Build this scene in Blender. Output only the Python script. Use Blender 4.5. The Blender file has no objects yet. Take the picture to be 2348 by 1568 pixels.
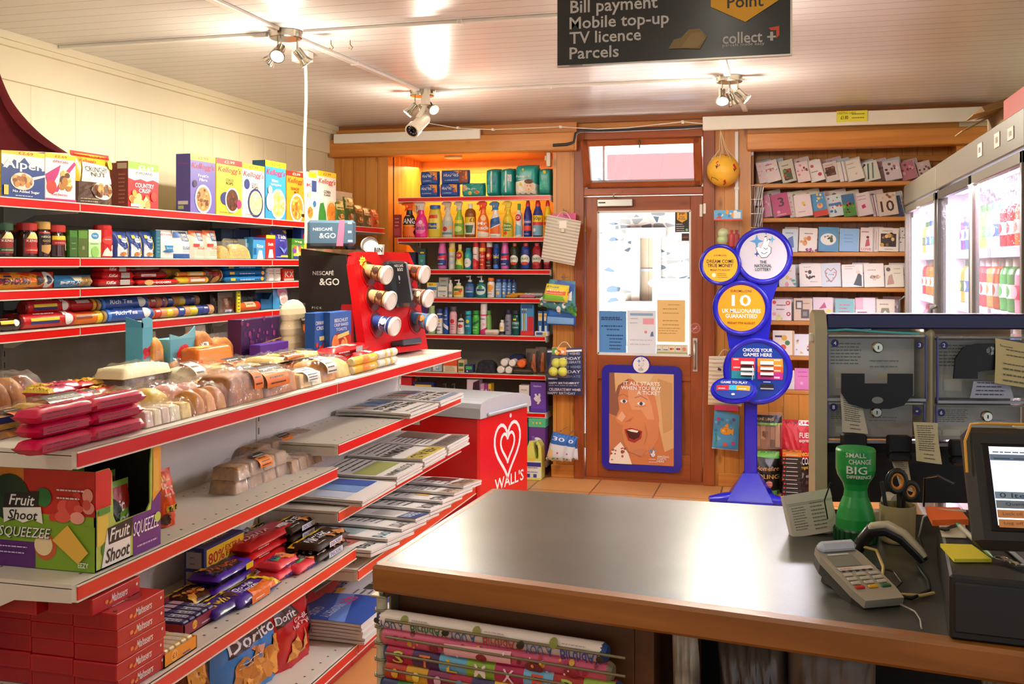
import bpy,math,random,re
from math import sin,cos,pi,radians,atan2,sqrt,floor,tau
from mathutils import Vector,Matrix
from mathutils.geometry import tessellate_polygon
S=bpy.context.scene
COL=S.collection
R=random.Random(7)
F,CX,CY,HC,TH=2348.0,1174.0,605.0,1.52,radians(15)
cam=bpy.data.cameras.new('camera');cam.sensor_width=36;cam.lens=36;cam.shift_y=-(784-CY)/2348;cam.clip_start=.05
camo=bpy.data.objects.new('camera',cam);COL.objects.link(camo)
camo.location=(0,0,HC);camo.rotation_euler=(pi/2,0,TH);S.camera=camo
S.view_settings.view_transform='Standard';S.view_settings.look='None'
S.view_settings.gamma=1;S.view_settings.exposure=1.05
S.cycles.max_bounces=8;S.cycles.diffuse_bounces=4;S.cycles.glossy_bounces=4;S.cycles.transparent_max_bounces=24;S.cycles.transmission_bounces=6
S.cycles.caustics_reflective=False;S.cycles.caustics_refractive=False;S.cycles.sample_clamp_indirect=4
W=bpy.data.worlds.new('sky');S.world=W;W.use_nodes=True
W.node_tree.nodes['Background'].inputs[0].default_value=(.84,.92,1,1);W.node_tree.nodes['Background'].inputs[1].default_value=.42
def light(name,kind,loc,power,col=(1,1,1),size=.1,aim=None,angle=None,blend=.5):
 l=bpy.data.lights.new(name,kind);l.energy=power;l.color=col
 if kind=='SUN':l.angle=size
 elif kind=='AREA':
  l.shape='RECTANGLE';l.size,l.size_y=(size if isinstance(size,tuple)else(size,size))
 else:l.shadow_soft_size=size
 if kind=='SPOT':l.spot_size=angle;l.spot_blend=blend
 o=bpy.data.objects.new(name,l);COL.objects.link(o);o.location=loc
 if aim is not None:o.rotation_euler=(Vector(aim)-Vector(loc)).to_track_quat('-Z','Y').to_euler()
 return o
light('sun','SUN',(0,0,10),52.0,(.92,.96,1),radians(1),aim=(.4,1.9,0))
def ray(px,py):
 a=(px-CX)/F
 return(a*cos(TH)-sin(TH),a*sin(TH)+cos(TH),(CY-py)/F)
def hz(px,py,z):
 d=ray(px,py);t=(z-HC)/d[2]
 return(d[0]*t,d[1]*t)
def zat(py,t):return HC+t*(CY-py)/F
class Fr:
 def __init__(s,ox,oy,ang):s.o=(ox,oy);s.a=ang;s.ex=(cos(ang),sin(ang));s.ey=(-sin(ang),cos(ang))
 def w(s,u,v):return(s.o[0]+u*s.ex[0]+v*s.ey[0],s.o[1]+u*s.ex[1]+v*s.ey[1])
 def loc(s,x,y):
  x-=s.o[0];y-=s.o[1]
  return(x*s.ex[0]+y*s.ex[1],x*s.ey[0]+y*s.ey[1])
 def hx(s,px,u):
  d=ray(px,0);n=s.o[0]*s.ex[0]+s.o[1]*s.ex[1]+u
  t=n/(d[0]*s.ex[0]+d[1]*s.ex[1]);return s.loc(d[0]*t,d[1]*t)[1],t
 def hy(s,px,v):
  d=ray(px,0);n=s.o[0]*s.ey[0]+s.o[1]*s.ey[1]+v
  t=n/(d[0]*s.ey[0]+d[1]*s.ey[1]);return s.loc(d[0]*t,d[1]*t)[0],t
WF=Fr(0,0,0)
LF=Fr(-3.0215,0,radians(-1.25))
YB=7.15
def bx(px,y=YB):return WF.hy(px,y)[0]
def bz(px,py,y=YB):return zat(py,WF.hy(px,y)[1])
MC={}
def lin(h):
 if len(h)==3:h=''.join(c*2 for c in h)
 v=[int(h[i:i+2],16)/255 for i in(0,2,4)]
 return tuple((c/12.92 if c<=.04045 else((c+.055)/1.055)**2.4)for c in v)+(1,)
def newmat(name):
 m=bpy.data.materials.new(name);m.use_nodes=True
 return m,m.node_tree.nodes,m.node_tree.links,m.node_tree.nodes['Principled BSDF']
def M(h,rough=.42,metal=0,emit=0,spec=.5):
 if not isinstance(h,str):return h
 k=(h,rough,metal,emit)
 if k not in MC:
  m,n,l,b=newmat('paint_'+h);c=lin(h)
  b.inputs['Base Color'].default_value=c;b.inputs['Roughness'].default_value=rough;b.inputs['Metallic'].default_value=metal
  b.inputs['Specular IOR Level'].default_value=spec
  if emit:b.inputs['Emission Color'].default_value=c;b.inputs['Emission Strength'].default_value=emit
  MC[k]=m
 return MC[k]
def film(h='ffffff',rough=.08,tint=.04,gl=.22):
 k=('film',h,rough,tint)
 if k not in MC:
  m,n,l,b=newmat('clear_film');out=n['Material Output'];n.remove(b)
  tr=n.new('ShaderNodeBsdfTransparent');g=n.new('ShaderNodeBsdfGlossy');d=n.new('ShaderNodeBsdfDiffuse');m1=n.new('ShaderNodeMixShader');m2=n.new('ShaderNodeMixShader')
  lw=n.new('ShaderNodeLayerWeight');lw.inputs[0].default_value=.3
  mu=n.new('ShaderNodeMath');mu.operation='MULTIPLY';mu.inputs[1].default_value=gl
  g.inputs['Roughness'].default_value=rough;d.inputs[0].default_value=lin(h)
  c=lin(h);tr.inputs[0].default_value=tuple(.35*x+.65 for x in c[:3])+(1,)
  nz=n.new('ShaderNodeTexNoise');nz.inputs['Scale'].default_value=38;bp=n.new('ShaderNodeBump');bp.inputs['Strength'].default_value=.5;bp.inputs['Distance'].default_value=.02
  tc=n.new('ShaderNodeTexCoord');l.new(tc.outputs['Object'],nz.inputs['Vector']);l.new(nz.outputs[0],bp.inputs['Height']);l.new(bp.outputs[0],g.inputs['Normal'])
  m1.inputs[0].default_value=tint;l.new(tr.outputs[0],m1.inputs[1]);l.new(d.outputs[0],m1.inputs[2])
  l.new(lw.outputs['Facing'],mu.inputs[0]);l.new(mu.outputs[0],m2.inputs[0]);l.new(m1.outputs[0],m2.inputs[1]);l.new(g.outputs[0],m2.inputs[2]);l.new(m2.outputs[0],out.inputs[0])
  MC[k]=m
 return MC[k]
def glass(tint='ffffff',gl=.5):
 k=('glass',tint)
 if k not in MC:
  m,n,l,b=newmat('pane_glass');out=n['Material Output'];n.remove(b)
  tr=n.new('ShaderNodeBsdfTransparent');tr.inputs[0].default_value=lin(tint);g=n.new('ShaderNodeBsdfGlossy');g.inputs['Roughness'].default_value=.02
  mx=n.new('ShaderNodeMixShader');fr=n.new('ShaderNodeFresnel');fr.inputs[0].default_value=1.45
  l.new(fr.outputs[0],mx.inputs[0]);l.new(tr.outputs[0],mx.inputs[1]);l.new(g.outputs[0],mx.inputs[2]);l.new(mx.outputs[0],out.inputs[0])
  MC[k]=m
 return MC[k]
def math_(n,l,op,a,b=None):
 q=n.new('ShaderNodeMath');q.operation=op
 for i,x in enumerate((a,b)):
  if x is None:continue
  if isinstance(x,(int,float)):q.inputs[i].default_value=x
  else:l.new(x,q.inputs[i])
 return q.outputs[0]
def boards(name,c1,c2,grain='z',across='x',board=0,gap=.006,rough=.45,knots='3a1806',scale=9,var=.25,groove=.45,kn=1,off=0,gcol=None):
 """wood or painted boards: grain along one axis, grooves every BOARD metres across another"""
 m,n,l,b=newmat(name);tc=n.new('ShaderNodeTexCoord');sx=n.new('ShaderNodeSeparateXYZ');l.new(tc.outputs['Object'],sx.inputs[0])
 ax={'x':0,'y':1,'z':2}
 mp=n.new('ShaderNodeMapping');sc=[scale*1.6]*3;sc[ax[grain]]=scale*.1;mp.inputs['Scale'].default_value=sc
 col=None;gr=None
 if board:
  a=math_(n,l,'DIVIDE',math_(n,l,'ADD',sx.outputs[ax[across]],50+off),board);fr=math_(n,l,'FRACT',a);idx=math_(n,l,'FLOOR',a)
  gr=math_(n,l,'LESS_THAN',fr,gap/board)
  wn=n.new('ShaderNodeTexWhiteNoise');wn.noise_dimensions='1D';l.new(idx,wn.inputs['W'])
  cb=n.new('ShaderNodeCombineXYZ');s3=math_(n,l,'MULTIPLY',wn.outputs['Value'],30)
  for i in range(3):l.new(s3,cb.inputs[i])
  ad=n.new('ShaderNodeVectorMath');ad.operation='ADD';l.new(tc.outputs['Object'],ad.inputs[0]);l.new(cb.outputs[0],ad.inputs[1]);l.new(ad.outputs[0],mp.inputs['Vector'])
 else:l.new(tc.outputs['Object'],mp.inputs['Vector'])
 nz=n.new('ShaderNodeTexNoise');nz.inputs['Scale'].default_value=1;nz.inputs['Detail'].default_value=6;nz.inputs['Distortion'].default_value=1.2;l.new(mp.outputs[0],nz.inputs['Vector'])
 rp=n.new('ShaderNodeValToRGB');rp.color_ramp.elements[0].position=.3;rp.color_ramp.elements[1].position=.72;rp.color_ramp.elements[0].color=lin(c2);rp.color_ramp.elements[1].color=lin(c1);l.new(nz.outputs[0],rp.inputs[0]);col=rp.outputs[0]
 def mixc(f,A,Bc,mode='MIX'):
  q=n.new('ShaderNodeMix');q.data_type='RGBA';q.blend_type=mode
  if isinstance(f,float):q.inputs[0].default_value=f
  else:l.new(f,q.inputs[0])
  for s,x in((6,A),(7,Bc)):
   if isinstance(x,tuple):q.inputs[s].default_value=x
   else:l.new(x,q.inputs[s])
  return q.outputs[2]
 if knots and kn:
  vo=n.new('ShaderNodeTexVoronoi');vo.inputs['Scale'].default_value=1;m2=n.new('ShaderNodeMapping');k3=[8.5]*3;k3[ax[grain]]=3.2;m2.inputs['Scale'].default_value=k3;l.new(mp.inputs['Vector'].links[0].from_socket,m2.inputs['Vector']);l.new(m2.outputs[0],vo.inputs['Vector'])
  kk=n.new('ShaderNodeValToRGB');kk.color_ramp.elements[0].position=.03;kk.color_ramp.elements[0].color=(1,1,1,1);kk.color_ramp.elements[1].position=.17;kk.color_ramp.elements[1].color=(0,0,0,1);l.new(vo.outputs['Distance'],kk.inputs[0])
  col=mixc(math_(n,l,'MULTIPLY',kk.outputs[0],.8*kn),col,lin(knots))
 if board:
  v=math_(n,l,'MULTIPLY',wn.outputs['Value'],var);col=mixc(v,col,lin(c2),'MIX')
  col=mixc(math_(n,l,'MULTIPLY',gr,groove),col,lin(gcol)if gcol else(.03,.015,.005,1))
  bp=n.new('ShaderNodeBump');bp.invert=True;bp.inputs['Strength'].default_value=.6;bp.inputs['Distance'].default_value=.004;l.new(gr,bp.inputs['Height']);l.new(bp.outputs[0],b.inputs['Normal'])
 l.new(col,b.inputs['Base Color']);b.inputs['Roughness'].default_value=rough
 return m
def mottled(name,c1,c2,scale=30,rough=.4,detail=8,lo=.35,hi=.65,bump=0,metal=0):
 m,n,l,b=newmat(name);tc=n.new('ShaderNodeTexCoord');nz=n.new('ShaderNodeTexNoise');nz.inputs['Scale'].default_value=scale;nz.inputs['Detail'].default_value=detail;l.new(tc.outputs['Object'],nz.inputs['Vector'])
 rp=n.new('ShaderNodeValToRGB');rp.color_ramp.elements[0].position=lo;rp.color_ramp.elements[1].position=hi;rp.color_ramp.elements[0].color=lin(c1);rp.color_ramp.elements[1].color=lin(c2);l.new(nz.outputs[0],rp.inputs[0]);l.new(rp.outputs[0],b.inputs['Base Color'])
 b.inputs['Roughness'].default_value=rough;b.inputs['Metallic'].default_value=metal
 if bump:
  bp=n.new('ShaderNodeBump');bp.inputs['Strength'].default_value=bump;bp.inputs['Distance'].default_value=.01;l.new(nz.outputs[0],bp.inputs['Height']);l.new(bp.outputs[0],b.inputs['Normal'])
 return m
TXT={}
_tc=bpy.data.curves.new('t','FONT');_to=bpy.data.objects.new('t',_tc)
def text_poly(body,bold=.012,shear=0,space=1):
 k=(body,bold,shear)
 if k not in TXT:
  _tc.body=body;_tc.resolution_u=2;_tc.shear=shear;_tc.fill_mode='FRONT';_tc.space_line=.9;_tc.align_x='CENTER'
  def get(of):
   _tc.offset=of;me=_to.to_mesh();vs=[(v.co.x,v.co.y)for v in me.vertices];fs=[tuple(p.vertices)for p in me.polygons];_to.to_mesh_clear()
   return vs,fs,min(v[0]for v in vs),max(v[0]for v in vs),min(v[1]for v in vs),max(v[1]for v in vs)
  g0=get(0);g=get(bold)
  if g[3]-g[2]>(g0[3]-g0[2])*1.1+.05 or g[5]-g[4]>(g0[5]-g0[4])*1.1+.05:g=g0
  vs,fs,x0,x1,y0,y1=g
  TXT[k]=([((v[0]-x0)/(x1-x0),(v[1]-y0)/(y1-y0))for v in vs],fs,(x1-x0)/(y1-y0))
 return TXT[k]
class MB:
 def __init__(s):s.v=[];s.f=[];s.m=[];s.ms=[];s.sm=[]
 def mi(s,m):
  if isinstance(m,str):m=M(m)
  if m not in s.ms:s.ms.append(m)
  return s.ms.index(m)
 def add(s,vs,fs,m,smooth=False,T=None):
  b=len(s.v);i=s.mi(m)
  s.v+=[tuple(T@Vector(v))for v in vs]if T else[tuple(v)for v in vs]
  for f in fs:s.f.append(tuple(b+k for k in f));s.m.append(i);s.sm.append(smooth)
  return s
 def box(s,x0,y0,z0,x1,y1,z1,m,bev=0,T=None):
  if x1<x0:x0,x1=x1,x0
  if y1<y0:y0,y1=y1,y0
  if z1<z0:z0,z1=z1,z0
  e=min(bev,(x1-x0)*.45,(y1-y0)*.45,(z1-z0)*.45)
  if e<=0:
   v=[(x,y,z)for x in(x0,x1)for y in(y0,y1)for z in(z0,z1)]
   return s.add(v,[(0,1,3,2),(4,6,7,5),(0,4,5,1),(2,3,7,6),(0,2,6,4),(1,5,7,3)],m,T=T)
  lo=(x0,y0,z0);hi=(x1,y1,z1);v=[];idx={}
  for c in range(8):
   sg=[(c>>i)&1 for i in range(3)]
   for a in range(3):
    p=[]
    for i in range(3):
     b=hi[i]if sg[i]else lo[i]
     p.append(b if i==a else b+(-e if sg[i]else e))
    idx[(c,a)]=len(v);v.append(p)
  fs=[];ctr=Vector([(lo[i]+hi[i])/2 for i in range(3)])
  def face(ids):
   P=[Vector(v[i])for i in ids];nn=(P[1]-P[0]).cross(P[2]-P[0]);c=sum(P,Vector())/len(P)
   fs.append(tuple(ids)if nn.dot(c-ctr)>0 else tuple(reversed(ids)))
  for a in range(3):
   b,c=[i for i in range(3)if i!=a]
   for sd in(0,1):
    q=[(sd<<a)|(p<<b)|(r<<c)for p,r in((0,0),(1,0),(1,1),(0,1))];face([idx[(k,a)]for k in q])
   for p in(0,1):
    for r in(0,1):
     k0=(p<<b)|(r<<c);k1=k0|(1<<a);face([idx[(k0,b)],idx[(k1,b)],idx[(k1,c)],idx[(k0,c)]])
  for c in range(8):face([idx[(c,0)],idx[(c,1)],idx[(c,2)]])
  return s.add(v,fs,m,T=T)
 def lathe(s,prof,m,seg=18,sx=1,sy=1,c=(0,0,0),T=None,cap=True,smooth=True):
  """prof: [(r, z)] from the bottom up; m one material or one per band"""
  v=[];n=len(prof)
  for r,z in prof:
   for k in range(seg):
    a=tau*k/seg;v.append((c[0]+r*sx*cos(a),c[1]+r*sy*sin(a),c[2]+z))
  for i in range(n-1):
   mm=m[min(i,len(m)-1)]if isinstance(m,(list,tuple))else m
   s.add([v[i*seg+k]for k in range(seg)]+[v[(i+1)*seg+k]for k in range(seg)],[(k,(k+1)%seg,seg+(k+1)%seg,seg+k)for k in range(seg)],mm,smooth,T)
  if cap:
   m0=m[0]if isinstance(m,(list,tuple))else m;m1=m[-1]if isinstance(m,(list,tuple))else m
   s.add(v[:seg],[tuple(reversed(range(seg)))],m0,False,T);s.add(v[-seg:],[tuple(range(seg))],m1,False,T)
  return s
 def tube(s,pts,r,m,seg=8,T=None,cap=True):
  pts=[Vector(p)for p in pts];n=len(pts);v=[];up=Vector((0,0,1));pa=None
  for i,p in enumerate(pts):
   d=(pts[min(i+1,n-1)]-pts[max(i-1,0)]).normalized()
   if pa is None:pa=d.orthogonal().normalized()
   pa=(pa-d*pa.dot(d)).normalized();q=d.cross(pa);rr=r[i]if isinstance(r,(list,tuple))else r
   for k in range(seg):v.append(tuple(p+pa*rr*cos(tau*k/seg)+q*rr*sin(tau*k/seg)))
  fs=[(i*seg+k,i*seg+(k+1)%seg,(i+1)*seg+(k+1)%seg,(i+1)*seg+k)for i in range(n-1)for k in range(seg)]
  s.add(v,fs,m,True,T)
  if cap:s.add(v[:seg],[tuple(reversed(range(seg)))],m,False,T);s.add(v[-seg:],[tuple(range(seg))],m,False,T)
  return s
 def prism(s,poly,h0,h1,m,axis='z',T=None,side=None):
  """poly: 2-D outline (counter-clockwise), extruded from h0 to h1 along axis"""
  n=len(poly)
  def p3(a,h):return{'z':(a[0],a[1],h),'y':(a[0],h,a[1]),'x':(h,a[0],a[1])}[axis]
  v0=[p3(a,h0)for a in poly];v1=[p3(a,h1)for a in poly]
  fl=(axis=='y')
  o=(lambda t:tuple(reversed(t)))if not fl else tuple
  q=tuple if not fl else(lambda t:tuple(reversed(t)))
  s.add(v0,[o(range(n))],m,T=T);s.add(v1,[q(range(n))],m,T=T)
  s.add(v0+v1,[q((k,(k+1)%n,n+(k+1)%n,n+k))for k in range(n)],side or m,T=T)
  return s
 def grid(s,fn,nu,nv,m,smooth=True,T=None,flip=False):
  v=[fn(i/nu,j/nv)for j in range(nv+1)for i in range(nu+1)];w=nu+1
  fs=[(j*w+i,j*w+i+1,(j+1)*w+i+1,(j+1)*w+i)for j in range(nv)for i in range(nu)]
  if flip:fs=[tuple(reversed(f))for f in fs]
  return s.add(v,fs,m,smooth,T)
 def ball(s,c,r,m,seg=12,rings=8,sx=1,sy=1,sz=1,T=None):
  pr=[(max(r*sin(pi*i/rings),1e-5),-r*cos(pi*i/rings)*sz)for i in range(rings+1)]
  return s.lathe(pr,m,seg,sx,sy,c,T,cap=False)
 def print(s,spec,surf,Wd,Hd,sub=1,off=.0005,step=.00035,T=None):
  d=off;asp=Wd/Hd
  for it in spec.split(';'):
   it=it.strip()
   if not it:continue
   k=it.split();o=k[0]
   if o=='r':
    x,y,w,h=map(float,k[1:5]);n=max(1,int(sub*w+.99));nn=max(1,int(sub*h+.99))
    s.grid(lambda a,b:surf(x+w*a,y+h*b,d),n,nn,k[5],False,T)
   elif o in 'ce':
    x,y,r=map(float,k[1:4]);ry=(float(k[5])if len(k)>5 else 1)*r*asp;n=20 if r>.06 else 12
    rings=3 if sub>1 else 1;v=[surf(x,y,d)];fs=[]
    for q in range(1,rings+1):v+=[surf(x+r*q/rings*cos(tau*i/n),y+ry*q/rings*sin(tau*i/n),d)for i in range(n)]
    fs=[(0,1+i,1+(i+1)%n)for i in range(n)]
    for q in range(1,rings):b0=1+(q-1)*n;b1=b0+n;fs+=[(b0+i,b1+i,b1+(i+1)%n,b0+(i+1)%n)for i in range(n)]
    s.add(v,fs,k[4],False,T)
   elif o in 'tiT':
    x,y,w,h=map(float,k[1:5]);body=' '.join(k[6:]).replace('|','\n')
    V,fs,ta=text_poly(body,0 if o=='T' else .014,.25 if o=='i' else 0)
    if w<=0:w=h/asp*ta
    Q=[(x+(a-.5)*w,y+(b-.5)*h)for a,b in V]
    if sub>1 and w>1.2/sub:s.tris([tuple(Vector((*Q[i],0))for i in f[:3])for f in fs],surf,d,k[5],1.2/sub,T)
    else:s.add([surf(a,b,d)for a,b in Q],fs,k[5],False,T)
   elif o=='p':
    pts=[tuple(map(float,q.split(',')))for q in k[2:]];s.poly(pts,surf,d,k[1],1/sub if sub>1 else 9,T)
   elif o=='l':
    w=float(k[1]);pts=[tuple(map(float,q.split(',')))for q in k[3:]];s.stroke(pts,w,surf,asp,d,k[2],T)
   elif o=='b':
    x,y,r=map(float,k[1:4]);s.print(f'c {x} {y} {r} {k[4]}',surf,Wd,Hd,sub,d,step,T);d+=step
    s.print(f'c {x} {y} {r * .84} {k[5].split(",")[0]}',surf,Wd,Hd,sub,d,step,T);d+=step
    cs=k[5].split(',');rr=random.Random(int(x*1000)+3)
    for q in range(26):
     a=rr.random()*tau;t=sqrt(rr.random())*r*.72;z=r*(.1+.09*rr.random())
     s.print(f'c {x + t * cos(a)} {y + t * sin(a) * asp} {z} {cs[q % len(cs)]} {.5 + rr.random() * .6}',surf,Wd,Hd,1,d,step,T);d+=step*.12
   elif o=='s':
    x,y,w,h=map(float,k[1:5]);n=int(k[5]);z=float(k[6]);cs=k[7].split(',');rr=random.Random(int(x*997+y*89+n))
    for q in range(n):
     s.print(f'c {x + w * rr.random()} {y + h * rr.random()} {z * (.6 + .8 * rr.random())} {cs[q % len(cs)]} {.6 + rr.random() * .7}',surf,Wd,Hd,1,d,step,T);d+=step*.1
   elif o=='w':
    x,y,w,h=map(float,k[1:5]);n=int(k[5]);rr=random.Random(int(x*997+y*89+n))
    for q in range(n):
     a=x;yy=y+h*(n-1-q)/max(n-1,1)if n>1 else y;lh=h/max(n,1)*.38
     e=x+w*(.75+.25*rr.random())
     while a<e:
      b=min(e,a+w*(.05+.13*rr.random()));s.add([surf(a,yy,d),surf(b,yy,d),surf(b,yy+lh,d),surf(a,yy+lh,d)],[(0,1,2,3)],k[6],False,T);a=b+w*.025
   d+=step
  return s
 def stroke(s,pts,w,surf,asp,d,col,T=None):
  n=len(pts);L=[]
  for i,(x,y)in enumerate(pts):
   a=pts[max(i-1,0)];b=pts[min(i+1,n-1)];dx=b[0]-a[0];dy=(b[1]-a[1])/asp;q=sqrt(dx*dx+dy*dy)or 1
   ox=-dy/q*w/2;oy=dx/q*w/2*asp;L+=[(x+ox,y+oy),(x-ox,y-oy)]
  s.add([surf(a,b,d)for a,b in L],[(2*i+1,2*i+3,2*i+2,2*i)for i in range(n-1)],col,False,T)
 def poly(s,pts,surf,d,col,mx,T=None):
  P=[Vector((a,b,0))for a,b in pts];s.tris([tuple(P[i]for i in t)for t in tessellate_polygon([P])],surf,d,col,mx,T)
 def tris(s,st,surf,d,col,mx,T=None):
  tr=[]
  while st:
   t=st.pop();L=[(t[(i+1)%3]-t[i]).length for i in range(3)];i=L.index(max(L))
   if L[i]<=mx:tr.append(t);continue
   m=(t[i]+t[(i+1)%3])/2;st+=[(t[i],m,t[(i+2)%3]),(m,t[(i+1)%3],t[(i+2)%3])]
  v=[];f=[]
  for t in tr:
   if(t[1]-t[0]).cross(t[2]-t[0]).z<0:t=t[::-1]
   f.append((len(v),len(v)+1,len(v)+2));v+=[surf(q.x,q.y,d)for q in t]
  s.add(v,f,col,False,T)
def flat_surf(o,ex,ey):
 o=Vector(o);ex=Vector(ex);ey=Vector(ey);n=ex.cross(ey).normalized()
 return lambda u,v,d:tuple(o+ex*u+ey*v+n*d)
def build(name,mb,parent=None):
 me=bpy.data.meshes.new(name);me.from_pydata(mb.v,[],mb.f)
 for m in mb.ms:me.materials.append(m)
 me.polygons.foreach_set('material_index',mb.m);me.polygons.foreach_set('use_smooth',mb.sm);me.update()
 o=bpy.data.objects.new(name,me);COL.objects.link(o)
 if parent:o.parent=parent
 return o
def tag(o,label=None,cat=None,group=None,kind=None):
 for k,v in(('label',label),('category',cat),('group',group),('kind',kind)):
  if v:o[k]=v
 return o
def empty(name,loc=(0,0,0),rz=0,rx=0,ry=0):
 o=bpy.data.objects.new(name,None);COL.objects.link(o);o.location=loc;o.rotation_euler=(rx,ry,rz);o.empty_display_size=.05
 return o
def thing(name,label,cat,parts,loc=(0,0,0),rz=0,group=None,rx=0,ry=0,scale=None):
 """parts: an MB (a thing without parts) or {part name: MB or (MB, {sub-part: MB}) or a list of those}"""
 if isinstance(parts,MB):o=build(name,parts);o.location=loc;o.rotation_euler=(rx,ry,rz)
 else:
  o=empty(name,loc,rz,rx,ry)
  for pn,q in parts.items():
   for x in(q if isinstance(q,list)else[q]):
    subs={}
    if isinstance(x,tuple):x,subs=x
    po=build(pn,x,o)
    for sn,y in subs.items():
     for z in(y if isinstance(y,list)else[y]):build(sn,z,po)
 if scale:o.scale=scale
 return tag(o,label,cat,group)
def copy_tree(o,parent=None,loc=None,rz=None,label=None,group=None):
 c=o.copy();COL.objects.link(c)
 if parent:c.parent=parent
 if loc is not None:c.location=loc
 if rz is not None:c.rotation_euler[2]=rz
 if label:c['label']=label
 if group:c['group']=group
 for ch in list(o.children):copy_tree(ch,c)
 return c
def struct(name,mb):return tag(build(name,mb),kind='structure')
# ================================================================ the room
ZC=2.55
pine=boards('pine_panelling','dc9a48','c07a2e','z','x',.098,.005,.38,'4a1e08',var=.35)
pine_h=boards('pine_beam','d89444','b8722a','x','z',0,rough=.4,knots='4a1e08')
pine_y=boards('pine_reveal','dc9a48','c07a2e','z','y',.098,.005,.38,'4a1e08',var=.35)
redwood=boards('red_stained_wood','a45626','843e18','z','x',0,rough=.35,knots='3a1206',kn=.5)
redwood_h=boards('red_stained_rail','a45626','843e18','x','z',0,rough=.35,knots='3a1206',kn=.5)
cream=boards('cream_wall_boards','e6dcbc','e0d5b2','z','y',.30,.004,.45,None,var=.12,groove=.35,gcol='8a7440')
white_board=boards('white_ceiling_boards','dedad8','d8d4d0','x','y',.105,.006,.27,None,var=.1,groove=.5,gcol='6a5846')
cream_p=M('e4d9b8',.4)
LW=lambda v:LF.w(-.444,v)
b=MB();b.box(-4.2,-8.0,ZC,3.2,7.15,ZC+.1,white_board);struct('ceiling',b)
m,n,l,bs=newmat('tan_floor_tiles');tc=n.new('ShaderNodeTexCoord');br=n.new('ShaderNodeTexBrick');br.offset=0;br.inputs['Scale'].default_value=1;br.inputs['Brick Width'].default_value=.42;br.inputs['Row Height'].default_value=.42;br.inputs['Mortar Size'].default_value=.006
br.inputs['Color1'].default_value=lin('d39a5e');br.inputs['Color2'].default_value=lin('c98f55');br.inputs['Mortar'].default_value=lin('7a5230');l.new(tc.outputs['Object'],br.inputs['Vector']);l.new(br.outputs['Color'],bs.inputs['Base Color']);bs.inputs['Roughness'].default_value=.35
b=MB();b.box(-4.2,-4.5,-.1,3.2,7.95,0,m);struct('floor',b)
x0,y0=LW(-4.5);x1,y1=LW(7.2)
b=MB();b.prism([(x0-.1,y0),(x0,y0),(x1,y1),(x1-.1,y1)],0,ZC,cream);struct('wall_left',b)
b=MB();ang=LF.a
def lpoly(u0,u1,v0,v1):return[LF.w(u0,v0),LF.w(u1,v0),LF.w(u1,v1),LF.w(u0,v1)]
b.prism(lpoly(-.444,-.424,-4,7.14),2.345,2.49,cream_p);b.prism(lpoly(-.444,-.400,-4,7.14),2.49,2.515,cream_p);b.prism(lpoly(-.444,-.385,-4,7.14),2.515,ZC,cream_p)
struct('trim_1',b)
b=MB();b.box(1.5,2.2,0,1.6,7.15,ZC,cream_p);struct('wall_right',b)
XL=LW(7.15)[0];A0=bx(890);A1=bx(1268);D0=bx(1318);D1=bx(1640);N0=bx(1715);N1=1.08
YA=7.9;ZA=2.35;YN=7.48;ZN=bz(1900,318)
b=MB();T_=.12
b.box(XL-.1,YB,0,A0,YB+T_,ZA,pine);b.box(A1,YB,0,D0,YB+T_,ZA,pine);b.box(D1,YB,0,N0,YB+.1,ZC,pine)
b.box(XL-.1,YB,ZA,D0,YB+.1,ZC,pine_h);b.box(N0,YB,ZN,N1,YB+.1,ZC,pine_h);b.box(N1,YB,0,1.6,YB+.1,ZC,cream_p)
b.box(A0-.02,YB+.1,0,A0,YA,ZA,pine_y);b.box(A1,YB+.1,0,A1+.02,YA,ZA,pine_y);b.box(A0,YA,0,A1,YA+.05,ZA+.1,boards('alcove_boards','f0a848','d88a30','x','z',.11,.004,.45,None,var=.2));b.box(A0-.02,YB+.1,ZA,A1+.02,YA,ZA+.03,boards('alcove_soffit','e08a3a','c8702a','x','y',.1,.005,.3,None,var=.2))
b.box(N0-.02,YB+.1,0,N0,YN,ZC,pine_y);b.box(N1,YB+.1,0,N1+.02,YN,ZC,pine_y);b.box(N0,YN,0,N1,YN+.04,ZC,pine);b.box(N0,YB+.1,ZN,N1,YN,ZN+.03,pine_h)
struct('wall_back',b)
b=MB();zz=bz(1000,352,7.0)
b.box(XL,7.03,zz,bx(1318,7.03),YB,zz+.13,pine_h,.006);b.box(XL,7.09,zz+.13,bx(1318,7.03),YB,ZC-.03,pine_h);struct('trim_2',b)
b=MB();b.box(XL,7.10,ZC-.035,1.5,YB,ZC,boards('dark_beading','9a5a20','7a4414','x','z',0,kn=0));struct('trim_3',b)
zz=bz(1900,300,7.02)
b=MB();b.box(bx(1712,7.02),7.02,zz-.11,1.3,YB,zz,pine_h,.006);b.box(bx(1712),YB-.02,ZN-.06,N1+.05,YB,ZN+.02,pine_h);b.box(bx(1712),YB-.02,0,bx(1722),YB,ZN,pine_y);b.box(N1-.02,YB-.02,0,N1+.05,YB,ZN,pine_y);struct('trim_4',b)
b=MB();b.box(A1-.01,YB-.02,0,D0,YB,.09,pine_h,.004);b.box(D1+.02,YB-.02,0,N0-.01,YB,.09,pine_h,.004);struct('baseboard_back',b)
b=MB();zl=bz(1850,905);b.box(N0,YB+.02,0,N1,YB+.06,zl,pine);struct('wall_niche',b)
ZD=bz(1478,449);ZT0=bz(1478,430);ZT1=bz(1478,318);ZF=bz(1478,292)
DX0,DX1=bx(1342),bx(1611)
b=MB()
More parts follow.
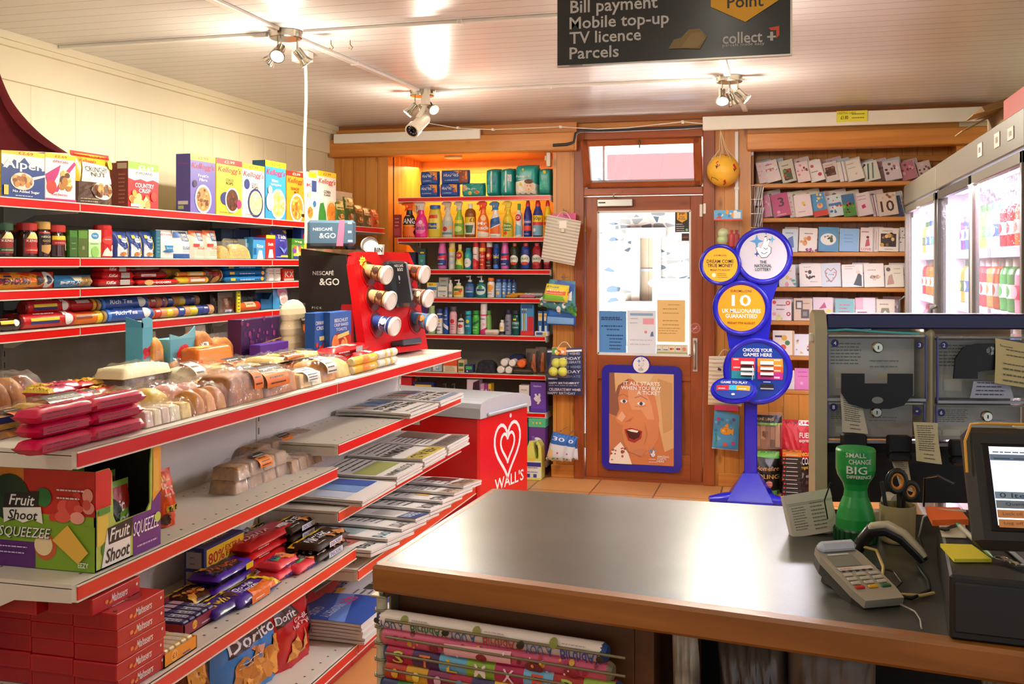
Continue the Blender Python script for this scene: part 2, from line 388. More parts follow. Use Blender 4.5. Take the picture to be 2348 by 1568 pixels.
b.box(D0,YB-.03,0,DX0-.004,YB+.12,ZF,redwood,.004);b.box(DX1+.004,YB-.03,0,D1,YB+.12,ZF,redwood,.004);b.box(DX0-.004,YB-.03,ZD+.006,DX1+.004,YB+.12,ZT0,redwood_h,.004);b.box(DX0-.004,YB-.03,ZT1,DX1+.004,YB+.12,ZF,redwood_h,.004)
b.box(D0,YB-.005,ZF,D1,YB+.1,ZC,pine_h)
b.box(DX0-.004,YB-.02,0,DX1+.004,YB+.06,.014,redwood_h)
fr=struct('door_1',b)
GX0,GX1=bx(1370),bx(1583);GZ0,GZ1=bz(1478,814),bz(1478,484);y0,y1=YB+.012,YB+.055
b=MB()
b.box(DX0,y0,.012,GX0,y1,ZD,redwood,.003);b.box(GX1,y0,.012,DX1,y1,ZD,redwood,.003);b.box(GX0,y0,GZ1,GX1,y1,ZD,redwood_h,.003);z2=bz(1478,872);b.box(GX0,y0,z2,GX1,y1,GZ0,redwood_h,.003);z3=bz(1478,1040);b.box(GX0,y0,.012,GX1,y1,z3,redwood_h,.003);b.box(GX0,y0+.018,z3,GX1,y1-.01,z2,redwood)
leaf=build('door_leaf',b,fr)
b=MB();b.box(GX0,y0+.016,GZ0,GX1,y0+.022,GZ1,glass());build('pane',b,leaf)
b=MB();w=M('e8e6e0',.3)
for a in((GX0,GZ0-.006,GX1,GZ0+.012),(GX0,GZ1-.01,GX1,GZ1+.006),(GX0-.004,GZ0,GX0+.01,GZ1),(GX1-.008,GZ0,GX1+.004,GZ1)):b.box(a[0],y0-.004,a[1],a[2],y0+.014,a[3],w)
build('glazing_bead',b,leaf)
b=MB();st=M('c9c4b8',.3,.8)
hx=bx(1592);b.box(hx-.012,y0-.008,bz(1590,852),hx+.022,y0,bz(1590,775),M('d8d5cc',.3,.6),.002);b.tube([(hx+.004,y0-.008,bz(1590,845)),(hx+.004,y0-.05,bz(1590,838)),(hx+.004,y0-.05,bz(1590,790)),(hx+.004,y0-.008,bz(1590,783))],.011,st);build('door_handle',b,leaf)
for py in(515,735,1010,560):
 if py==560:continue
 b=MB();z=bz(1342,py);b.tube([(DX0-.002,y0-.006,z-.05),(DX0-.002,y0-.006,z+.05)],.007,M('a8905a',.35,.7));build('hinge',b,leaf)
b=MB();b.box(bx(1371),y0-.045,bz(1400,474),bx(1452),y0,bz(1400,457),M('b8b5ac',.3,.7),.004);b.box(bx(1374),y0-.046,bz(1400,466.5),bx(1390),y0-.045,bz(1400,463.5),M('33322f'));b.tube([(bx(1408),y0-.02,bz(1400,457)),(bx(1408),y0-.04,bz(1400,445)),(bx(1425),y0-.03,bz(1400,441)),(bx(1430),YB-.03,bz(1400,441))],.007,st);build('door_closer',b,leaf)
b=MB();w=M('f2efe6',.35)
b.box(bx(1604),y0-.016,bz(1607,497),bx(1611),y0,bz(1607,468),w,.003);b.box(bx(1613.5),YB-.046,bz(1617,491),bx(1620),YB-.03,bz(1617,467),w,.003);tag(build('alarm_contact',b),'white two piece alarm contact on the shop door and its frame','sensor')
tz=ZT0;b=MB();h=ZT1-ZT0;hy=YB-.02;ta=radians(21);TX0,TX1=DX0+.01,DX1-.01
Tm=Matrix.Translation((0,hy,tz+.012))@Matrix.Rotation(ta,4,'X')
w_=.042
b.box(TX0-.012,-.03,0,TX0+w_,.03,h*.98,redwood,.004,Tm);b.box(TX1-w_,-.03,0,TX1+.012,.03,h*.98,redwood,.004,Tm);b.box(TX0,-.03,0,TX1,.03,w_*.9,redwood_h,.004,Tm);b.box(TX0,-.03,h*.98-w_*.9,TX1,.03,h*.98,redwood_h,.004,Tm)
b2=MB();b2.box(TX0+w_,-.004,w_*.9,TX1-w_,.004,h*.98-w_*.9,glass(),0,Tm)
b3=MB();cx_=(TX0+TX1)/2;b3.box(cx_-.008,-.055,h*.9,cx_+.008,-.03,h*.98,M('6a5a38',.4,.7),.003,Tm);b3.tube([(cx_,-.05,h*.9),(cx_,-.06,h*.84)],.005,M('6a5a38',.4,.7),T=Tm)
wn=struct('window_1',b);build('pane',b2,wn);build('catch',b3,wn)
b=MB();wt=M('f0f0ec',.3);b.box(TX0,YB+.03,ZT0,TX1,YB+.06,ZT0+.02,wt);b.box(TX0,YB+.03,ZT1-.02,TX1,YB+.06,ZT1,wt)
for x in(TX0,TX0+.11,TX1-.02):b.box(x,YB+.03,ZT0,x+.014,YB+.06,ZT1,wt)
build('window_frame',b,wn)
m,n,l,bs=newmat('rubble_stone');tc=n.new('ShaderNodeTexCoord');mp=n.new('ShaderNodeMapping');mp.inputs['Scale'].default_value=(4.5,1,9);vo=n.new('ShaderNodeTexVoronoi');vo.inputs['Scale'].default_value=1.6;ve=n.new('ShaderNodeTexVoronoi');ve.feature='DISTANCE_TO_EDGE';ve.inputs['Scale'].default_value=1.6
l.new(tc.outputs['Object'],mp.inputs[0]);l.new(mp.outputs[0],vo.inputs[0]);l.new(mp.outputs[0],ve.inputs[0]);sp=n.new('ShaderNodeSeparateXYZ');l.new(vo.outputs['Color'],sp.inputs[0])
rp=n.new('ShaderNodeValToRGB');rp.color_ramp.elements[0].color=lin('2a3844');rp.color_ramp.elements[1].color=lin('84827c');rp.color_ramp.elements[0].position=.1;rp.color_ramp.elements[1].position=.45;l.new(sp.outputs[0],rp.inputs[0])
lt=math_(n,l,'LESS_THAN',ve.outputs[0],.08);mx=n.new('ShaderNodeMix');mx.data_type='RGBA';l.new(lt,mx.inputs[0]);l.new(rp.outputs[0],mx.inputs[6]);mx.inputs[7].default_value=lin('8c8a84');l.new(mx.outputs[2],bs.inputs['Base Color']);bs.inputs['Roughness'].default_value=.9
YO=12.5
def ox(px):return bx(px,YO)
def oz(px,py):return bz(px,py,YO)
b=MB();dx0,dx1=ox(1452),ox(1512);b.box(-9,YO,-.2,dx0,YO+.3,6,m);b.box(dx1,YO,-.2,6,YO+.3,6,m);b.box(dx0,YO,oz(1480,540),dx1,YO+.3,6,m);struct('wall_outside',b)
b=MB();b.box(-9,7.96,-.12,6,YO,-.05,mottled('pale_pavement','c8c6c2','dedbd6',8,.9));struct('ground_outside',b)
b=MB();wd=boards('bleached_door','a89c88','988a76','z','x',.12,.006,.5,None);z0_=oz(1480,690);z1_=oz(1480,545)
b.box(dx0,YO+.1,z0_,dx1,YO+.15,z1_,wd)
b2=MB();wf=M('b0aca4',.6)
b2.box(dx0-.02,YO-.03,z0_,dx0+.08,YO+.1,z1_,wf);b2.box(dx1-.08,YO-.03,z0_,dx1+.02,YO+.1,z1_,wf);b2.box(dx0-.08,YO-.06,z1_,dx1+.08,YO+.1,z1_+.12,wf)
b3=MB();xm=(dx0+dx1)/2;b3.box(xm-.13,YO+.08,oz(1480,622),xm+.13,YO+.1,oz(1480,616),M('8f98a2',.4))
b4=MB();b4.box(dx0-.1,YO-.35,-.06,dx1+.1,YO+.1,z0_*.5,M('cfc8c0',.8));b4.box(dx0-.1,YO-.15,z0_*.5,dx1+.1,YO+.1,z0_,M('cfc8c0',.8))
thing('house_door','pale boarded front door with stone steps across the street','door',{'door_board':b,'door_frame':b2,'letter_slot':b3,'doorstep':b4})
b=MB();bc=M('5a7484',.5);bxx=bx(1555,11.6);zt=bz(1550,640,11.6)
b.prism([(bxx-.26,11.35),(bxx+.26,11.35),(bxx+.26,11.95),(bxx-.26,11.95)],.0,zt-.08,bc)
b2=MB();b2.box(bxx-.3,11.28,zt-.08,bxx+.3,12,zt,bc,.03)
thing('wheelie_bin','pale blue wheelie bin standing by the stone wall outside','bin',{'body':b,'lid':b2})
b=MB();zr0,zr1=bz(1480,409,11.9),bz(1480,352,11.9);b.box(bx(1392,11.9),11.9,zr0,bx(1603,11.9),12.5,zr1,M('8a3032',.6));b.box(bx(1385,11.9),11.9,zr1,bx(1610,11.9),12.5,zr1+.1,M('f0e8e4',.6));tag(build('fascia_board',b),'faded red board on the building opposite, seen through the transom','board')
# ================================================================ ceiling lights, conduits, sign
def rotm(a,ax):return Matrix.Rotation(a,4,ax)
def aimm(loc,d):
 q=Vector(d).to_track_quat('Z','Y').to_matrix().to_4x4();return Matrix.Translation(loc)@q
chrome=M('b8b0a0',.18,1);bulb=M('fff0d0',.4,0,14);dimb=M('f4ead8',.3)
WARM=(1,.92,.76)
def ceiling_light(px,py,label,heads,power=1,sc=.76):
 x,y=hz(px,py,ZC)if isinstance(py,(int,float))and px is not None else py
 base=MB();base.lathe([(.088,-.045),(.095,-.04),(.095,0)],chrome,28);base.box(-.05,-.04,-.0005,.05,.04,.0,M('eee8dc',.4))
 hs=[]
 for(ax,ay,dx,dy,dz,on)in heads:
  st=MB();st.tube([(ax,ay,-.045),(ax,ay,-.10),(ax+dx*.01,ay+dy*.01,-.112)],.006,chrome)
  Tm=aimm((ax,ay,-.112),(dx,dy,dz));hd=MB()
  hd.lathe([(.002,-.012),(.026,-.010),(.028,.0),(.028,.055),(.033,.066),(.043,.085),(.044,.093),(.038,.093)],chrome,20,T=Tm,cap=False)
  lm=MB();lm.lathe([(.0001,.088),(.039,.089),(.039,.0895),(.0001,.0905)],bulb if on else dimb,20,T=Tm,cap=False)
  hs.append((hd,{'stem':st,'bulb':lm}))
 thing('ceiling_spotlight',label,'light',{'ceiling_plate':base,'lamp_head':hs},(x,y,ZC),0,'ceiling spotlights',scale=(sc,sc,sc))
 for(ax,ay,dx,dy,dz,on)in heads:
  if on:
   d=Vector((dx,dy,dz)).normalized();p=Vector((x,y,ZC))+(Vector((ax,ay,-.112))+d*.11)*sc
   light('spot_lamp','SPOT',p,48*power*on,WARM,.035,p+d,radians(125),.9)
 light('spill_fill','POINT',(x,y,ZC-.28),8*power,WARM,.05)
 return x,y
def cv(x,y,z):a=Vector((x*cos(TH)-y*sin(TH),x*sin(TH)+y*cos(TH),z));return(a.x,a.y,a.z)
f1=ceiling_light(655,72,'three headed chrome ceiling spotlight above the cereal aisle',[(-.05,-.0,*cv(-.55,.1,-.6),.3),(-.0,-.06,*cv(-.05,-.75,-.65),1),(.06,.03,*cv(.5,.2,-.65),1.1)],1.1)
f2=ceiling_light(968,208,'chrome ceiling spotlight directly over the security camera',[(-.06,0,*cv(-.6,-.1,-.7),1),(.0,.0,*cv(.02,.3,-.9),0),(.06,0,*cv(.5,-.75,-.6),1)],.9)
f3=ceiling_light(1672,175,'chrome ceiling spotlight between the hanging sign and the door',[(-.05,-.02,*cv(-.1,-.5,-.8),1),(.0,.05,*cv(.4,.2,-.8),0),(.06,0,*cv(.62,-.2,-.6),1)],.9)
f4=(f3[0],f1[1])
ceiling_light(None,f4,'chrome ceiling spotlight hidden behind the hanging sign',[(-.05,0,*cv(-.5,.1,-.7),.3),(.05,0,*cv(.4,.3,-.7),.3)],.8)
for q,p in(((f1[0]+.1,.9),7),((f4[0],.9),5)):light('spill_fill','POINT',(q[0],q[1],ZC-.2),p,WARM,.06)  # unseen fill lamps added for ambient light; no fittings built for them
wp=M('ece8e0',.3)
def conduit(name,pts,w,label,h=.016):
 b=MB()
 for(x0,y0),(x1,y1)in zip(pts,pts[1:]):
  a=atan2(y1-y0,x1-x0);L=sqrt((x1-x0)**2+(y1-y0)**2);T=Matrix.Translation((x0,y0,ZC))@rotm(a,'Z');b.box(0,-w/2,-h,L,w/2,0,wp,.003,T)
  if L>1.2:b.box(L*.42,-w/2-.004,-h-.003,L*.42+.02,w/2+.004,0,wp,.002,T)
 tag(build(name,b),label,'conduit')
conduit('cable_conduit',[(f1[0],f1[1]+.09),(f2[0],f2[1]-.09)],.036,'white cable conduit joining the two ceiling spotlights over the grocery aisle')
conduit('cable_conduit',[(f1[0],f1[1]-.09),(f1[0],.2)],.036,'white cable conduit running from the cereal aisle spotlight towards the till')
conduit('cable_conduit',[(f1[0]-.09,f1[1]),(LW(f1[1])[0]+.06,f1[1])],.03,'white cable conduit between the cereal aisle spotlight and the cream wall')
conduit('cable_conduit',[(f1[0]+.09,f1[1]),(f4[0]-.05,f1[1])],.03,'white cable conduit running behind the top of the hanging sign')
conduit('cable_conduit',[(f2[0]+.09,f2[1]),(f3[0]-.09,f2[1]+.02)],.03,'white cable conduit crossing the bright ceiling in front of the door')
conduit('cable_conduit',[(f3[0]+.01,f3[1]+.09),(f3[0]+.04,7.0)],.036,'short white conduit from the door spotlight to the pine wall')
conduit('cable_conduit',[(f3[0]-.005,f3[1]-.09),(f4[0],f4[1])],.036,'white cable conduit between the door spotlight and the hanging sign')
jx,jy=hz(700,118,ZC)
b=MB();b.box(jx-.06,jy-.03,ZC-.05,jx+.03,jy+.03,ZC,wp,.004);b2=MB();zb=zat(500,WF.loc(jx,jy)and 4.6);pts=[(jx+.005*sin(k),jy,ZC-.05-k*(ZC-.05-1.62)/9)for k in range(10)];b2.tube(pts,.008,M('f4ecd0',.4))
thing('pull_cord','white power cord hanging from the ceiling down to the coffee machine','cord',{'junction_box':b,'cord':b2})
for px in(759,803):
 x,y=hz(px,92,ZC);b=MB();b.tube([(x,y,ZC),(x,y,ZC-.02),(x+.012,y,ZC-.035),(x+.004,y,ZC-.045),(x-.008,y,ZC-.036)],.0025,M('8a6a40',.4,.8),6);tag(build('cup_hook',b),'small brass cup hook in the ceiling, the one '+('nearer the cream wall' if px==759 else 'nearer the pine wall'),'hook')
ys=3.03;x0=bx(1278,ys);x1=bx(1812,ys);z0=bz(1545,137,ys);z1=ZC-.01;Ws=x1-x0;Hs=z1-z0
b=MB();b.box(x0,ys,z0,x1,ys+.012,z1,M('33332c',.18))
sf=lambda u,v,d:(x0+u*Ws,ys-d,z0+v*Hs)
def sv(py):return(bz(1545,py,ys)-z0)/Hs
def su(px):return(bx(px,ys)-x0)/Ws
hh=1/Hs
def srow(py0,py1,px0,px1,txt):return f't {(su(px0) + su(px1)) / 2} {(sv(py0) + sv(py1)) / 2} {su(px1) - su(px0)} {sv(py1) - sv(py0)} cfcdc4 {txt};'
sp=srow(25,-14,1308,1508,'Bill payment')+srow(62,25,1306,1534,'Mobile top-up')+srow(88,60,1306,1470,'TV licence')+srow(124,96,1306,1419,'Parcels')
sp+=srow(108,82,1657,1748,'collect')+srow(116,107,1657,1753,'parcels made easy').replace('t ','T ',1)
sp+=f"r {su(1759)} {sv(99)} {su(1779) - su(1759)} {.012} cfcdc4; r {su(1766)} {sv(106)} {.012} {sv(86) - sv(106)} cfcdc4; p e2562e {su(1762)},{sv(77)} {su(1768)},{sv(83)} {su(1780)},{sv(83)} {su(1780)},{sv(101)} {su(1787)},{sv(95)} {su(1787)},{sv(74)}; r {su(1306)} {sv(140)} {.06} {.008} 8a887e"
sp+=f"; p f2b418 {su(1630)},{sv(22)} {su(1709)},{sv(61)} {su(1790)},{sv(14)} {su(1790)},{sv(-110)} {su(1630)},{sv(-110)}; t {su(1709)} {sv(14)} {su(1750) - su(1667)} {sv(0) - sv(28)} 3a3424 Point; t {su(1709)} {sv(-22)} {su(1745) - su(1680)} {sv(-40) - sv(-5)} 3a3424 Pay"
sp+=f"; p 8a7440 {su(1533)},{sv(112)} {su(1545)},{sv(92)} {su(1562)},{sv(88)} {su(1580)},{sv(70)} {su(1604)},{sv(70)} {su(1622)},{sv(88)} {su(1605)},{sv(116)} {su(1570)},{sv(113)}; p 9a8450 {su(1563)},{sv(110)} {su(1585)},{sv(80)} {su(1610)},{sv(78)} {su(1618)},{sv(92)} {su(1600)},{sv(112)}"
b.print(sp,sf,Ws,Hs)
b2=MB();b2.box(x1,ys-.002,z0-.004,x1+.006,ys+.014,z1,M('c8c2b0',.3,.6));b2.box(x0,ys-.002,z0-.005,x1,ys+.014,z0,M('c8c2b0',.3,.6))
tag(build('hanging_sign',b),'dark services sign hanging from the ceiling, yellow badge and payment list','sign');o=bpy.data.objects['hanging_sign'];build('edge_strip',b2,o)
def wbar(px0,px1,pya,pyb,y,name,label,cat,extra=None):
 xa,xb=bx(px0,y),bx(px1,y);za=bz((px0+px1)/2,pyb,y);zb=bz((px0+px1)/2,pya,y);b=MB();b.box(xa,y-.035,za,xb,y,zb,M('eee9de',.35),.004)
 o=tag(build(name,b),label,cat);return xa,xb,za,zb
wbar(769,1103,303,325,7.03,'cable_trunking','long white trunking board on the beam over the cleaning shelves','trunking')
xa,xb,za,zb=wbar(1612,2265,257,289,7.02,'cable_trunking','long white trunking board on the beam over the greeting cards','trunking')
x0=bx(1918,6.98);x1=bx(1989,6.98);zz0=bz(1950,279,6.98);zz1=bz(1950,254,6.98)
b=MB();b.box(x0,6.978,zz0,x1,6.983,zz1,M('e8e23c',.6));b.print('T .33 .8 .6 .22 55521c GREETING CARDS; t .26 .4 .24 .34 3a3a18 £1.80; w .5 .3 .42 .35 2 55521c',flat_surf((x0,6.978,zz0),(x1-x0,0,0),(0,0,zz1-zz0)),x1-x0,zz1-zz0);tag(build('price_note',b),'yellow handwritten price note on the white trunking over the cards','note')
b=MB();xv=bx(1689,7.12);b.box(xv-.012,7.125,bz(1689,500),xv+.012,7.148,za,wp,.003);b.box(xv-.016,7.123,bz(1689,436),xv+.016,7.148,bz(1689,428),wp,.003);tag(build('cable_conduit',b),'white vertical conduit on the pine strip beside the hanging ball','conduit')
yk=7.015
def pl(pts,y=yk):return[(bx(a,y),y,bz(a,c,y))for a,c in pts]
b=MB();b.tube(pl([(1268,333),(1300,331),(1316,326),(1320,306),(1330,300),(1400,299),(1480,296),(1560,293),(1616,289)]),.011,M('2a2420',.5));tag(build('black_cable',b),'thick black cable clipped along the beam above the door','cable')
b=MB();b.tube(pl([(985,283),(1010,287),(1050,294),(1130,297),(1285,291),(1370,296),(1440,293),(1565,279),(1612,284)],7.0),.0035,M('f0ece0',.5),6)
for a,c in((1050,293),(1130,297),(1285,291),(1565,279)):x,y,z=pl([(a,c)],7.0)[0];b.box(x-.008,6.992,z-.008,x+.008,7.03,z+.008,M('f4f0e8'))
tag(build('white_wire',b),'thin white wire looping along the beam below the ceiling','wire')
cx_,cy_=hz(966,268,ZC-.16);zc_=zat(288,6.0)
t_=6.0;d=ray(958,287);P=Vector((d[0]*t_,d[1]*t_,HC+d[2]*t_));cw=M('e6dcc8',.35)
Tm=aimm(P,cv(-.45,-.8,-.62));b=MB();b.lathe([(.001,-.10),(.034,-.095),(.038,-.08),(.038,.02),(.044,.03),(.044,.075),(.036,.075)],cw,22,T=Tm,cap=False)
b2=MB();b2.lathe([(.0001,.055),(.034,.056),(.035,.07)],M('3a3a38',.2),22,T=Tm,cap=False);b2.lathe([(.0001,.058),(.016,.060),(.017,.066),(.012,.067)],M('141618',.08),16,T=Tm,cap=False)
for k in range(10):a=tau*k/10;b2.ball((.026*cos(a),.026*sin(a),.058),.004,'c8c4bc',6,4,T=Tm)
b3=MB();q=P+Vector((0,0,.04));b3.tube([q,q+Vector((.02,.03,.05)),(q.x+.03,q.y+.05,q.z+.09)],.016,cw);b3.tube([(q.x+.03,q.y+.05,q.z+.085),(q.x+.03,q.y+.05,ZC)],[.03,.02],cw,14)
thing('security_camera','white security camera hanging from the ceiling below the spotlight','camera',{'housing':b,'lens':b2,'bracket':b3})
b=MB();x,y=bx(1047,7.5),7.42;b.lathe([(.062,-.028),(.07,-.022),(.07,0)],M('d8c8a8',.4),26,c=(x,y,ZA));tag(build('alcove_downlight',b),'round pale fitting under the orange alcove ceiling','light')
light('alcove_lamp','AREA',(x,7.66,ZA-.06),8,(1,.58,.22),(.9,.3),aim=(x,7.8,0))
b=MB();x=bx(1264,7.2);b.box(x-.03,7.17,bz(1264,382,7.2),x,7.22,bz(1264,350,7.2),M('ece6d4',.4),.004);b.box(x-.045,7.18,bz(1264,368,7.2),x-.03,7.2,bz(1264,357,7.2),M('ece6d4',.4),.003);tag(build('motion_sensor',b),'small cream sensor on the edge of the alcove beside the nappies','sensor')
b=MB();x=bx(1721,7.2);b.box(x-.025,7.16,bz(1721,358,7.2),x+.022,7.2,bz(1721,328,7.2),M('dce2ea',.35),.005);tag(build('wall_sensor',b),'small white box at the upper corner of the card niche','sensor')
# ================================================================ shop shelving
steel=M('d9d4c6',.45);steel_d=mottled('grey_back_panel','7a776c','8a877c',4,.5);redst=M('d8140e',.25);lip=M('e6e0d0',.35)
def holes(b,u0,u1,v0,v1,z,T=None):
 n=max(2,int((v1-v0)/.06))
 for k in range(n):
  v=v0+(v1-v0)*(k+.5)/n
  for u in(u0,u1):b.add([(u-.004,v-.004,z),(u+.004,v-.004,z),(u+.004,v+.004,z),(u-.004,v+.004,z)],[(0,1,2,3)],'2a2824')
def shelf_mb(fr,u_back,u_front,v0,v1,z,strip=.038,hole=True):
 """one steel shelf; z is its top; front faces +u (axis 'u')"""
 b=MB();T=Matrix.Translation((fr.o[0],fr.o[1],0))@rotm(fr.a,'Z')
 b.box(u_back,v0,z-.012,u_front-.012,v1,z,steel,0,T);b.box(u_front-.012,v0,z-strip-.004,u_front,v1,z,lip,0,T)
 for v in(v0,v1-.004):
  b.prism([(u_back,z-.10),(u_back+.05,z-.10),(u_back+.16,z-.05),(u_front-.012,z-.045),(u_front-.012,z-.01),(u_back,z-.01)],0,0.004,steel,'y',T@Matrix.Translation((0,v,0)))
 if hole:
  h=MB();holes(h,u_front-.05,u_back+.05,v0+.05,v1-.05,z+.0006);b.add(h.v,h.f,'2a2824',T=T)
 s=MB();s.box(u_front,v0+.004,z-strip,u_front+.003,v1-.004,z,redst,0,T);s.box(u_front-.001,v0,z-.0045,u_front+.005,v1,z,lip,0,T);s.box(u_front-.001,v0,z-strip-.004,u_front+.005,v1,z-strip,lip,0,T)
 return(b,{'price_strip':s})
def upright(fr,u,v,z0,z1,w=.03,d=.05,col=None):
 b=MB();T=Matrix.Translation((fr.o[0],fr.o[1],0))@rotm(fr.a,'Z');b.box(u-d,v-w/2,z0,u,v+w/2,z1,col or steel,.002,T)
 for k in range(int((z1-z0)/.05)):b.box(u,v-.003,z0+k*.05+.01,u+.0006,v+.003,z0+k*.05+.035,'2a2824',0,T)
 return b
LZ=[1.783,1.547,1.416,1.250];V0,V1,V2,V3=2.1,3.779,5.42,7.06
sh=[];ups=[]
for z in LZ:
 for a,c in((V0,V1),(V1,V2),(V2,V3)):sh.append(shelf_mb(LF,-.40,0,a+.002,c-.002,z,.036))
for a,c in((V0,V1),(V1,V2),(V2,V3)):sh.append(shelf_mb(LF,-.40,.06,a+.002,c-.002,.5,.036));sh.append(shelf_mb(LF,-.40,.06,a+.002,c-.002,.12,.036))
for v in(V0+.02,V1,V2,V3-.02):ups.append(upright(LF,-.395,v,0,1.83,col=M('8a867a',.5)))
b=MB();T=Matrix.Translation((LF.o[0],LF.o[1],0))@rotm(LF.a,'Z');b.box(-.44,V0,.0,-.42,V3,1.79,steel_d,0,T)
for k in range(7):b.box(-.42,V0,.2+k*.25,-.4185,V3,.203+k*.25,'4a483f',0,T)
thing('wall_shelving','long grey steel wall shelving with red price strips under the cream wall','shelving',{'back_panel':b,'upright':ups,'shelf':sh})
GX=-1.645;GB=-1.98;GZ=1.07;GV0,GVM,GV1=2.10,3.58,5.10
sh=[shelf_mb(WF,GB-.36,GX,GV0,GVM-.002,GZ),shelf_mb(WF,GB-.36,GX,GVM+.002,GV1,GZ),shelf_mb(WF,GB,GX,GV0,GVM-.002,.75),shelf_mb(WF,GB,-1.57,GV0,GVM-.002,.45),shelf_mb(WF,GB,-1.565,GV0,GVM-.002,.088),shelf_mb(WF,GB,GX,GVM+.002,GV1,.835),shelf_mb(WF,GB,GX,GVM+.002,GV1,.58),shelf_mb(WF,GB,-1.565,GVM+.002,GV1,.365),shelf_mb(WF,GB,-1.565,GVM+.002,GV1,.088)]
b=MB();b.box(GB-.02,GV0,0,GB,GV1,1.04,M('dad8d0',.45));b.box(GB-.36,GV0,0,GB-.34,GV1,.1,M('dad8d0',.45));b.box(GB-.36,GV0,0,GB,GV0+.004,.09,steel);ups=[upright(WF,GB+.004,v,0,1.05,.028,.03)for v in(GV0+.014,GVM,GV1-.014)]
k_=MB();k_.box(-1.60,GV0,0,-1.585,GVM-.002,.052,M('b8241c',.35));k2_=MB();k2_.box(-1.60,GVM+.002,0,-1.585,GV1,.052,M('b8241c',.35))
thing('gondola','low double-sided cream steel gondola with red price strips in the middle of the shop','shelving',{'back_panel':b,'upright':ups,'shelf':sh,'kick_plate':[k_,k2_]})
YS=7.115;BF=Fr(0,YS,-pi/2)
BZ=[bz(1090,p,YS)for p in(450,544,618,683,768,856,941,1050)]
XS0,XS1=bx(912,YS),bx(1262,YS)
class BFr(Fr):pass
BF=Fr(0,YS,-pi/2)
sh=[]
for i,z in enumerate(BZ):
 e=0 if i<4 else-.035
 sh.append(shelf_mb(BF,-.40,0,XS0,XS1+e,z,.03))
b=MB();b.box(XS0,YS+.40,0,XS1,YS+.42,BZ[1]-.02,M('8a8678',.5));
ups=[upright(BF,-.39,v,0,BZ[0])for v in(XS0+.02,XS1-.02)]
thing('alcove_shelving','tall steel shelving of cleaning goods and toiletries in the pine alcove','shelving',{'back_panel':b,'upright':ups,'shelf':sh})
YC=7.2;NZ=[bz(1900,p,YC)for p in(418,498,578,659,737,818,897)]
shw=boards('card_shelf_pine','cf9048','b8772f','x','z',0,rough=.45,knots='4a1e08');sh=[]
xs=bx(1729,YC)
for i,z in enumerate(NZ):
 b=MB();b.box(xs if i<6 else N0+.001,YC-(.03 if i==6 else 0),z-.028,N1-.001,YN-.001,z,shw,.003);sh.append(b)
b=MB();b.box(N0+.001,YN-.05,ZN-.14,N1-.001,YN-.01,ZN-.10,shw,.003)
b2=MB();b2.box(xs-.02,YC+.005,NZ[6],xs-.003,YN-.001,ZN,boards('niche_end','b87a38','9a5f26','z','y',0))
thing('card_rack','pine greeting card shelves filling the niche to the side of the door','shelving',{'shelf':sh,'rail':b,'end_panel':b2})
# ================================================================ counter
zc_=.95;cA=hz(862,1290,zc_);cB=hz(1130,1120,zc_);cC=hz(1820,1162,zc_);cD=hz(2175,1466,zc_)
def ext(p,q,t):return(p[0]+(q[0]-p[0])*t,p[1]+(q[1]-p[1])*t)
cC2=ext(cB,cC,2.1);cD2=ext(cA,cD,1.75)
m,n,l,bs=newmat('worn_black_laminate');tc=n.new('ShaderNodeTexCoord');nz=n.new('ShaderNodeTexNoise');nz.inputs['Scale'].default_value=5;nz.inputs['Detail'].default_value=8;n2=n.new('ShaderNodeTexNoise');n2.inputs['Scale'].default_value=160;l.new(tc.outputs['Object'],nz.inputs[0]);l.new(tc.outputs['Object'],n2.inputs[0])
rp=n.new('ShaderNodeValToRGB');rp.color_ramp.elements[0].color=lin('34342e');rp.color_ramp.elements[1].color=lin('504f48');rp.color_ramp.elements[0].position=.3;rp.color_ramp.elements[1].position=.8
ad=math_(n,l,'ADD',math_(n,l,'MULTIPLY',nz.outputs[0],.75),math_(n,l,'MULTIPLY',n2.outputs[0],.3));l.new(ad,rp.inputs[0]);l.new(rp.outputs[0],bs.inputs['Base Color']);bs.inputs['Roughness'].default_value=.3
cwood=boards('counter_wood','a5682c','85501e','x','z',0,rough=.4,knots='3a1a08',kn=.3);cwd=boards('counter_front_wood','6a3c18','54300f','x','z',0,rough=.45,knots=None)
b=MB();b.prism([cA,cD2,cC2,cB],zc_-.003,zc_,m)
e1=MB()
def edge(b,p,q,t,z0,z1,mat,out=0):
 dx,dy=q[0]-p[0],q[1]-p[1];L=sqrt(dx*dx+dy*dy);T=Matrix.Translation((p[0],p[1],0))@rotm(atan2(dy,dx),'Z');b.box(0,-out,z0,L,t,z1,mat,.006,T);return T,L
Tf,Lf=edge(e1,cA,cD2,.02,zc_-.05,zc_+.001,cwood,.018)
edge(e1,cB,cA,.02,zc_-.05,zc_+.0005,cwood,.0)
b3=MB();b3.prism([ext(cA,cD2,.02),ext(cA,cD2,.98),ext(cB,cC2,.98),ext(cB,cC2,.02)],zc_-.045,zc_-.004,cwd)
fp=MB();fp.box(.02,.035,.02,.50,.055,zc_-.045,cwd,.002,Tf)
fp.box(.50,.035,.02,.535,.40,zc_-.045,cwd,.002,Tf);sp_=MB();sp_.box(.005,.06,0,.025,.66,zc_-.045,cwd,0,Tf)
bk=MB();bk.box(.03,.55,0,1.62,.57,zc_-.045,M('1e1c18',.6),0,Tf);bk.box(.52,.05,.2,1.2,.56,.22,M('2a241c',.6),0,Tf)
thing('shop_counter','wooden shop counter with a worn dark laminate top','counter',{'worktop':b,'edge_trim':e1,'underside':b3,'front_panel':fp,'side_panel':sp_,'back_board':bk})
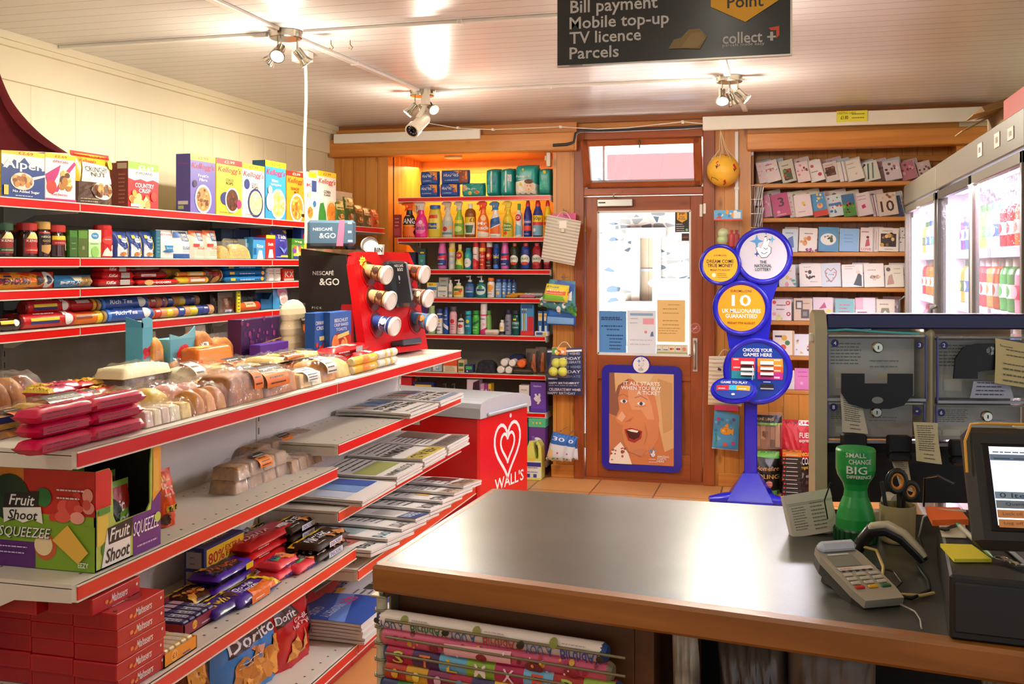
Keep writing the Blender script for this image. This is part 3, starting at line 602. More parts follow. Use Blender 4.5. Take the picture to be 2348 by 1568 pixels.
# ================================================================ goods: builders (front at -y, base at z = 0)
def carton(w,d,h,col,front='',side='',top='',right='',bev=.002):
 b=MB();b.box(-w/2,-d/2,0,w/2,d/2,h,col,bev)
 if front:b.print(front,flat_surf((-w/2,-d/2,0),(w,0,0),(0,0,h)),w,h)
 if side:b.print(side,flat_surf((-w/2,d/2,0),(0,-d,0),(0,0,h)),d,h)
 if right:b.print(right,flat_surf((w/2,-d/2,0),(0,d,0),(0,0,h)),d,h)
 if top:b.print(top,flat_surf((-w/2,-d/2,h),(w,0,0),(0,d,0)),w,d)
 return b
def wob(u,v,s):return sin(u*17+s)*cos(v*13+s*1.7)*.5+sin(u*31+v*23+s*2.3)*.3
def pouch(w,d,h,col,front='',seed=1,wr=.004,flatbase=True,nu=14,nv=18,back=True,seal=.05,rough=.28):
 """standing soft bag, sealed along the top"""
 b=MB()
 def th(u,v):
  a=max(0,1-abs(2*u-1)**2.6)**.55
  t=1 if v<.12 and flatbase else max(0,min(1,((1-seal-v)/(1-seal)))if flatbase else 1)
  t=(max(0,min(1,(1-seal-v)/.45))**.6)*(1 if flatbase else max(0,min(1,(v-seal)/.4))**.6)
  return d/2*a*t
 def sf(sg):
  def f(u,v,o=0):
   t=th(u,v);k=wob(u,v,seed)*wr*(t/(d/2+1e-6));xx=(u-.5)*w*(1-.05*(t/(d/2+1e-6))*(v>.1))
   return(xx,sg*(t+k+o),v*h)
  return f
 mm=M(col,rough)if isinstance(col,str)else col
 b.grid(lambda u,v:sf(-1)(u,v),nu,nv,mm);b.grid(lambda u,v:sf(1)(u,v),nu,nv,mm,flip=True)
 if flatbase:b.grid(lambda u,v:(sf(-1)(u,0)[0],(2*v-1)*th(u,0),0),nu,2,mm,flip=True)
 if front:b.print(front,lambda u,v,o:sf(-1)(u,v,o+.0012),w,h,sub=12,step=.0009)
 return b
def packet(w,l,t,col,top='',seed=1,crimp=.06,wr=.002,nu=16,nv=8,front='',rough=.25):
 """lying flow-wrapped packet, long side along x"""
 b=MB();mm=M(col,rough)if isinstance(col,str)else col
 def f(u,v,o=0,s=1):
  e=min(u,1-u)/crimp;a=min(1,max(0,e))**.5 if e<1 else 1
  c=max(0,1-abs(2*v-1)**5)**.45;z=t/2*a*c
  return((u-.5)*w,(v-.5)*l*(1-.06*a),t/2+s*(z+o)+wob(u,v,seed)*wr*a*c*s)
 b.grid(lambda u,v:f(u,v),nu,nv,mm);b.grid(lambda u,v:f(u,v,0,-1),nu,nv,mm,flip=True)
 if top:b.print(top,lambda u,v,o:f(u,v,o+.0008),w,l,sub=10,step=.0007)
 if front:b.print(front,lambda u,v,o:((u-.5)*w*.9,-l/2*.95-.002-o,t*(.15+.7*v)),w*.9,t)
 return b
def roll(w,r,col,prt='',ends='c9b080',rough=.25,seg=16):
 """lying biscuit roll along x; printing runs over the front and top"""
 b=MB();T=Matrix.Translation((0,0,r))@rotm(pi/2,'Y');mm=M(col,rough)
 b.lathe([(r*.7,-w/2-.008),(r*.95,-w/2),(r,-w/2+.006),(r,w/2-.006),(r*.95,w/2),(r*.7,w/2+.008)],[ends,mm,mm,mm,ends],seg,T=T)
 def f(u,v,o):
  a=-radians(60)+v*radians(190);rr=r+o+.0005
  return((u-.5)*w,-rr*cos(a),r+rr*sin(a))
 if prt:b.print(prt,f,w,r*3.3,sub=9)
 return b
PROF={'jar':[(0,.9),(.03,1),(.55,1),(.66,.96),(.74,.82),(.79,.8)],'cyl':[(0,.96),(.02,1),(.96,1),(1,.96)],'tin':[(0,1),(.86,1),(.88,.95)],'shampoo':[(0,.85),(.03,.97),(.4,1),(.7,.98),(.8,.8),(.84,.5),(.85,.45)],'taper':[(0,.8),(.03,.92),(.3,1),(.6,.92),(.85,.7),(.9,.6)],'squeeze':[(0,.88),(.03,1),(.25,.98),(.42,.84),(.55,.92),(.68,.8),(.76,.42),(.8,.38)],'spray':[(0,.92),(.03,1),(.42,.98),(.55,.8),(.64,.5),(.74,.42),(.76,.42)],'bleach':[(0,.92),(.03,1),(.6,1),(.72,.8),(.8,.55),(.84,.5)],'aerosol':[(0,.97),(.01,1),(.76,1),(.8,.9),(.82,.86)],'pump':[(0,.92),(.03,1),(.5,1),(.62,.85),(.68,.4),(.72,.35)],'barrel':[(0,.8),(.05,.95),(.4,1),(.75,.93),(.85,.7),(.88,.6)],}
def bottle(kind,w,d,h,col,cap,label='',band=None,rough=.25,arc=150,seg=20,capr=None,film_=False):
 pr=PROF[kind];R_=w/2;b=MB();mm=col if not isinstance(col,str)else M(col,rough)
 P=[(r*R_,z*h)for z,r in pr];sy=d/w
 b.lathe(P,mm,seg,1,sy)
 def rad(z):
  for(r0,z0),(r1,z1)in zip(P,P[1:]):
   if z<=z1:return r0+(r1-r0)*(z-z0)/(z1-z0+1e-9)
  return P[-1][0]
 zt=P[-1][1]
 def f(u,v,o):
  a=-pi/2+(u-.5)*radians(arc);z=v*zt;r=rad(z)+o+.0006
  return(r*cos(a),r*sy*sin(a),z)
 if label:b.print(label,f,R_*radians(arc),zt,sub=9)
 parts={'bottle_body':b}
 c=MB();cm=M(cap,.35)if cap else None;rn=P[-1][0]
 if kind=='spray':
  k=w*.9;z=zt
  c.lathe([(rn*1.15,z),(rn*1.2,z+h*.05),(rn*.8,z+h*.07)],cm,16,1,1)
  y0=k*.30;T=None
  c.prism([(-k*.52,z+h*.19),(-k*.50,z+h*.13),(-k*.1,z+h*.13),(-k*.14,z+h*.06),(k*.2,z+h*.06),(k*.30,z+h*.12),(k*.34,z+h*.2),(k*.1,z+h*.24),(-k*.3,z+h*.235)],-d*.16,d*.16,cm,'y')
  c.prism([(-k*.34,z+h*.135),(-k*.26,z+h*.135),(-k*.24,z+h*.05),(-k*.36,z-h*.04),(-k*.40,z-h*.03),(-k*.31,z+h*.05)],-d*.1,d*.1,cm,'y')
  c.box(-k*.62,-d*.1,z+h*.135,-k*.5,d*.1,z+h*.19,cm,.002)
  parts['trigger_head']=c
 elif kind=='pump':
  c.lathe([(rn*1.2,zt),(rn*1.2,zt+h*.08),(rn*.4,zt+h*.09),(rn*.35,h*.93),(rn*.5,h*.94),(rn*.5,h)],cm,14);c.box(-w*.42,-rn*.25,h*.93,rn*.3,rn*.25,h*.985,cm,.003)
  parts['pump_head']=c
 elif cap:
  cr=capr*R_ if capr else(R_*1.02 if kind in('jar','tin')else rn*1.12)
  syc=sy if kind in('jar','tin','shampoo')else 1
  c.lathe([(cr,zt-.001),(cr,h-.004),(cr*.92,h)]if kind!='bleach' else[(cr,zt),(cr*.95,h*.9),(cr*.6,h)],cm,seg,1,syc)
  parts['lid' if kind in('jar','tin')else 'cap']=c
 return parts
def jug(w,d,h,col,cap,label=''):
 b=MB();mm=M(col,.3)
 o=[(-w/2,.01),(-w/2+.01,0),(w/2-.01,0),(w/2,.01),(w/2,h*.52),(w*.46,h*.78),(w*.30,h*.9),(w*.22,h*.86),(w*.3,h*.72),(w*.3,h*.5),(w*.12,h*.5),(-w*.02,h*.86),(-w*.04,h*.9),(-w*.26,h*.9),(-w*.28,h*.86),(-w/2,h*.62)]
 b.prism(o,-d/2,d/2,mm,'y');b.box(w*.1,-d*.3,h*.8,w*.34,d*.3,h*.9,mm,.006)
 if label:b.print(label,flat_surf((-w/2,-d/2,0),(w,0,0),(0,0,h*.5)),w,h*.5)
 c=MB();c.lathe([(w*.13,h*.9),(w*.13,h*.98),(w*.11,h)],M(cap,.35),14,c=(-w*.15,0,0))
 return{'jug_body':b,'cap':c}
def lump(w,d,h,col,seed=1,p=3,n=14,wr=.03,base=.0):
 """soft rounded loaf, bun or cake"""
 b=MB();mm=M(col,.7)if isinstance(col,str)else col
 def f(u,v):
  x,y=2*u-1,2*v-1;k=max(0,1-abs(x)**p)**(1/p)*max(0,1-abs(y)**p)**(1/p)
  return(x*w/2,y*d/2,base+h*(k**.7+(wr*wob(u,v,seed)if k>0 else 0)))
 b.grid(f,n,n,mm);b.grid(lambda u,v:(f(u,v)[0],f(u,v)[1],base),2,2,mm,flip=True)
 return b
def wrap(w,d,h,seed=1,over=.04,tint=.05,col='ffffff'):
 """clear film over something lying: a loose pillow with sealed ends along x"""
 b=MB();rr=random.Random(seed);ph=[rr.random()*6 for _ in range(6)]
 def f(u,v,s=1):
  x=2*u-1;e=max(0,1-abs(x)**6)**.6;c=max(0,1-abs(2*v-1)**4)**.5
  nz=.004*(sin(u*23+v*9+ph[0])+sin(v*27-u*11+ph[1])+sin(u*41+ph[2])*.6)*e
  return(x*(w/2+over),(v-.5)*(d+.012)*(1+.05*e),.002+(h+.006+nz)*e*c if s>0 else .001)
 b.grid(lambda u,v:f(u,v),22,12,film(col,.1,tint));return b
def bread_thing(w,d,h,crust,seed=1,n=1,label=None,top=None,p=3,tint=.05):
 """wrapped bakery goods lying along x: n pieces in a film with an optional label"""
 b=[];
 for i in range(n):
  ww=w/n;q=lump(ww*.96,d*.94,h*.95,crust[i%len(crust)],seed+i,p);q.v=[(x+(i-(n-1)/2)*ww,y,z)for x,y,z in q.v];b.append(q)
 parts={'bake':b,'wrapper':wrap(w,d,h,seed,.025,tint)}
 if label:
  x,wd,col,spec=label;q=MB()
  def f(u,v,o):
   X=(x-.5)*w+(u-.5)*wd;a=-.15+1.5*v;k=1 if a>.75 else .93+.07*max(0,a)/.75
   return(X,-d*.5*cos(min(a,1.5))*1.04*k-.009*cos(a)-o*cos(a)+d*.12*max(0,v-.5),h*(.45+.56*sin(max(a,-.15))**1)+.012*sin(max(a,0))+o*max(0,sin(a)))
  q.grid(lambda u,v:f(u,v,0),2,9,M(col,.4));q.print(spec,f,wd,d*.9,sub=8,off=.001);parts['label']=q
 return parts
def newspaper(w,l,t,top,seed=1):
 """folded paper lying flat, masthead towards +y; fold along -y... printing on top"""
 b=MB();rr=random.Random(seed);a0=rr.random()*6
 def f(u,v,o=0):return((u-.5)*w,(v-.5)*l,t+o+.003*sin(u*3.2+a0)*(1-v)+.002*sin(v*5+a0))
 pm=M('e8e6e0',.7)
 b.grid(lambda u,v:f(u,v),8,8,pm);b.grid(lambda u,v:(f(u,v)[0],f(u,v)[1],f(u,v)[2]-t),8,8,pm,flip=True)
 for k in range(3):
  z0,z1=k/3,(k+.86)/3
  for s in range(4):
   def g(a,c,s=s,z0=z0,z1=z1):
    u,v=((a,0),(1,a),(1-a,1),(0,1-a))[s];x,y,z=f(u,v);e=.0015*k
    return(x,y,z-t+t*(z0+(z1-z0)*c))
   b.grid(g,8,1,pm if k!=1 else M('cfccc4',.7))
 if top:b.print(top,lambda u,v,o:f(u,v,o+.0006),w,l,sub=7)
 return b
class Row:
 def __init__(s,fr,mode,z,u=0):s.fr=fr;s.mode=mode;s.z=z;s.u=u
 def at(s,px0,px1,ytop,set_,dep,z=None):
  z=s.z if z is None else z
  if s.mode=='u':a,t0=s.fr.hx(px0,s.u-set_);c,t1=s.fr.hx(px1,s.u-set_)
  else:a,t0=WF.hy(px0,s.u+set_);c,t1=WF.hy(px1,s.u+set_)
  h=zat(ytop,(t0+t1)/2)-z;w=c-a;m=(a+c)/2
  if s.mode=='u':p=s.fr.w(s.u-set_-dep/2,m);rz=s.fr.a+pi/2
  else:p=(m,s.u+set_+dep/2);rz=0
  return w,h,(p[0],p[1],z),rz
L1,L2,L3,L4=[Row(LF,'u',z+.002)for z in LZ]
GT=Row(WF,'u',GZ+.002,GX);G2=Row(WF,'u',.752,GX);G3=Row(WF,'u',.452,-1.57);G4=Row(WF,'u',.090,-1.565)
BR=[Row(WF,'y',z+.002,YS)for z in BZ]
NR=[Row(WF,'y',z+.001,YC)for z in NZ]
def put(row,name,cat,label,px0,px1,ytop,set_,dep,fn,group=None,z=None,rot=0,gap=.985,hmul=1):
 w,h,loc,rz=row.at(px0,px1,ytop,set_,dep,z)
 return thing(name,label,cat,fn(w*gap,dep,h*hmul),loc,rz+rot,group)
def box_(col,front='',side='',top='',right='',bev=.002):return lambda w,d,h:carton(w,d,h,col,front,side,top,right,bev)
def pch(col,front='',seed=1,**k):return lambda w,d,h:pouch(w,d,h,col,front,seed,**k)
def btl(kind,col,cap,label='',**k):return lambda w,d,h:bottle(kind,w,d,h,col,cap,label,**k)
def pkt(col,top='',seed=1,**k):return lambda w,d,h:packet(w,d,h,col,top,seed,**k)
def rol(col,prt='',**k):return lambda w,d,h:roll(w,h/2,col,prt,**k)
# ================================================================ wall shelving: cereals, tea and sugar, biscuits
ce='cereal boxes on the top wall shelf'
KEL='i .5 .80 .92 .13 {} Kellogg\'s;'
def ktop(col,tc):return f'r 0 .9 1 .1 {col}; t .5 .95 .4 .05 {tc} £2.99;'
put(L1,'cereal_box','cereal box','wide blue and white muesli box with snowy mountains, behind the hanging red cloth',2,103,346,.05,.075,box_('f2f2ee','p 1d3f86 0,0 1,0 1,.62 .82,.72 .7,.66 .52,.86 .4,.74 .28,.8 .12,.6 0,.7; r 0 .9 1 .1 f4d21c; t .55 .95 .34 .06 c02a20 £2.69; t .5 .68 .94 .24 ffffff Alpen; c .47 .36 .27 e8dcc8 .55; s .28 .29 .38 .14 30 .05 c88a4a,a86a30,e0b070,8a5228; p f2ece0 .7,.40 1,.5 1,.54 .68,.46; t .55 .14 .62 .07 ffffff No Added Sugar; w .3 .05 .5 .03 1 ffffff; r .04 .06 .1 .2 e8c860','r 0 0 1 1 f0cc20; r .2 .1 .6 .7 1d3f86'),ce)
put(L1,'cereal_box','cereal box','white cereal box with magenta swoosh and red berries, beside the muesli',103,174,354,.05,.07,box_('f0ece6','r 0 .9 1 .1 f0c818; t .5 .95 .4 .05 b83020 £2.69; p b4206e .0,.55 .5,.78 .42,.58 .2,.3 .36,.28 .62,.62 .95,.88 1,.82 .55,.42 .4,.2 .1,.22; c .2 .3 .16 d8382c; s .5 .32 .3 .3 26 .08 d8a850,a8702a,e8c880,5a3418; r 0 0 1 .06 b4206e; t .45 .15 .5 .05 b4206e Red Berries; t .5 .84 .5 .05 b4206e SPECIAL'),ce)
put(L1,'cereal_pouch','cereal pouch','crinkled yellow and brown granola pouch with a red top band',176,270,350,.03,.085,pch('e8b42c','r .03 .9 .94 .1 b81c14; t .6 .945 .3 .05 f0c030 £2.79; i .35 .82 .4 .08 c0301c Kellogg\'s; r .0 .0 1 .42 4a2c18; p f2e8d4 .12,.42 .9,.42 .84,.76 .2,.8; t .5 .67 .56 .1 3a2210 CRUNCHY; t .5 .57 .36 .08 3a2210 NUT; c .62 .27 .3 f0e6d4 .5; s .4 .2 .42 .14 40 .05 b0703a,8a4e22,d09a58,5a3218; w .1 .04 .4 .05 2 d8c8a0; c .88 .8 .08 9ab83a',3),ce)
put(L1,'cereal_box','cereal box','maroon sided cereal box half hidden behind the green topped one',271,288,374,.16,.07,box_('7a2a26','r .1 .84 .8 .12 c8b8a0; w .2 .1 .6 .6 8 b87a6a'),ce)
put(L1,'cereal_box','cereal box','red and white cereal box with a green top band and fruit clusters',293,364,374,.05,.065,box_('c8242c','r 0 .84 1 .16 86b03a; t .58 .9 .5 .09 ffffff £2.69; r 0 .58 1 .26 f4f0e8; p c8242c 0,.58 0,.64 .2,.6 .4,.64 .6,.6 .8,.65 1,.6 1,.58; t .5 .76 .56 .07 3a2a2a JORDANS; t .52 .5 .62 .1 ffffff COUNTRY; t .52 .39 .38 .09 ffffff CRiSP; s .08 .06 .55 .2 34 .07 d8a058,e8c080,b8702c,f0d8a0; c .82 .28 .1 e04030; c .18 .32 .07 e8a040; r .06 .03 .3 .06 e8e4dc','r 0 0 1 1 7a2a26; r .1 .84 .8 .12 c8b8a0; w .2 .1 .6 .6 8 b87a6a'),ce)
put(L1,'cereal_box','cereal box','purple cereal box with yellow price band and fruit bowl, at the end of its row',436,494,357,.05,.085,box_('7468b8',ktop('f2d41c','c03a28')+KEL.format('b01c3c')+'t .5 .65 .42 .05 ffffff Fruit\'n; t .5 .58 .32 .05 ffffff Fibre; b .5 .25 .33 f0ece0 c89050,8a5a2c,e0b878,6a3c20; c .16 .5 .08 3a2a50','r 0 0 1 1 453a7c; t .5 .84 .7 .03 8a3060 Kellogg\'s; r .15 .14 .7 .06 b8b0a8; r .15 .06 .4 .06 9aa060'),ce)
put(L1,'cereal_box','cereal box','yellow cereal box with red price band and brown chocolate cereal',496,555,366,.05,.07,box_('f2dc3c',ktop('c8241c','f4d8a8')+KEL.format('c81e1c')+'t .5 .63 .3 .05 3a2214 COCO; t .5 .57 .28 .05 3a2214 POPS; c .34 .3 .2 2a3478 .7; b .6 .28 .28 f0e8d8 5a2a14,7a3e1e,4a2010; c .86 .22 .1 c83070; w .1 .05 .6 .03 1 8a6a20'),ce)
put(L1,'cereal_box','cereal box','white cereal box with a navy bowl of pale chocolate cereal',555,607,378,.05,.07,box_('f4efe2',ktop('f2d41c','c03a28')+KEL.format('c81e1c')+'t .56 .63 .3 .05 3a2214 COCO; t .56 .57 .28 .05 3a2214 POPS; c .2 .62 .12 24367c; b .58 .28 .34 24306a e8d498,d8bc78,f0e4b4; w .1 .05 .5 .03 1 8a8a80'),ce)
put(L1,'cereal_box','cereal box','bright blue puffed rice cereal box with yellow price band',608,656,371,.05,.085,box_('2c8cc4',ktop('f2d41c','c03a28')+KEL.format('c0203c')+'t .45 .67 .3 .05 ffffff Rice; t .5 .6 .5 .05 ffffff Krispies; b .6 .27 .37 f4efe4 f0b868,e89a48,f8d8a0; c .2 .3 .18 f0e8e0 1.2; c .2 .5 .1 f0c0a0','r 0 0 1 1 1c5c84'),ce)
put(L1,'cereal_box','cereal box','orange cereal box with red price band and a bowl of nut flakes',657,701,394,.05,.07,box_('ee8c1c',ktop('c8241c','f4d8a8')+KEL.format('c01c1c')+'t .42 .65 .46 .06 5a2c10 CRUNCHY; t .5 .58 .25 .05 5a2c10 NUT; b .52 .27 .37 f4ecdc d88030,e8a040,b85c1c,f0c070; r .75 .1 .25 .06 3a2410'),ce)
put(L1,'cereal_box','cereal box','narrow variety cereal box with a blue and cream front beside the corn flakes',702,727,395,.06,.07,box_('ece4d4','r .2 .9 .8 .1 f2d41c; t .3 .74 .5 .06 c81e1c K; r .5 .62 .5 .22 2a4a8c; b .35 .2 .3 e8d8b0 d89040,c86028; c .75 .38 .14 3878b0; r .1 .5 .3 .1 f0e0a0'),ce)
put(L1,'cereal_box','cereal box','white corn flakes box with a green shape and orange flakes',728,771,394,.05,.06,box_('f6f1e6',ktop('f2d41c','c03a28')+KEL.format('c81e1c')+'t .5 .61 .36 .06 2a2420 CORN; t .5 .55 .34 .04 2a2420 FLAKES; p 2f8a38 .02,0 .45,0 .42,.2 .3,.4 .12,.38 .05,.2; b .72 .22 .3 f0e0c0 e88a30,f0a848,d87020'),ce)
put(L1,'shelf_box','carton','plain cream carton behind the green packets at the end of the top shelf',772,808,440,.18,.1,box_('d8ccb0'))
for i,(a,c,y,col,col2)in enumerate(((772,795,458,'4c6a2a','d8c878'),(793,818,452,'3c5a22','c8a868'),(816,838,470,'5a4a22','b06a30'),(836,858,476,'6a5a2c','e0c090'),(856,872,480,'c8481c','e88a50'))):
 put(L1,'sauce_packet','packet',('dark green sauce packet next to the corn flakes box','green sauce packet with cream corner, second from the corn flakes box','brown gravy packet with a dish picture on the top shelf end','olive and brown sauce packet leaning near the shelf end','orange sauce packet at the very end of the top shelf')[i],a,c,y,.03+.02*(i%2),.05,pch(col,f'r .1 .6 .8 .22 {col2}; c .5 .3 .3 {col2} .5; s .3 .2 .4 .15 8 .08 8a3c1c,e0b060; w .15 .66 .6 .1 1 3a2a14',i+2,wr=.006),'sauce packets at the end of the top shelf')
co='coffee jars on the second wall shelf';gl_=M('3a1a0c',.12)
put(L2,'coffee_jar','jar','instant coffee jar with a dark green lid',3,41,511,.05,.07,btl('jar',gl_,'1c4a2c','r .12 .12 .76 .55 8a1e1a; p e8d890 .2,.67 .8,.67 .62,.92 .38,.92; t .5 .6 .6 .09 f4ece0 KENCO; r .12 .2 .76 .14 2a5a34; w .2 .24 .6 .06 1 e8e0d0'),co)
put(L2,'coffee_jar','jar','coffee jar standing back between the green lidded and red lidded jars',42,62,516,.12,.07,btl('jar',gl_,'9a2418','r .2 .2 .6 .5 6a1c14'),co)
put(L2,'coffee_jar','jar','large instant coffee jar with a red lid and arched gold label',61,95,511,.05,.075,btl('jar',gl_,'b42018','r .12 .12 .76 .55 a81e1c; p f0d880 .2,.67 .8,.67 .62,.92 .38,.92; t .5 .6 .6 .09 f4ece0 KENCO; r .12 .2 .76 .14 c83020; w .2 .24 .6 .06 1 e8e0d0'),co)
put(L2,'coffee_jar','jar','slim coffee jar with a gold lid and black label',95,124,508,.05,.06,btl('jar',gl_,'c8a050','r .1 .5 .8 .34 1a1410; t .5 .72 .6 .07 e8dcc0 NESCAFE; t .5 .58 .5 .07 d0a850 GOLD; p c89858 .2,.2 .5,.1 .8,.3 .8,.45 .2,.42; r .1 .84 .8 .06 b02018',rough=.15),co)
put(L2,'coffee_jar','jar','coffee jar with red lid, yellow band and dark granules, beside the green tea',125,160,516,.05,.07,btl('jar',gl_,'b8281c','r .1 .68 .8 .16 ecc828; r .1 .48 .8 .2 a02018; w .2 .55 .6 .05 1 f0e0d0; c .8 .4 .14 e8e0d4; c .8 .4 .09 5a2a14'),co)
te='tea boxes on the second wall shelf'
put(L2,'tea_box','box','dark green tea box next to the coffee jars',160,178,528,.05,.07,box_('3a7a22','r 0 0 1 .75 2e5a18; w .2 .3 .6 .2 2 6a9a4a'),te)
put(L2,'tea_box','box','olive green tea box in front of the pale tea box',180,202,528,.05,.08,box_('5a8a26','r .05 0 .9 .7 4a5c1c; c .5 .35 .14 8a8a60'),te)
put(L2,'tea_box','box','pale mint green tea box with a blue oval badge',203,232,527,.05,.075,box_('b8dc9c','r 0 .55 1 .45 d8eed8; c .5 .78 .3 3a8ac0 .6; i .5 .78 .4 .08 ffffff Tetley; w .15 .48 .7 .06 1 5a9a6a; c .5 .2 .3 8ac060','r 0 0 1 1 a8d08c',''),te)
put(L2,'drink_tin','tin','red tub of hot chocolate with a red lid',234,267,516,.04,.075,btl('tin','c81c1c','c01818','c .5 .6 .3 e03a30 .5; w .3 .62 .4 .06 1 f4d8d0; p f0e4d8 .2,.05 .8,.05 .7,.3 .55,.2 .4,.36 .28,.24; c .7 .35 .1 e8c0b0',capr=.96))
for i,(a,c)in enumerate(((270,300),(301,330),(331,357))):
 put(L2,'milk_powder_packet','packet','blue packet with a white swirl and cup, '+('beside the red tub','between its two twins','last of three before the white bag')[i],a,c,531,.05,.06,pch('24408c','r .1 .05 .8 .5 e8ecf0; p 24408c .1,.55 .9,.62 .9,.4 .5,.3; c .55 .66 .25 f0f4f8 .45; r .18 .74 .2 .12 f0c830; r .75 .1 .16 .7 f0d040; c .4 .15 .2 c87a3c .5; w .3 .66 .4 .08 1 24408c',i,flatbase=True,seal=.03),'blue packets on the second wall shelf')
put(L2,'sugar_box','box','teal sided box squeezed in before the white caster sugar',358,369,528,.05,.06,box_('2c6a84','w .2 .2 .6 .5 5 6aa0b0'))
sg='sugar bags on the second wall shelf'
put(L2,'sugar_bag','bag','white sugar bag with a blue cup and red script',370,406,527,.04,.07,pch('f0ece4','i .5 .84 .7 .1 c0303c Whitworths; p 3a8ac0 .2,.45 .85,.45 .75,.28 .3,.28; e .5 .24 .36 2a6aa0 .14; w .3 .34 .4 .05 1 e8f0f4; w .2 .14 .6 .05 1 c06a6a',4,seal=.02,wr=.002),sg)
put(L2,'sugar_bag','bag','white and blue sugar bag with navy badge',407,443,529,.04,.07,pch('f0f0ee','r 0 0 1 .16 24509c; r .3 .62 .5 .34 1c2c5a; t .55 .84 .3 .09 ffffff TATE; t .55 .7 .3 .09 ffffff LYLE; t .55 .38 .5 .1 24509c SUGAR; w .3 .22 .5 .08 2 6a8ac0; r 0 .75 .24 .2 3a6ab0',5,seal=.02,wr=.002),sg)
for i,(a,c)in enumerate(((444,475),(476,505))):
 put(L2,'sugar_bag','bag','cream and orange sugar bag with navy badge, '+('beside the blue sugar bag','beside the clear rice bags')[i],a,c,528,.04,.07,pch('f4e4d2','p e8703c 0,1 1,1 1,.7 .7,.78 .3,.72 0,.86; r .35 .62 .4 .36 1c2c5a; t .55 .86 .26 .09 ffffff TATE; t .55 .72 .26 .09 ffffff LYLE; t .58 .38 .62 .11 d8602c SUGAR; r .08 .42 .3 .1 e04a3a; w .2 .12 .6 .12 3 b88060',6+i,seal=.02,wr=.002),sg)
for i,(a,c,y)in enumerate(((506,528,553),(525,577,548))):
 w,h,loc,rz=L2.at(a,c,y,.04,.07);b=MB();q=lump(w,.07,h*.75,mottled('dry_rice','d8b868','c09a48',120,.7),3+i,2.4)
 thing('rice_bag','clear knotted bag of pale dry rice, '+('smaller one beside the sugar','larger one in front of the blue tubs')[i],'bag',{'rice':q,'bag_film':pouch(w*1.05,.085,h,film('f4f0e0',.1,.1),'',3+i,.008)},loc,rz)
for i,(a,c,y,cl)in enumerate(((508,535,524,'2c4a6a'),(536,572,526,'24406a'),(575,600,524,'26306c'))):
 put(L2,'flour_tub','tub','dark blue tub standing at the back of the second shelf, '+('by the sugar bags','above the clear rice bag','above the salt box')[i],a,c,y,.2,.08,box_(cl,'r 0 .55 1 .06 e8d060; w .2 .65 .6 .1 1 8aa0c0'))
put(L2,'cereal_bar_box','box','small teal box beside the light blue rice box',562,578,548,.08,.05,box_('2c7aa0','r .1 .6 .8 .2 a0d0e0'))
put(L2,'rice_box','box','light blue rice box with white grains',580,609,544,.05,.06,box_('3c96d0','r 0 .88 1 .12 1c3a7c; t .55 .6 .5 .16 ffffff Rice; p f0f0ec .3,0 .8,0 .7,.4 .45,.4; r .05 .2 .2 .3 1c5a98'))
put(L2,'salt_box','box','red packet with yellow top and white pile, beside the light blue box',610,631,539,.05,.06,box_('d8281e','r 0 .86 1 .14 f0d030; t .5 .62 .6 .12 ffffff Salt; p f0ece4 .2,.05 .8,.05 .7,.4 .35,.4'))
put(L2,'rice_bag','bag','deep purple rice pouch with white lettering',632,668,525,.04,.07,pch('33348c','i .5 .74 .5 .13 ffffff Tilda; w .3 .6 .4 .06 1 a8b0e0; p 6a7ac8 .2,.42 .5,.16 .8,.42 .6,.36 .5,.3 .4,.36; r .3 .06 .5 .07 e8d048; r .7 .86 .2 .1 e8c040; w .1 .06 .2 .06 1 e0e0f0',4))
put(L2,'stuffing_box','box','green and yellow box with vegetables, on the second shelf by the coffee machine',669,698,547,.05,.06,box_('6a9a2c','r 0 .7 1 .3 3a7a28; t .5 .84 .6 .12 f4e8c0 Veg; s .15 .2 .7 .4 18 .12 e8c040,d87020,7a4a9a,f0e0a0; r .1 .03 .8 .12 24408c'))
put(L2,'stock_box','box','navy box standing back behind the green and yellow box',670,692,526,.16,.06,box_('1f2660','w .2 .5 .6 .2 2 6a70b0'))
put(L2,'stock_box','box','bright blue box at the far end by the coffee machine, yellow flash',691,703,520,.06,.06,box_('2a4ab8','r 0 .3 1 .3 e8c040; c .5 .7 .3 d83030'))
for i,(a,c,y,cl)in enumerate(((806,822,562,'2a2c50'),(824,845,566,'6a2c2c'),(846,866,560,'2c2c30'))):
 put(L2,'pickle_jar','jar',('dark jar in shade above the cup lids','maroon jar in shade above the cup lids','black jar in shade at the far end of the second shelf')[i],a,c,y,.08,.07,btl('jar',M(cl,.2),'3a3a44','r .1 .2 .8 .4 8a7a6a'))
bi='biscuit packets on the third wall shelf'
put(L3,'biscuit_packet','packet','long red and orange chocolate biscuit packet with navy lettering',0,143,624,.03,.09,lambda w,d,h:pouch(w,d,h,'d2281e','e .3 .45 .46 f2a024 .24; t .25 .46 .42 .4 24306c PENGUIN; c .82 .52 .1 f0f0ee 1; c .82 .52 .055 2a2a4a; c .64 .5 .06 2a2a3a; w .4 .14 .2 .1 1 f0d8d0; r .1 .72 .1 .1 2a2a5a',2,flatbase=False,seal=.02),bi)
put(L3,'wafer_packet','packet','blue and tan wafer biscuit packet beside the long red one',141,225,631,.03,.08,lambda w,d,h:pouch(w,d,h,'3a86c4','r .5 .12 .45 .76 b8905a; r .35 .55 .3 .35 e8dcc0; s .55 .2 .36 .5 10 .05 a07840,c8a468; t .3 .4 .5 .26 f0f0f0 MILK; w .1 .1 .4 .1 1 e0ecf4',4,flatbase=False,seal=.03),bi)
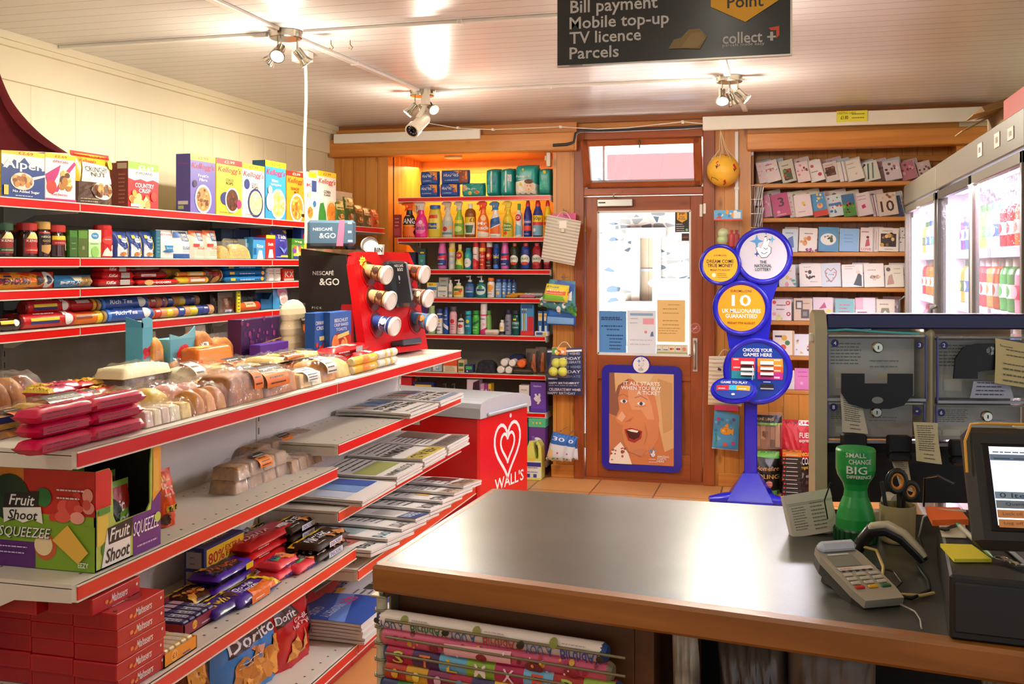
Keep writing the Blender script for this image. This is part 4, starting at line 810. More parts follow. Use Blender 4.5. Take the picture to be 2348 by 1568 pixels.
for i,(a,c,y,z)in enumerate(((228,313,640,0),(236,311,627,.032),(240,300,620,.062))):
 put(L3,'wafer_packet','packet','red wafer packet with silver flash, '+('bottom of its stack','middle of its stack','top of its stack')[i],a,c,y,.04,.08,lambda w,d,h:packet(w,d,.034,'cc1c20','r .5 .1 .3 .8 a8a09c; i .3 .5 .3 .4 ffffff KitKat',i,front='r .55 0 .3 1 a8a09c; i .28 .5 .3 .6 f4e8e4 KitKat'),'red wafer packets stacked on the third wall shelf',z=LZ[2]+.002+z)
put(L3,'biscuit_roll','packet','long dark red biscuit roll lying on the packets at the back',277,388,612,.16,.06,rol('a81820','r .35 .3 .5 .3 d8a0a0; w .4 .35 .4 .2 1 ffffff',ends='8a1418'),bi,z=LZ[2]+.062)
put(L3,'biscuit_packet','packet','flat red jam biscuit packet with white lettering, long side out',318,415,641,.03,.07,lambda w,d,h:packet(w,d,h,'d81e1c','',2,front='c .2 .5 .12 e8a060 .5; t .58 .5 .4 .55 ffffff DODGERS; t .34 .5 .12 .4 ffffff Jammie'),bi)
put(L3,'biscuit_packet','packet','dark red biscuit packet resting on the jam biscuit packet',312,388,630,.05,.07,lambda w,d,h:packet(w,d,.03,'9a1a24','',5,front='r .1 .2 .5 .6 d8c8c8; w .2 .3 .3 .4 1 9a2028'),bi,z=LZ[2]+.034)
for i,(a,c,y,z,cl,c2)in enumerate(((412,482,634,0,'f0c81c','e8701c'),(416,478,615,.038,'e06a1c','f0c020'))):
 put(L3,'biscuit_roll','packet',('yellow and orange biscuit roll under the orange roll','orange biscuit roll with yellow end on top of the yellow one')[i],a,c,y,.04,.055,rol(cl,f'r .32 .1 .6 .9 {c2}; r .4 .2 .48 .22 f0ead8; w .42 .5 .4 .2 1 ffe8c0',ends='e8c850'),bi,z=LZ[2]+.002+z,hmul=1 if i==0 else .55)
put(L3,'biscuit_packet','packet','yellow biscuit roll end in shadow above the orange roll',384,416,615,.12,.06,rol('d8a81c','r .3 .1 .5 .9 b87818'),bi,z=LZ[2]+.03)
put(L3,'chocolate_packet','packet','brown chocolate bar multipack with red lettering and gold edges',479,520,613,.04,.08,lambda w,d,h:pouch(w,d,h,'4a2414','t .4 .56 .6 .3 d8281e TWIX; r .75 .1 .2 .7 e0b040; c .45 .2 .2 c89050 .6; w .3 .8 .5 .1 1 e8c060',3,flatbase=False,seal=.02),bi)
for i in range(3):
 put(L3,'wafer_bar_packet','packet','bright blue caramel wafer multipack, '+('bottom of three','middle of three','top of three')[i],519-i*3,614+i*2,635,.03+.012*i,.09,lambda w,d,h:packet(w,d,.033,'1e78c0','r .2 .3 .6 .4 70b8e0',i,front='w .3 .3 .5 .4 1 e8f0f8; r .05 .2 .12 .6 e8c030; c .9 .5 .04 f0a030'),'blue wafer packs stacked on the third wall shelf',z=LZ[2]+.002+.034*i)
for i,(a,c)in enumerate(((617,632),(633,648))):
 put(L3,'sprinkle_tub','tub','small white tub with red lettering, '+('beside the blue wafers','beside the red and white box')[i],a,c,614,.05,.05,btl('cyl','f0ebe4','f4f0ea','r .1 .12 .8 .3 e8d8d0; w .2 .55 .6 .2 2 c83a3a'))
put(L3,'finger_biscuit_box','box','red and white checked box at the end of the biscuit shelf',651,674,617,.05,.06,box_('d8301e','t .3 .55 .4 .5 f4f0ec K; t .74 .55 .4 .5 f4f0ec X; r 0 0 1 .18 e8a8a0'))
br='biscuit rolls on the fourth wall shelf'
put(L4,'biscuit_roll','packet','dark chocolate biscuit roll with yellow stripe at the near end of the shelf',0,52,730,.03,.065,rol('2c1210','r .1 .35 .7 .18 ecc81c; c .8 .4 .12 f0f0ec 1; w .1 .6 .5 .2 1 c86a5a',ends='3a1a10'),br)
for i,(a,c,y,st,z)in enumerate(((56,175,720,.03,0),(66,163,699,.06,.055),(30,60,716,.12,.0))):
 put(L4,'biscuit_roll','packet',('red digestive roll with yellow stripe and union flag, lower of two','red digestive roll lying on another','end of a red digestive roll in shadow behind')[i],a,c,y,st,.065,lambda w,d,h:roll(w,.032,'c41c20','r .12 .32 .55 .12 ecc81c; r .12 .2 .55 .12 2a2a6a; c .86 .34 .08 f0f0ec 1.1; r .76 .5 .05 .5 f0e8e8; r .82 .5 .04 .5 f0e8e8; w .2 .6 .45 .14 1 f4d8d8',ends='8a1418'),br,z=LZ[3]+.002+z)
put(L4,'biscuit_roll','packet','orange and yellow biscuit roll pushed against the red rolls',176,237,723,.04,.06,lambda w,d,h:roll(w,.028,'e8781c','r .0 .3 .6 .2 8a3a10; r .8 .0 .2 1 f0c81c; r .1 .6 .6 .2 d02a1c',ends='e0b830'),br)
put(L4,'biscuit_roll','packet','dark red roll with white flash on top of the orange roll',166,226,706,.07,.06,lambda w,d,h:roll(w,.027,'b01c20','r .2 .45 .5 .2 f0e0dc; r .82 0 .12 1 d8b030',ends='8a1418'),br,z=LZ[3]+.058)
for i,(a,c,y,st,z)in enumerate(((246,354,712,.03,0),(232,343,690,.06,.05))):
 put(L4,'biscuit_roll','packet',('blue tea biscuit roll with white lettering, lower of two','blue biscuit roll lying above the other blue roll')[i],a,c,y,st,.06,lambda w,d,h:roll(w,.03,'2450a8','i .4 .45 .46 .2 f0f4f8 Rich Tea; c .84 .42 .08 f0f0ec 1; r .02 .1 .06 .9 3a78c8; w .2 .7 .5 .1 1 c0d8f0',ends='c8a868'),br,z=LZ[3]+.002+z)
lst=[(355,383,'c83a2c','d8905c',0),(384,408,'e8d02c','d89858',0),(384,410,'2440a0','c88850',1),(410,437,'2440a0','d8a068',0),(438,466,'e8d428','24409a',0),(466,491,'2a3f98','d8a070',0),(344,372,'b8484c','c87a58',1),(373,384,'6a4a9a','c08050',1),(411,436,'e0cc2c','2a3f9a',1),(437,458,'3a4a9c','c89060',1)]
wh_=['red topped biscuit roll next to the blue tea roll','yellow banded biscuit roll, second past the blue tea roll','blue banded roll on the upper layer','blue banded roll on the lower layer between two yellow ones','yellow and blue biscuit roll on the lower layer','blue biscuit roll at the end of the lower layer','pink biscuit roll on the upper layer past the blue roll','short purple biscuit roll on the upper layer','yellow and blue roll on the upper layer','blue biscuit roll ending the upper layer']
for k,(a,c,cl,c2,up)in enumerate(lst):
 put(L4,'biscuit_roll','packet',wh_[k],a,c,700,.04+.03*up,.05,lambda w,d,h:roll(w,.026,cl,f'r .55 0 .45 1 {c2}; w .1 .4 .4 .3 1 f0f0e8',ends='c89860'),br,z=LZ[3]+.002+.05*up)
put(L4,'jelly_packet','packet','clear pack of brown biscuits standing on the fourth shelf',508,543,670,.05,.05,pch(film('e8d8c8',.1,.35),'r .1 .05 .8 .7 7a4a34; r .2 .4 .2 .3 c8a890; r .5 .3 .2 .4 5a3424; r .2 .05 .5 .12 a8b0d0',2))
put(L4,'snack_packet','packet','slim brown packet beside the clear pack of biscuits',491,507,672,.08,.05,pch('3a2420','w .2 .3 .5 .4 4 8a6a5a',4))
put(L4,'price_flag','tag','narrow yellow price tag standing between the biscuit packs',544,552,667,.02,.01,box_('f0e028','w .2 .1 .6 .8 6 5a5a2a'))
put(L4,'biscuit_roll','packet','orange ginger biscuit roll lying in front of the dark bag',552,597,690,.03,.05,lambda w,d,h:roll(w,.026,'e0601c','r .25 .3 .5 .5 d8c8a0; w .3 .45 .4 .2 1 7a3a14; r .85 0 .15 1 d82a1c',ends='c83018'))
put(L4,'cake_bag','bag','black cake bag with pale lettering behind the ginger roll',553,598,662,.12,.06,pch('20222c','t .5 .55 .7 .3 5a6a7a angel; w .2 .2 .6 .1 1 5a6070',3))
put(L4,'open_carton','carton','cut open blue carton standing on the fourth shelf',598,633,668,.06,.08,lambda w,d,h:MB().prism([(-w/2,0),(w/2,0),(w/2,h),(w*.3,h*.98),(0,h*.55),(-w/2,h*.6)],-d/2,-d/2+.004,M('24649a'),'y').prism([(-w/2,0),(w/2,0),(w/2,h*.9),(-w/2,h*.95)],d/2-.004,d/2,M('1f5482'),'y').box(w/2-.004,-d/2,0,w/2,d/2,h*.9,'2a6ea4').box(-w/2,-d/2,0,w/2,d/2,.004,'1f5482'))
put(L4,'dessert_packet','packet','blue and pink whipped dessert packet at the end of the fourth shelf',634,667,656,.03,.05,pch('3a92cc','c .5 .72 .36 f0a0b8 .6; t .5 .72 .5 .12 d84878 Angel; c .5 .42 .3 f4e4dc .8; e .5 .36 .24 e8b8b0 .5; w .2 .1 .6 .1 1 f0f4f8; r .2 .86 .5 .06 f4f0f4',5))
# ================================================================ gondola top: bakery and snacks
crust=mottled('brown_crust','8a4a14','c07c28',14,.6);pale=mottled('pale_bake','d0a044','ecd080',18,.65);gold_b=mottled('golden_bake','b0661a','dc9c38',20,.6);darkc=mottled('dark_cake','3e2412','6a4020',30,.7);icew=M('f2e8c4',.5);icep=M('ecaca0',.5);icey=M('ecc860',.5);squ=mottled('biscuit_square','8a6030','b88a4c',40,.7)
LBL='r 0 .7 1 .3 2a241c; w .1 .8 .8 .1 1 e8e0d0; w .15 .15 .7 .45 3 5a2a10'
def bk(crs,seed=1,n=1,label=None,p=3,tint=.025):return lambda w,d,h:bread_thing(w,d,h,crs,seed,n,label,None,p,tint)
def orl(x,w):return(x,w,'ea7a1c',LBL)
k=0
for j,(a,c)in enumerate(((90,216),(218,330))):
 for i in range(3):
  put(GT,'snack_bar','bar','magenta wrapped snack bar, '+('bottom','middle','top')[i]+' layer of the '+('stack end by the gondola corner','stack half beside the nougat')[j],a+(0,3,-2)[i],c+(2,-3,4)[i],990,.025+.012*(i%2),.07,lambda w,d,h:packet(w+.025,d,.036,'d01a4c','w .2 .3 .6 .3 1 7a1030',i+j,.09,front='r .05 .15 .86 .7 a8163e; w .12 .3 .7 .4 2 5a0c24'),'magenta snack bars at the corner of the gondola top',z=GZ+.002+.037*i)
bakes=[('flapjack_tray','cake','wrapped tray of brown cake squares at the near end of the gondola top, lower layer',2,96,985,.29,.12,bk([squ,gold_b],3,4),0),('flapjack_tray','cake','wrapped tray of brown cake squares with orange label, stacked on another tray',4,98,950,.29,.12,bk([squ,darkc],5,3,orl(.5,.08)),.055),('nougat_pack','cake','clear pack of pink and white nougat squares beside the magenta bars',336,394,936,.04,.09,bk([M('dcc0b0',.6),M('e4d4b0',.6)],2,3,None,6),0),('nougat_pack','cake','clear pack of pale coconut squares at the front edge',392,444,924,.04,.09,bk([M('e8dcb8',.6),pale],4,2,None,6),0),('muffin_pack','cake','clear pack of orange topped muffins at the front edge before the brown loaf',450,524,888,.045,.10,bk([gold_b,M('e09a48',.6)],6,3,p=2.2),0),('iced_bun_pack','cake','clear pack of yellow and pink iced buns behind the nougat',352,440,884,.20,.12,bk([icey,icep],7,2,p=2.2),0),('iced_bun_pack','cake','clear pack of pink and cream iced buns behind the muffins',440,530,872,.18,.12,bk([icep,pale,icey],8,2,p=2.2),0),('bun_pack','bread','clear pack of round yellow buns in the second row',232,350,902,.24,.13,bk([icey,pale],9,3,p=2.2),0),('shortbread_pack','cake','flat clear pack with a cream and orange label behind the magenta bars',100,190,918,.24,.12,bk([pale,gold_b],10,3,orl(.7,.14),p=5),0),('shortbread_pack','cake','flat clear pack of pale cakes lying against the yellow buns',180,258,905,.34,.12,bk([gold_b],11,2,orl(.45,.1),p=5),0),('sliced_loaf','bread','long brown loaf in clear wrap with an orange label on the front edge',526,614,850,.04,.14,bk([crust],12,1,orl(.72,.06),p=4),0),('sliced_loaf','bread','brown loaf in clear wrap beside the barcode packs on the front edge',610,690,846,.04,.14,bk([crust,gold_b],13,1,orl(.3,.16),p=4),0),('cake_tray','cake','small clear cake tray with white barcode label on the front edge',690,742,852,.04,.12,bk([pale,icew],14,2,(.5,.1,'f0f0ec','w .1 .1 .8 .8 6 3a3a38'),p=6),0),('cake_tray','cake','clear cake tray with orange label stacked behind the brown loaf',626,735,832,.20,.15,bk([gold_b,icew,M('7a8a48',.6)],15,3,orl(.45,.14),p=6),0),('cake_tray','cake','upper clear cake tray with orange label on the stacked pair',630,737,812,.20,.14,bk([pale,icey],16,3,orl(.4,.14),p=6),.075),('crumpet_pack','bread','clear pack of flat pancakes leaning at the front edge before the red packs',740,812,822,.05,.17,bk([gold_b,pale],17,2,(.25,.09,'e8e4d8','w .1 .1 .8 .8 5 3a3a38'),p=2.4),0),('teacake_pack','bread','clear pack of white iced teacakes in the middle of the gondola top',432,522,836,.36,.15,bk([M('f0e6c8',.5),gold_b],18,2,(.3,.07,'f0ece0','w .1 .1 .8 .8 4 6a5a40'),p=2.2),0),('teacake_pack','bread','clear pack of pale teacakes with orange label next to the cake trays',518,618,826,.34,.15,bk([pale,icew],19,2,orl(.35,.1),p=2.2),0),('flatbread_pack','bread','clear pack of round flat breads lying behind the long brown loaf',500,600,852,.22,.13,bk([gold_b,pale],20,2,orl(.7,.07),p=2.2),0),('loaf_cake','cake','brown loaf cake with thick cream topping in clear wrap',282,398,836,.44,.12,lambda w,d,h:{'bake':lump(w,d,h*.7,darkc,4,7),'icing':lump(w,d,h*.32,M('f2e6b8',.55),5,7,base=h*.66),'wrapper':wrap(w,d,h,21,.03,.04)},0),('pastry_bag','bread','clear bag of pastries with a red heart price label',0,104,862,.48,.13,lambda w,d,h:dict(bread_thing(w,d,h,[crust,gold_b],22,3,None,None,2.4),label=(lambda b:b.print('p d0202c .5,.05 .1,.5 .1,.75 .3,.92 .5,.78 .7,.92 .9,.75 .9,.5; e .5 .56 .3 f0ece4 .6; t .5 .55 .44 .16 2a2420 £1.50',flat_surf((w*.12,-d*.42,h*.25),(.085,0,0),(0,.03,.08)),.085,.085)or b)(MB())),0),('scone_pack','bread','clear pack of scones tucked behind the loaf cake',404,470,822,.5,.1,bk([gold_b],23,2,None,p=2.4),0),]
for nm,cat,lab,a,c,y,st,dp,fn,dz in bakes:put(GT,nm,cat,lab,a,c,y,st,dp,fn,'wrapped bakery goods on the gondola top',z=GZ+.002+dz)
put(GT,'cake_box','box','orange cake box lying flat near the corner of the gondola top',34,146,905,.40,.07,lambda w,d,h:carton(w,d,.045,'e8a030','r .05 .2 .9 .5 f0c060; c .5 .5 .06 f4f0e8','','r .1 .1 .8 .8 f0b848'))
put(GT,'cake_box','box','navy and yellow cake box beside the orange one',-40,66,912,.33,.06,lambda w,d,h:carton(w,d,.05,'22389a','r .1 .3 .8 .3 f0d060','','r .1 .1 .8 .8 e8d8a0'))
rr=random.Random(4)
sn=[(164,222,846,.52),(222,288,838,.52),(168,230,858,.46),(228,290,850,.47),(240,292,862,.43),(150,214,868,.42)]
for i,(a,c,y,st)in enumerate(sn):
 put(GT,'sweet_packet','packet','red and yellow sweet packet, '+('beside the pastry bag at the back','by the loaf cake at the back','middle of the heap on the pastry side','middle of the heap on the cake side','slid down in front of the loaf cake','lowest of the heap by the pink packets')[i],a,c,y,st,.11,pkt(('c8202c','e0a820','b81c48','d8301c','e8c02c','c01c3c')[i],'p f0c828 .0,.2 .5,.3 .9,.15 .9,.4 .5,.6 .1,.5; w .3 .6 .4 .15 1 3a1a14; p f0e0d0 .6,.6 .8,.65 .75,.85',i,wr=.006),'sweet packets heaped on the gondola top',z=GZ+.004+(.02 if i in(2,3)else .0)+(.045 if i<2 else 0),hmul=.35)
for i,(a,c,st,dz)in enumerate(((118,190,.36,.05),(150,224,.32,.02),(112,180,.30,.052))):
 put(GT,'sweet_packet','packet','pink sweet packet with yellow end, '+('top of the pink heap','lying beside the flat cake pack','partly under the top pink one')[i],a,c,872,st,.09,lambda w,d,h:packet(w,d,.025,'d02a60','p f0d040 0,0 .2,0 .3,.5 .2,1 0,1; w .4 .4 .4 .2 1 7a1030',i,wr=.005),'pink sweet packets on the gondola top',z=GZ+.03+dz)
put(GT,'wafer_packet','packet','red wafer multipack beside the coffee machine, lower of two',766,832,814,.22,.1,pkt('c8181c','r .5 .1 .2 .8 b8b0ac; i .3 .5 .3 .4 ffffff KitKat',3,front='r .6 0 .2 1 b8b0ac; w .1 .3 .4 .4 1 f4e8e4'))
put(GT,'wafer_packet','packet','red wafer multipack lying on top of its twin by the coffee machine',764,850,793,.22,.1,lambda w,d,h:packet(w,d,.035,'d01c20','r .5 .1 .2 .8 b8b0ac; i .3 .5 .3 .4 ffffff KitKat',4,front='r .6 0 .2 1 b8b0ac; w .1 .3 .4 .4 1 f4e8e4'),z=GZ+.05)
put(GT,'wafer_packet','packet','red and white wafer packet under the coffee cups',836,868,806,.16,.08,pkt('d0282c','r .4 .1 .3 .8 e8e0dc',5))
for i,(z,c)in enumerate(((0,'e8b42c'),(.034,'ecc040'))):
 put(GT,'sweet_roll','packet',('yellow mint roll lying at the front edge, lower of two','yellow mint roll resting on its twin')[i],816,868,826,.035,.04,lambda w,d,h:roll(w,.018,c,'r .35 .1 .25 .8 e8842c; w .65 .3 .25 .3 1 f4f0e0',ends='e8d8a0'),z=GZ+.002+z)
for i,z in enumerate((0,.036)):
 put(GT,'sweet_roll','packet',('white sweet roll at the front edge past the yellow ones, lower','white sweet roll lying on the lower white one')[i],872,914,826,.04,.04,lambda w,d,h:roll(w,.018,'ece4d0','r .3 .1 .1 .8 e8c060; r .6 .1 .1 .8 e8c060',ends='d8d0b8'),z=GZ+.002+z)
ros='t .68 .2 .5 .1 ffffff ROSES;'
put(GT,'chocolate_carton','carton','tall light blue chocolate carton with folded top and red rose',327,350,727,.56,.07,lambda w,d,h:MB().box(-w/2,-d/2,0,w/2,d/2,h*.86,'58b0d0').prism([(-w/2,h*.86),(w/2,h*.86),(w/2,h*.96),(w*.1,h),(-w/2,h*.98)],-d/2,-d/2+.004,M('6ac0dc'),'y').prism([(-d/2,h*.86),(d/2,h*.86),(d/2,h*1.0),(-d/2,h*.93)],-w/2,-w/2+.004,M('4aa0c4'),'x').print('s .2 .45 .6 .25 9 .2 d8203c,b81430; r .5 .04 .5 .3 2a1a5a',flat_surf((-w/2,-d/2,0),(w,0,0),(0,0,h*.86)),w,h).print('r .3 .3 .3 .06 a83040; r .3 .12 .4 .04 c84050',flat_surf((-w/2,d/2,0),(0,-d,0),(0,0,h*.86)),d,h))
put(GT,'chocolate_carton','carton','light blue chocolate carton with scooped top, red rose and purple label',390,448,750,.54,.08,lambda w,d,h:MB().box(-w/2,-d/2,0,w/2,d/2,h*.8,'5cb4d4').prism([(-w/2,h*.8),(w/2,h*.8),(w/2,h),(w*.25,h*.88),(-w*.1,h*.83),(-w/2,h*.9)],-d/2,-d/2+.004,M('78c8e0'),'y').print('s .3 .48 .36 .3 14 .13 d8203c,b81430,e03850; s .42 .3 .2 .2 4 .06 2a6a4a; r .5 .02 .45 .34 2a1a5a;'+'t .72 .14 .36 .1 ffffff ROSES; c .45 .42 .06 f4f0f0 .5',flat_surf((-w/2,-d/2,0),(w,0,0),(0,0,h*.8)),w,h*.8))
for i,(a,c,y,st,cr,lb)in enumerate(((352,384,766,.54,gold_b,'dark round label'),(452,496,752,.52,crust,'white label'),(494,545,768,.5,crust,'clear wrap only'))):
 put(GT,'bread_bag','bread','upright brown bread in a clear bag with '+lb+' near the blue cartons',a,c,y,st,.1,lambda w,d,h:{'bread':lump(w*.95,d*.9,h*.93,cr,i,4),'bread_bag_film':pouch(w*1.05,d*1.08,h*1.04,film('ffffff',.1,.05),('c .3 .4 .25 3a2418; t .3 .4 .3 .1 f0e0c0 S','r .3 .25 .4 .45 f0ece4; w .35 .3 .3 .35 4 6a6a60','')[i],i,.008)},'bread bags at the back of the gondola top')
put(GT,'wrapped_cake','cake','orange wrapped cake lying in front of the upright bread',456,542,794,.44,.1,pkt('e8741c','r .1 .2 .4 .6 f0a848; w .55 .4 .3 .3 1 5a2a0c',3,front='r .05 .2 .4 .6 f4b050; w .5 .3 .4 .3 1 5a2a0c'))
put(GT,'chocolate_box','box','large dark purple chocolate box leaning at the back beside the cream meringues',552,662,728,.50,.06,box_('3a1450','s 0 0 1 1 60 .02 7a2a6a,5a1c60,a03a7a; l .012 b89a4a .35,.05 .35,.5 .97,.6 .97,.1; l .012 b89a4a .35,.5 .66,.55 .97,.6; c .66 .5 .035 c8a850; i .66 .3 .3 .08 d8c8e0 Milk Tray','r 0 0 1 1 4a1a58'))
put(GT,'chocolate_bar','bar','purple chocolate bar box standing before the dark purple box',596,662,786,.42,.05,box_('4a1c8c','i .5 .5 .6 .4 d8c8f0 Cadbury'))
put(GT,'meringue_bag','bag','clear bag of cream meringue nests with orange and black label',665,722,697,.44,.1,lambda w,d,h:{'meringue':[MB().ball((.004*(i%2),0,h*(.13+.235*i)),w*.44,M('ecdcae',.7),18,8,1,.85*d/w,.62)for i in range(4)],'bag_film':pouch(w*1.04,d*1.1,h,film('fff8e8',.1,.06),'r .52 .66 .4 .2 2a2018; w .56 .72 .3 .08 1 f0e8d8; r .52 .28 .4 .38 ec7a20; w .56 .34 .3 .1 2 f8e8d0',3,.006)})
put(GT,'toast_box','box','blue toast box with fruit picture, half behind its twin',722,752,716,.36,.05,box_('2058a8','t .45 .8 .8 .07 f0f0f0 CINNAMON; t .45 .7 .7 .07 f0f0f0 CRISP; s .1 .1 .7 .3 16 .12 c84020,e88a40,a82c1c; r .3 .46 .6 .08 d8d080'),'blue toast boxes by the coffee machine')
put(GT,'toast_box','box','blue toast box with yellow banner and fruit, in front of the coffee machine',756,806,714,.33,.055,box_('2462b4','t .52 .83 .62 .07 f0f0f0 BESCHUIT; t .52 .74 .66 .06 f0f0f0 CRISP BAKED; t .52 .65 .5 .06 f0f0f0 TOASTS; s .15 .08 .7 .34 22 .12 c84020,e88a40,a82c1c,f0b060; p e8d878 .32,.46 .86,.52 .86,.6 .32,.54','r 0 0 1 1 184a8c'),'blue toast boxes by the coffee machine')
cm_loc,cm_rz=(-2.083,4.812,GZ+.001),radians(77.6)
def coffee_machine():
 w,d,h=.52,.375,.49;blk=M('1c1a18',.4);red=M('d0141a',.18);p={}
 b=MB();b.prism([(-d/2,0),(d/2,0),(d/2,h),(-d/2+.09,h)],-w/2+.004,w/2-.004,blk,'x');sf=flat_surf((-w/2+.004,d/2,0),(0,-d,0),(0,0,h))
 b.print('t .40 .83 .34 .05 d8d4cc NESCAFÉ; t .5 .74 .32 .07 e0dcd4 &GO; t .30 .48 .16 .022 c8c4bc P I C K; t .30 .40 .016 .02 c8c4bc +; t .32 .30 .18 .022 c8c4bc P O U R; p 9a1014 .62,.0 .9,.0 .88,.52 .7,.52 .64,.3',sf,d,h);p['casing']=b
 fw=MB();ang=atan2(.09,h);T=Matrix.Translation((0,-d/2,0))@rotm(-ang,'X')
 hh=h/cos(ang);n=40
 holes_=[(-.155,.40),(-.155,.275),(-.155,.15),(.185,.40),(.185,.275),(.185,.15)]
 o=[(-w/2-.01,.0),(w/2+.01,0),(w/2-.0,hh*.9),(w/2-.03,hh+.01),(-w/2+.03,hh+.01),(-w/2+.0,hh*.9)]
 fw.prism(o,-.045,.002,red,'y',T)
 for hx_,hz_ in holes_:
  fw.lathe([(.058,-.002),(.062,.004),(.056,.004)],red,24,1,1.08,T=T@Matrix.Translation((hx_,-.045,hz_))@rotm(pi/2,'X'),cap=False);fw.print(f'c {(hx_ + w / 2) / w} {hz_ / hh} {.056 / w} 6a080c 1.08',lambda u,v,o_:tuple(T@Vector((-w/2+u*w,-.0455-o_,v*hh))),w,hh)
 fw.box(-.10,-.10,-.002,.13,-.03,.03,red,.006,T);p['front_panel']=fw
 q=MB();dk=M('20242a',.12);q.box(-.055,-.115,.22,.095,-.04,.455,dk,.018,T);q.print('t .45 .9 .6 .07 d8d4cc NESCAFÉ; t .5 .81 .4 .07 d8d4cc &GO; e .35 .62 .06 8a9aa8 1.6; r .3 .5 .03 .02 d8e040',lambda u,v,o_:tuple(T@Vector((-.05+u*.13,-.1155-o_,.225+v*.225))),.13,.225);q.box(.095,-.10,.25,.125,-.04,.45,M('b8cce0',.1,.6),.008,T);p['dispenser']=q
 q=MB();q.box(-.06,-.12,.03,.11,-.045,.06,M('3a4450',.25),.006,T);p['drip_tray']=q
 q=MB();q.box(-.115,0,0,.115,.03,.125,M('4a6478',.2),.014);q.print('t .32 .66 .4 .14 f0f0f0 NESCAFÉ; t .42 .40 .34 .2 f0f0f0 &GO; p c86a8a .6,.0 .74,.0 .78,1 .66,1; w .84 .15 .1 .7 3 b8c8d4',flat_surf((-.115,0,0),(.23,0,0),(0,0,.125)),.23,.125);Tb=(Matrix.Translation(cm_loc)@rotm(cm_rz,'Z')).inverted()@Matrix.Translation(Vector(ray(760,564))*4.92+Vector((0,0,HC)))@rotm(TH+.1,'Z');q.v=[tuple(Tb@Vector(v))for v in q.v]
 p['header_sign']=q
 q=MB();q.prism([(-d/2+.06,h),(d/2,h),(d/2,h+.035),(-d/2+.12,h+.006)],-w/2+.02,w/2-.02,M('141414',.15),'x');p['top_cover']=q
 q=MB();st_=[];Ts=T@Matrix.Translation((-.19,-.0475,.455))
 for i in range(20):r_=.034 if i%2 else .024;st_.append((r_*cos(tau*i/20),r_*sin(tau*i/20)))
 q.add([(a,0,c)for a,c in st_],[tuple(range(20))],'e8e03c',T=Ts);q.print('w .1 .2 .8 .6 3 4a4a1c',lambda u,v,o_:tuple(Ts@Vector(((u-.5)*.04,-o_-.0005,(v-.5)*.04))),.04,.04);p['price_star']=q
 return p,T,holes_
pm,Tcm,hol=coffee_machine()
thing('coffee_machine','black and red self-service coffee machine at the far end of the gondola','coffee machine',pm,cm_loc,cm_rz)
Tw=Matrix.Translation(cm_loc)@rotm(cm_rz,'Z')@Tcm
cups=[('b88a5c','3a2414','uppermost beige cup beside the yellow star'),('c8a070','4a3018','middle beige cup on the star side'),('24408c','e8ecf4','blue cup below the two beige ones'),('b8542c','4a2010','uppermost orange and brown cup near the black dispenser'),('7a4a34','d8c0a8','middle brown cup on the door side'),('3a7ab0','d88a50','lowest blue and orange cup on the door side')]
for(hx_,hz_),(cl,c2,lb)in zip(hol,cups):
 b=MB();b.lathe([(.030,-.05),(.043,.065)],M(cl,.5),20,cap=True);L_=MB();L_.lathe([(.0465,.060),(.0475,.066),(.046,.074),(.040,.077),(.038,.071),(.0001,.071)],M('f0ece4',.35),20,cap=False)
 f=lambda u,v,o:((.033+.010*v+.0012+o)*cos(u*tau*.96),(.033+.010*v+.0012+o)*sin(u*tau*.96),-.01+v*.06)
 b.print(f'r 0 .1 1 .12 {c2}; r 0 .8 1 .08 {c2}; e .1 .5 .07 {c2}; e .45 .5 .07 {c2}; e .8 .5 .07 {c2}; w .55 .35 .2 .3 3 {c2}',f,.26,.06,sub=14)
 Tl=Tw@Matrix.Translation((hx_,-.085,hz_))@rotm(radians(112),'X')
 o=thing('paper_cup','lidded paper cup in the coffee machine, '+lb,'cup',{'cup_body':b,'lid':L_},group='paper cups in the coffee machine')
 o.matrix_world=Tl
Tm0=Matrix.Translation(cm_loc)@rotm(cm_rz,'Z')
for i in range(5):
 b=MB();Tl=Tm0@Matrix.Translation((.04+.014*i,-.03+.012*i,.545))@rotm(radians(90),'Y')@rotm(radians(-40),'X');b.lathe([(.041,0),(.042,.01),(.036,.02),(.034,.02),(.034,.014),(.0001,.014)],M('f2eee6',.4),22,cap=False)
 o=thing('cup_cover','white cup lid in the stack lying on top of the coffee machine','lid',b,group='white cup lids on the coffee machine');o.matrix_world=Tl
b=MB();P=Tm0@Vector((-.03,-.13,.495));b.lathe([(.026,0),(.03,.05),(.028,.05),(.026,.006)],M('e8e4dc',.4),18,cap=True);b.print('t .5 .45 .8 .5 1c1c1c BIN',lambda u,v,o:((.0295+o)*cos(-pi/2+(u-.5)*1.8),(.0295+o)*sin(-pi/2+(u-.5)*1.8),.005+v*.042),.05,.042)
thing('bin_tub','tiny white tub lettered as a bin on top of the coffee machine','tub',b,P,radians(20))
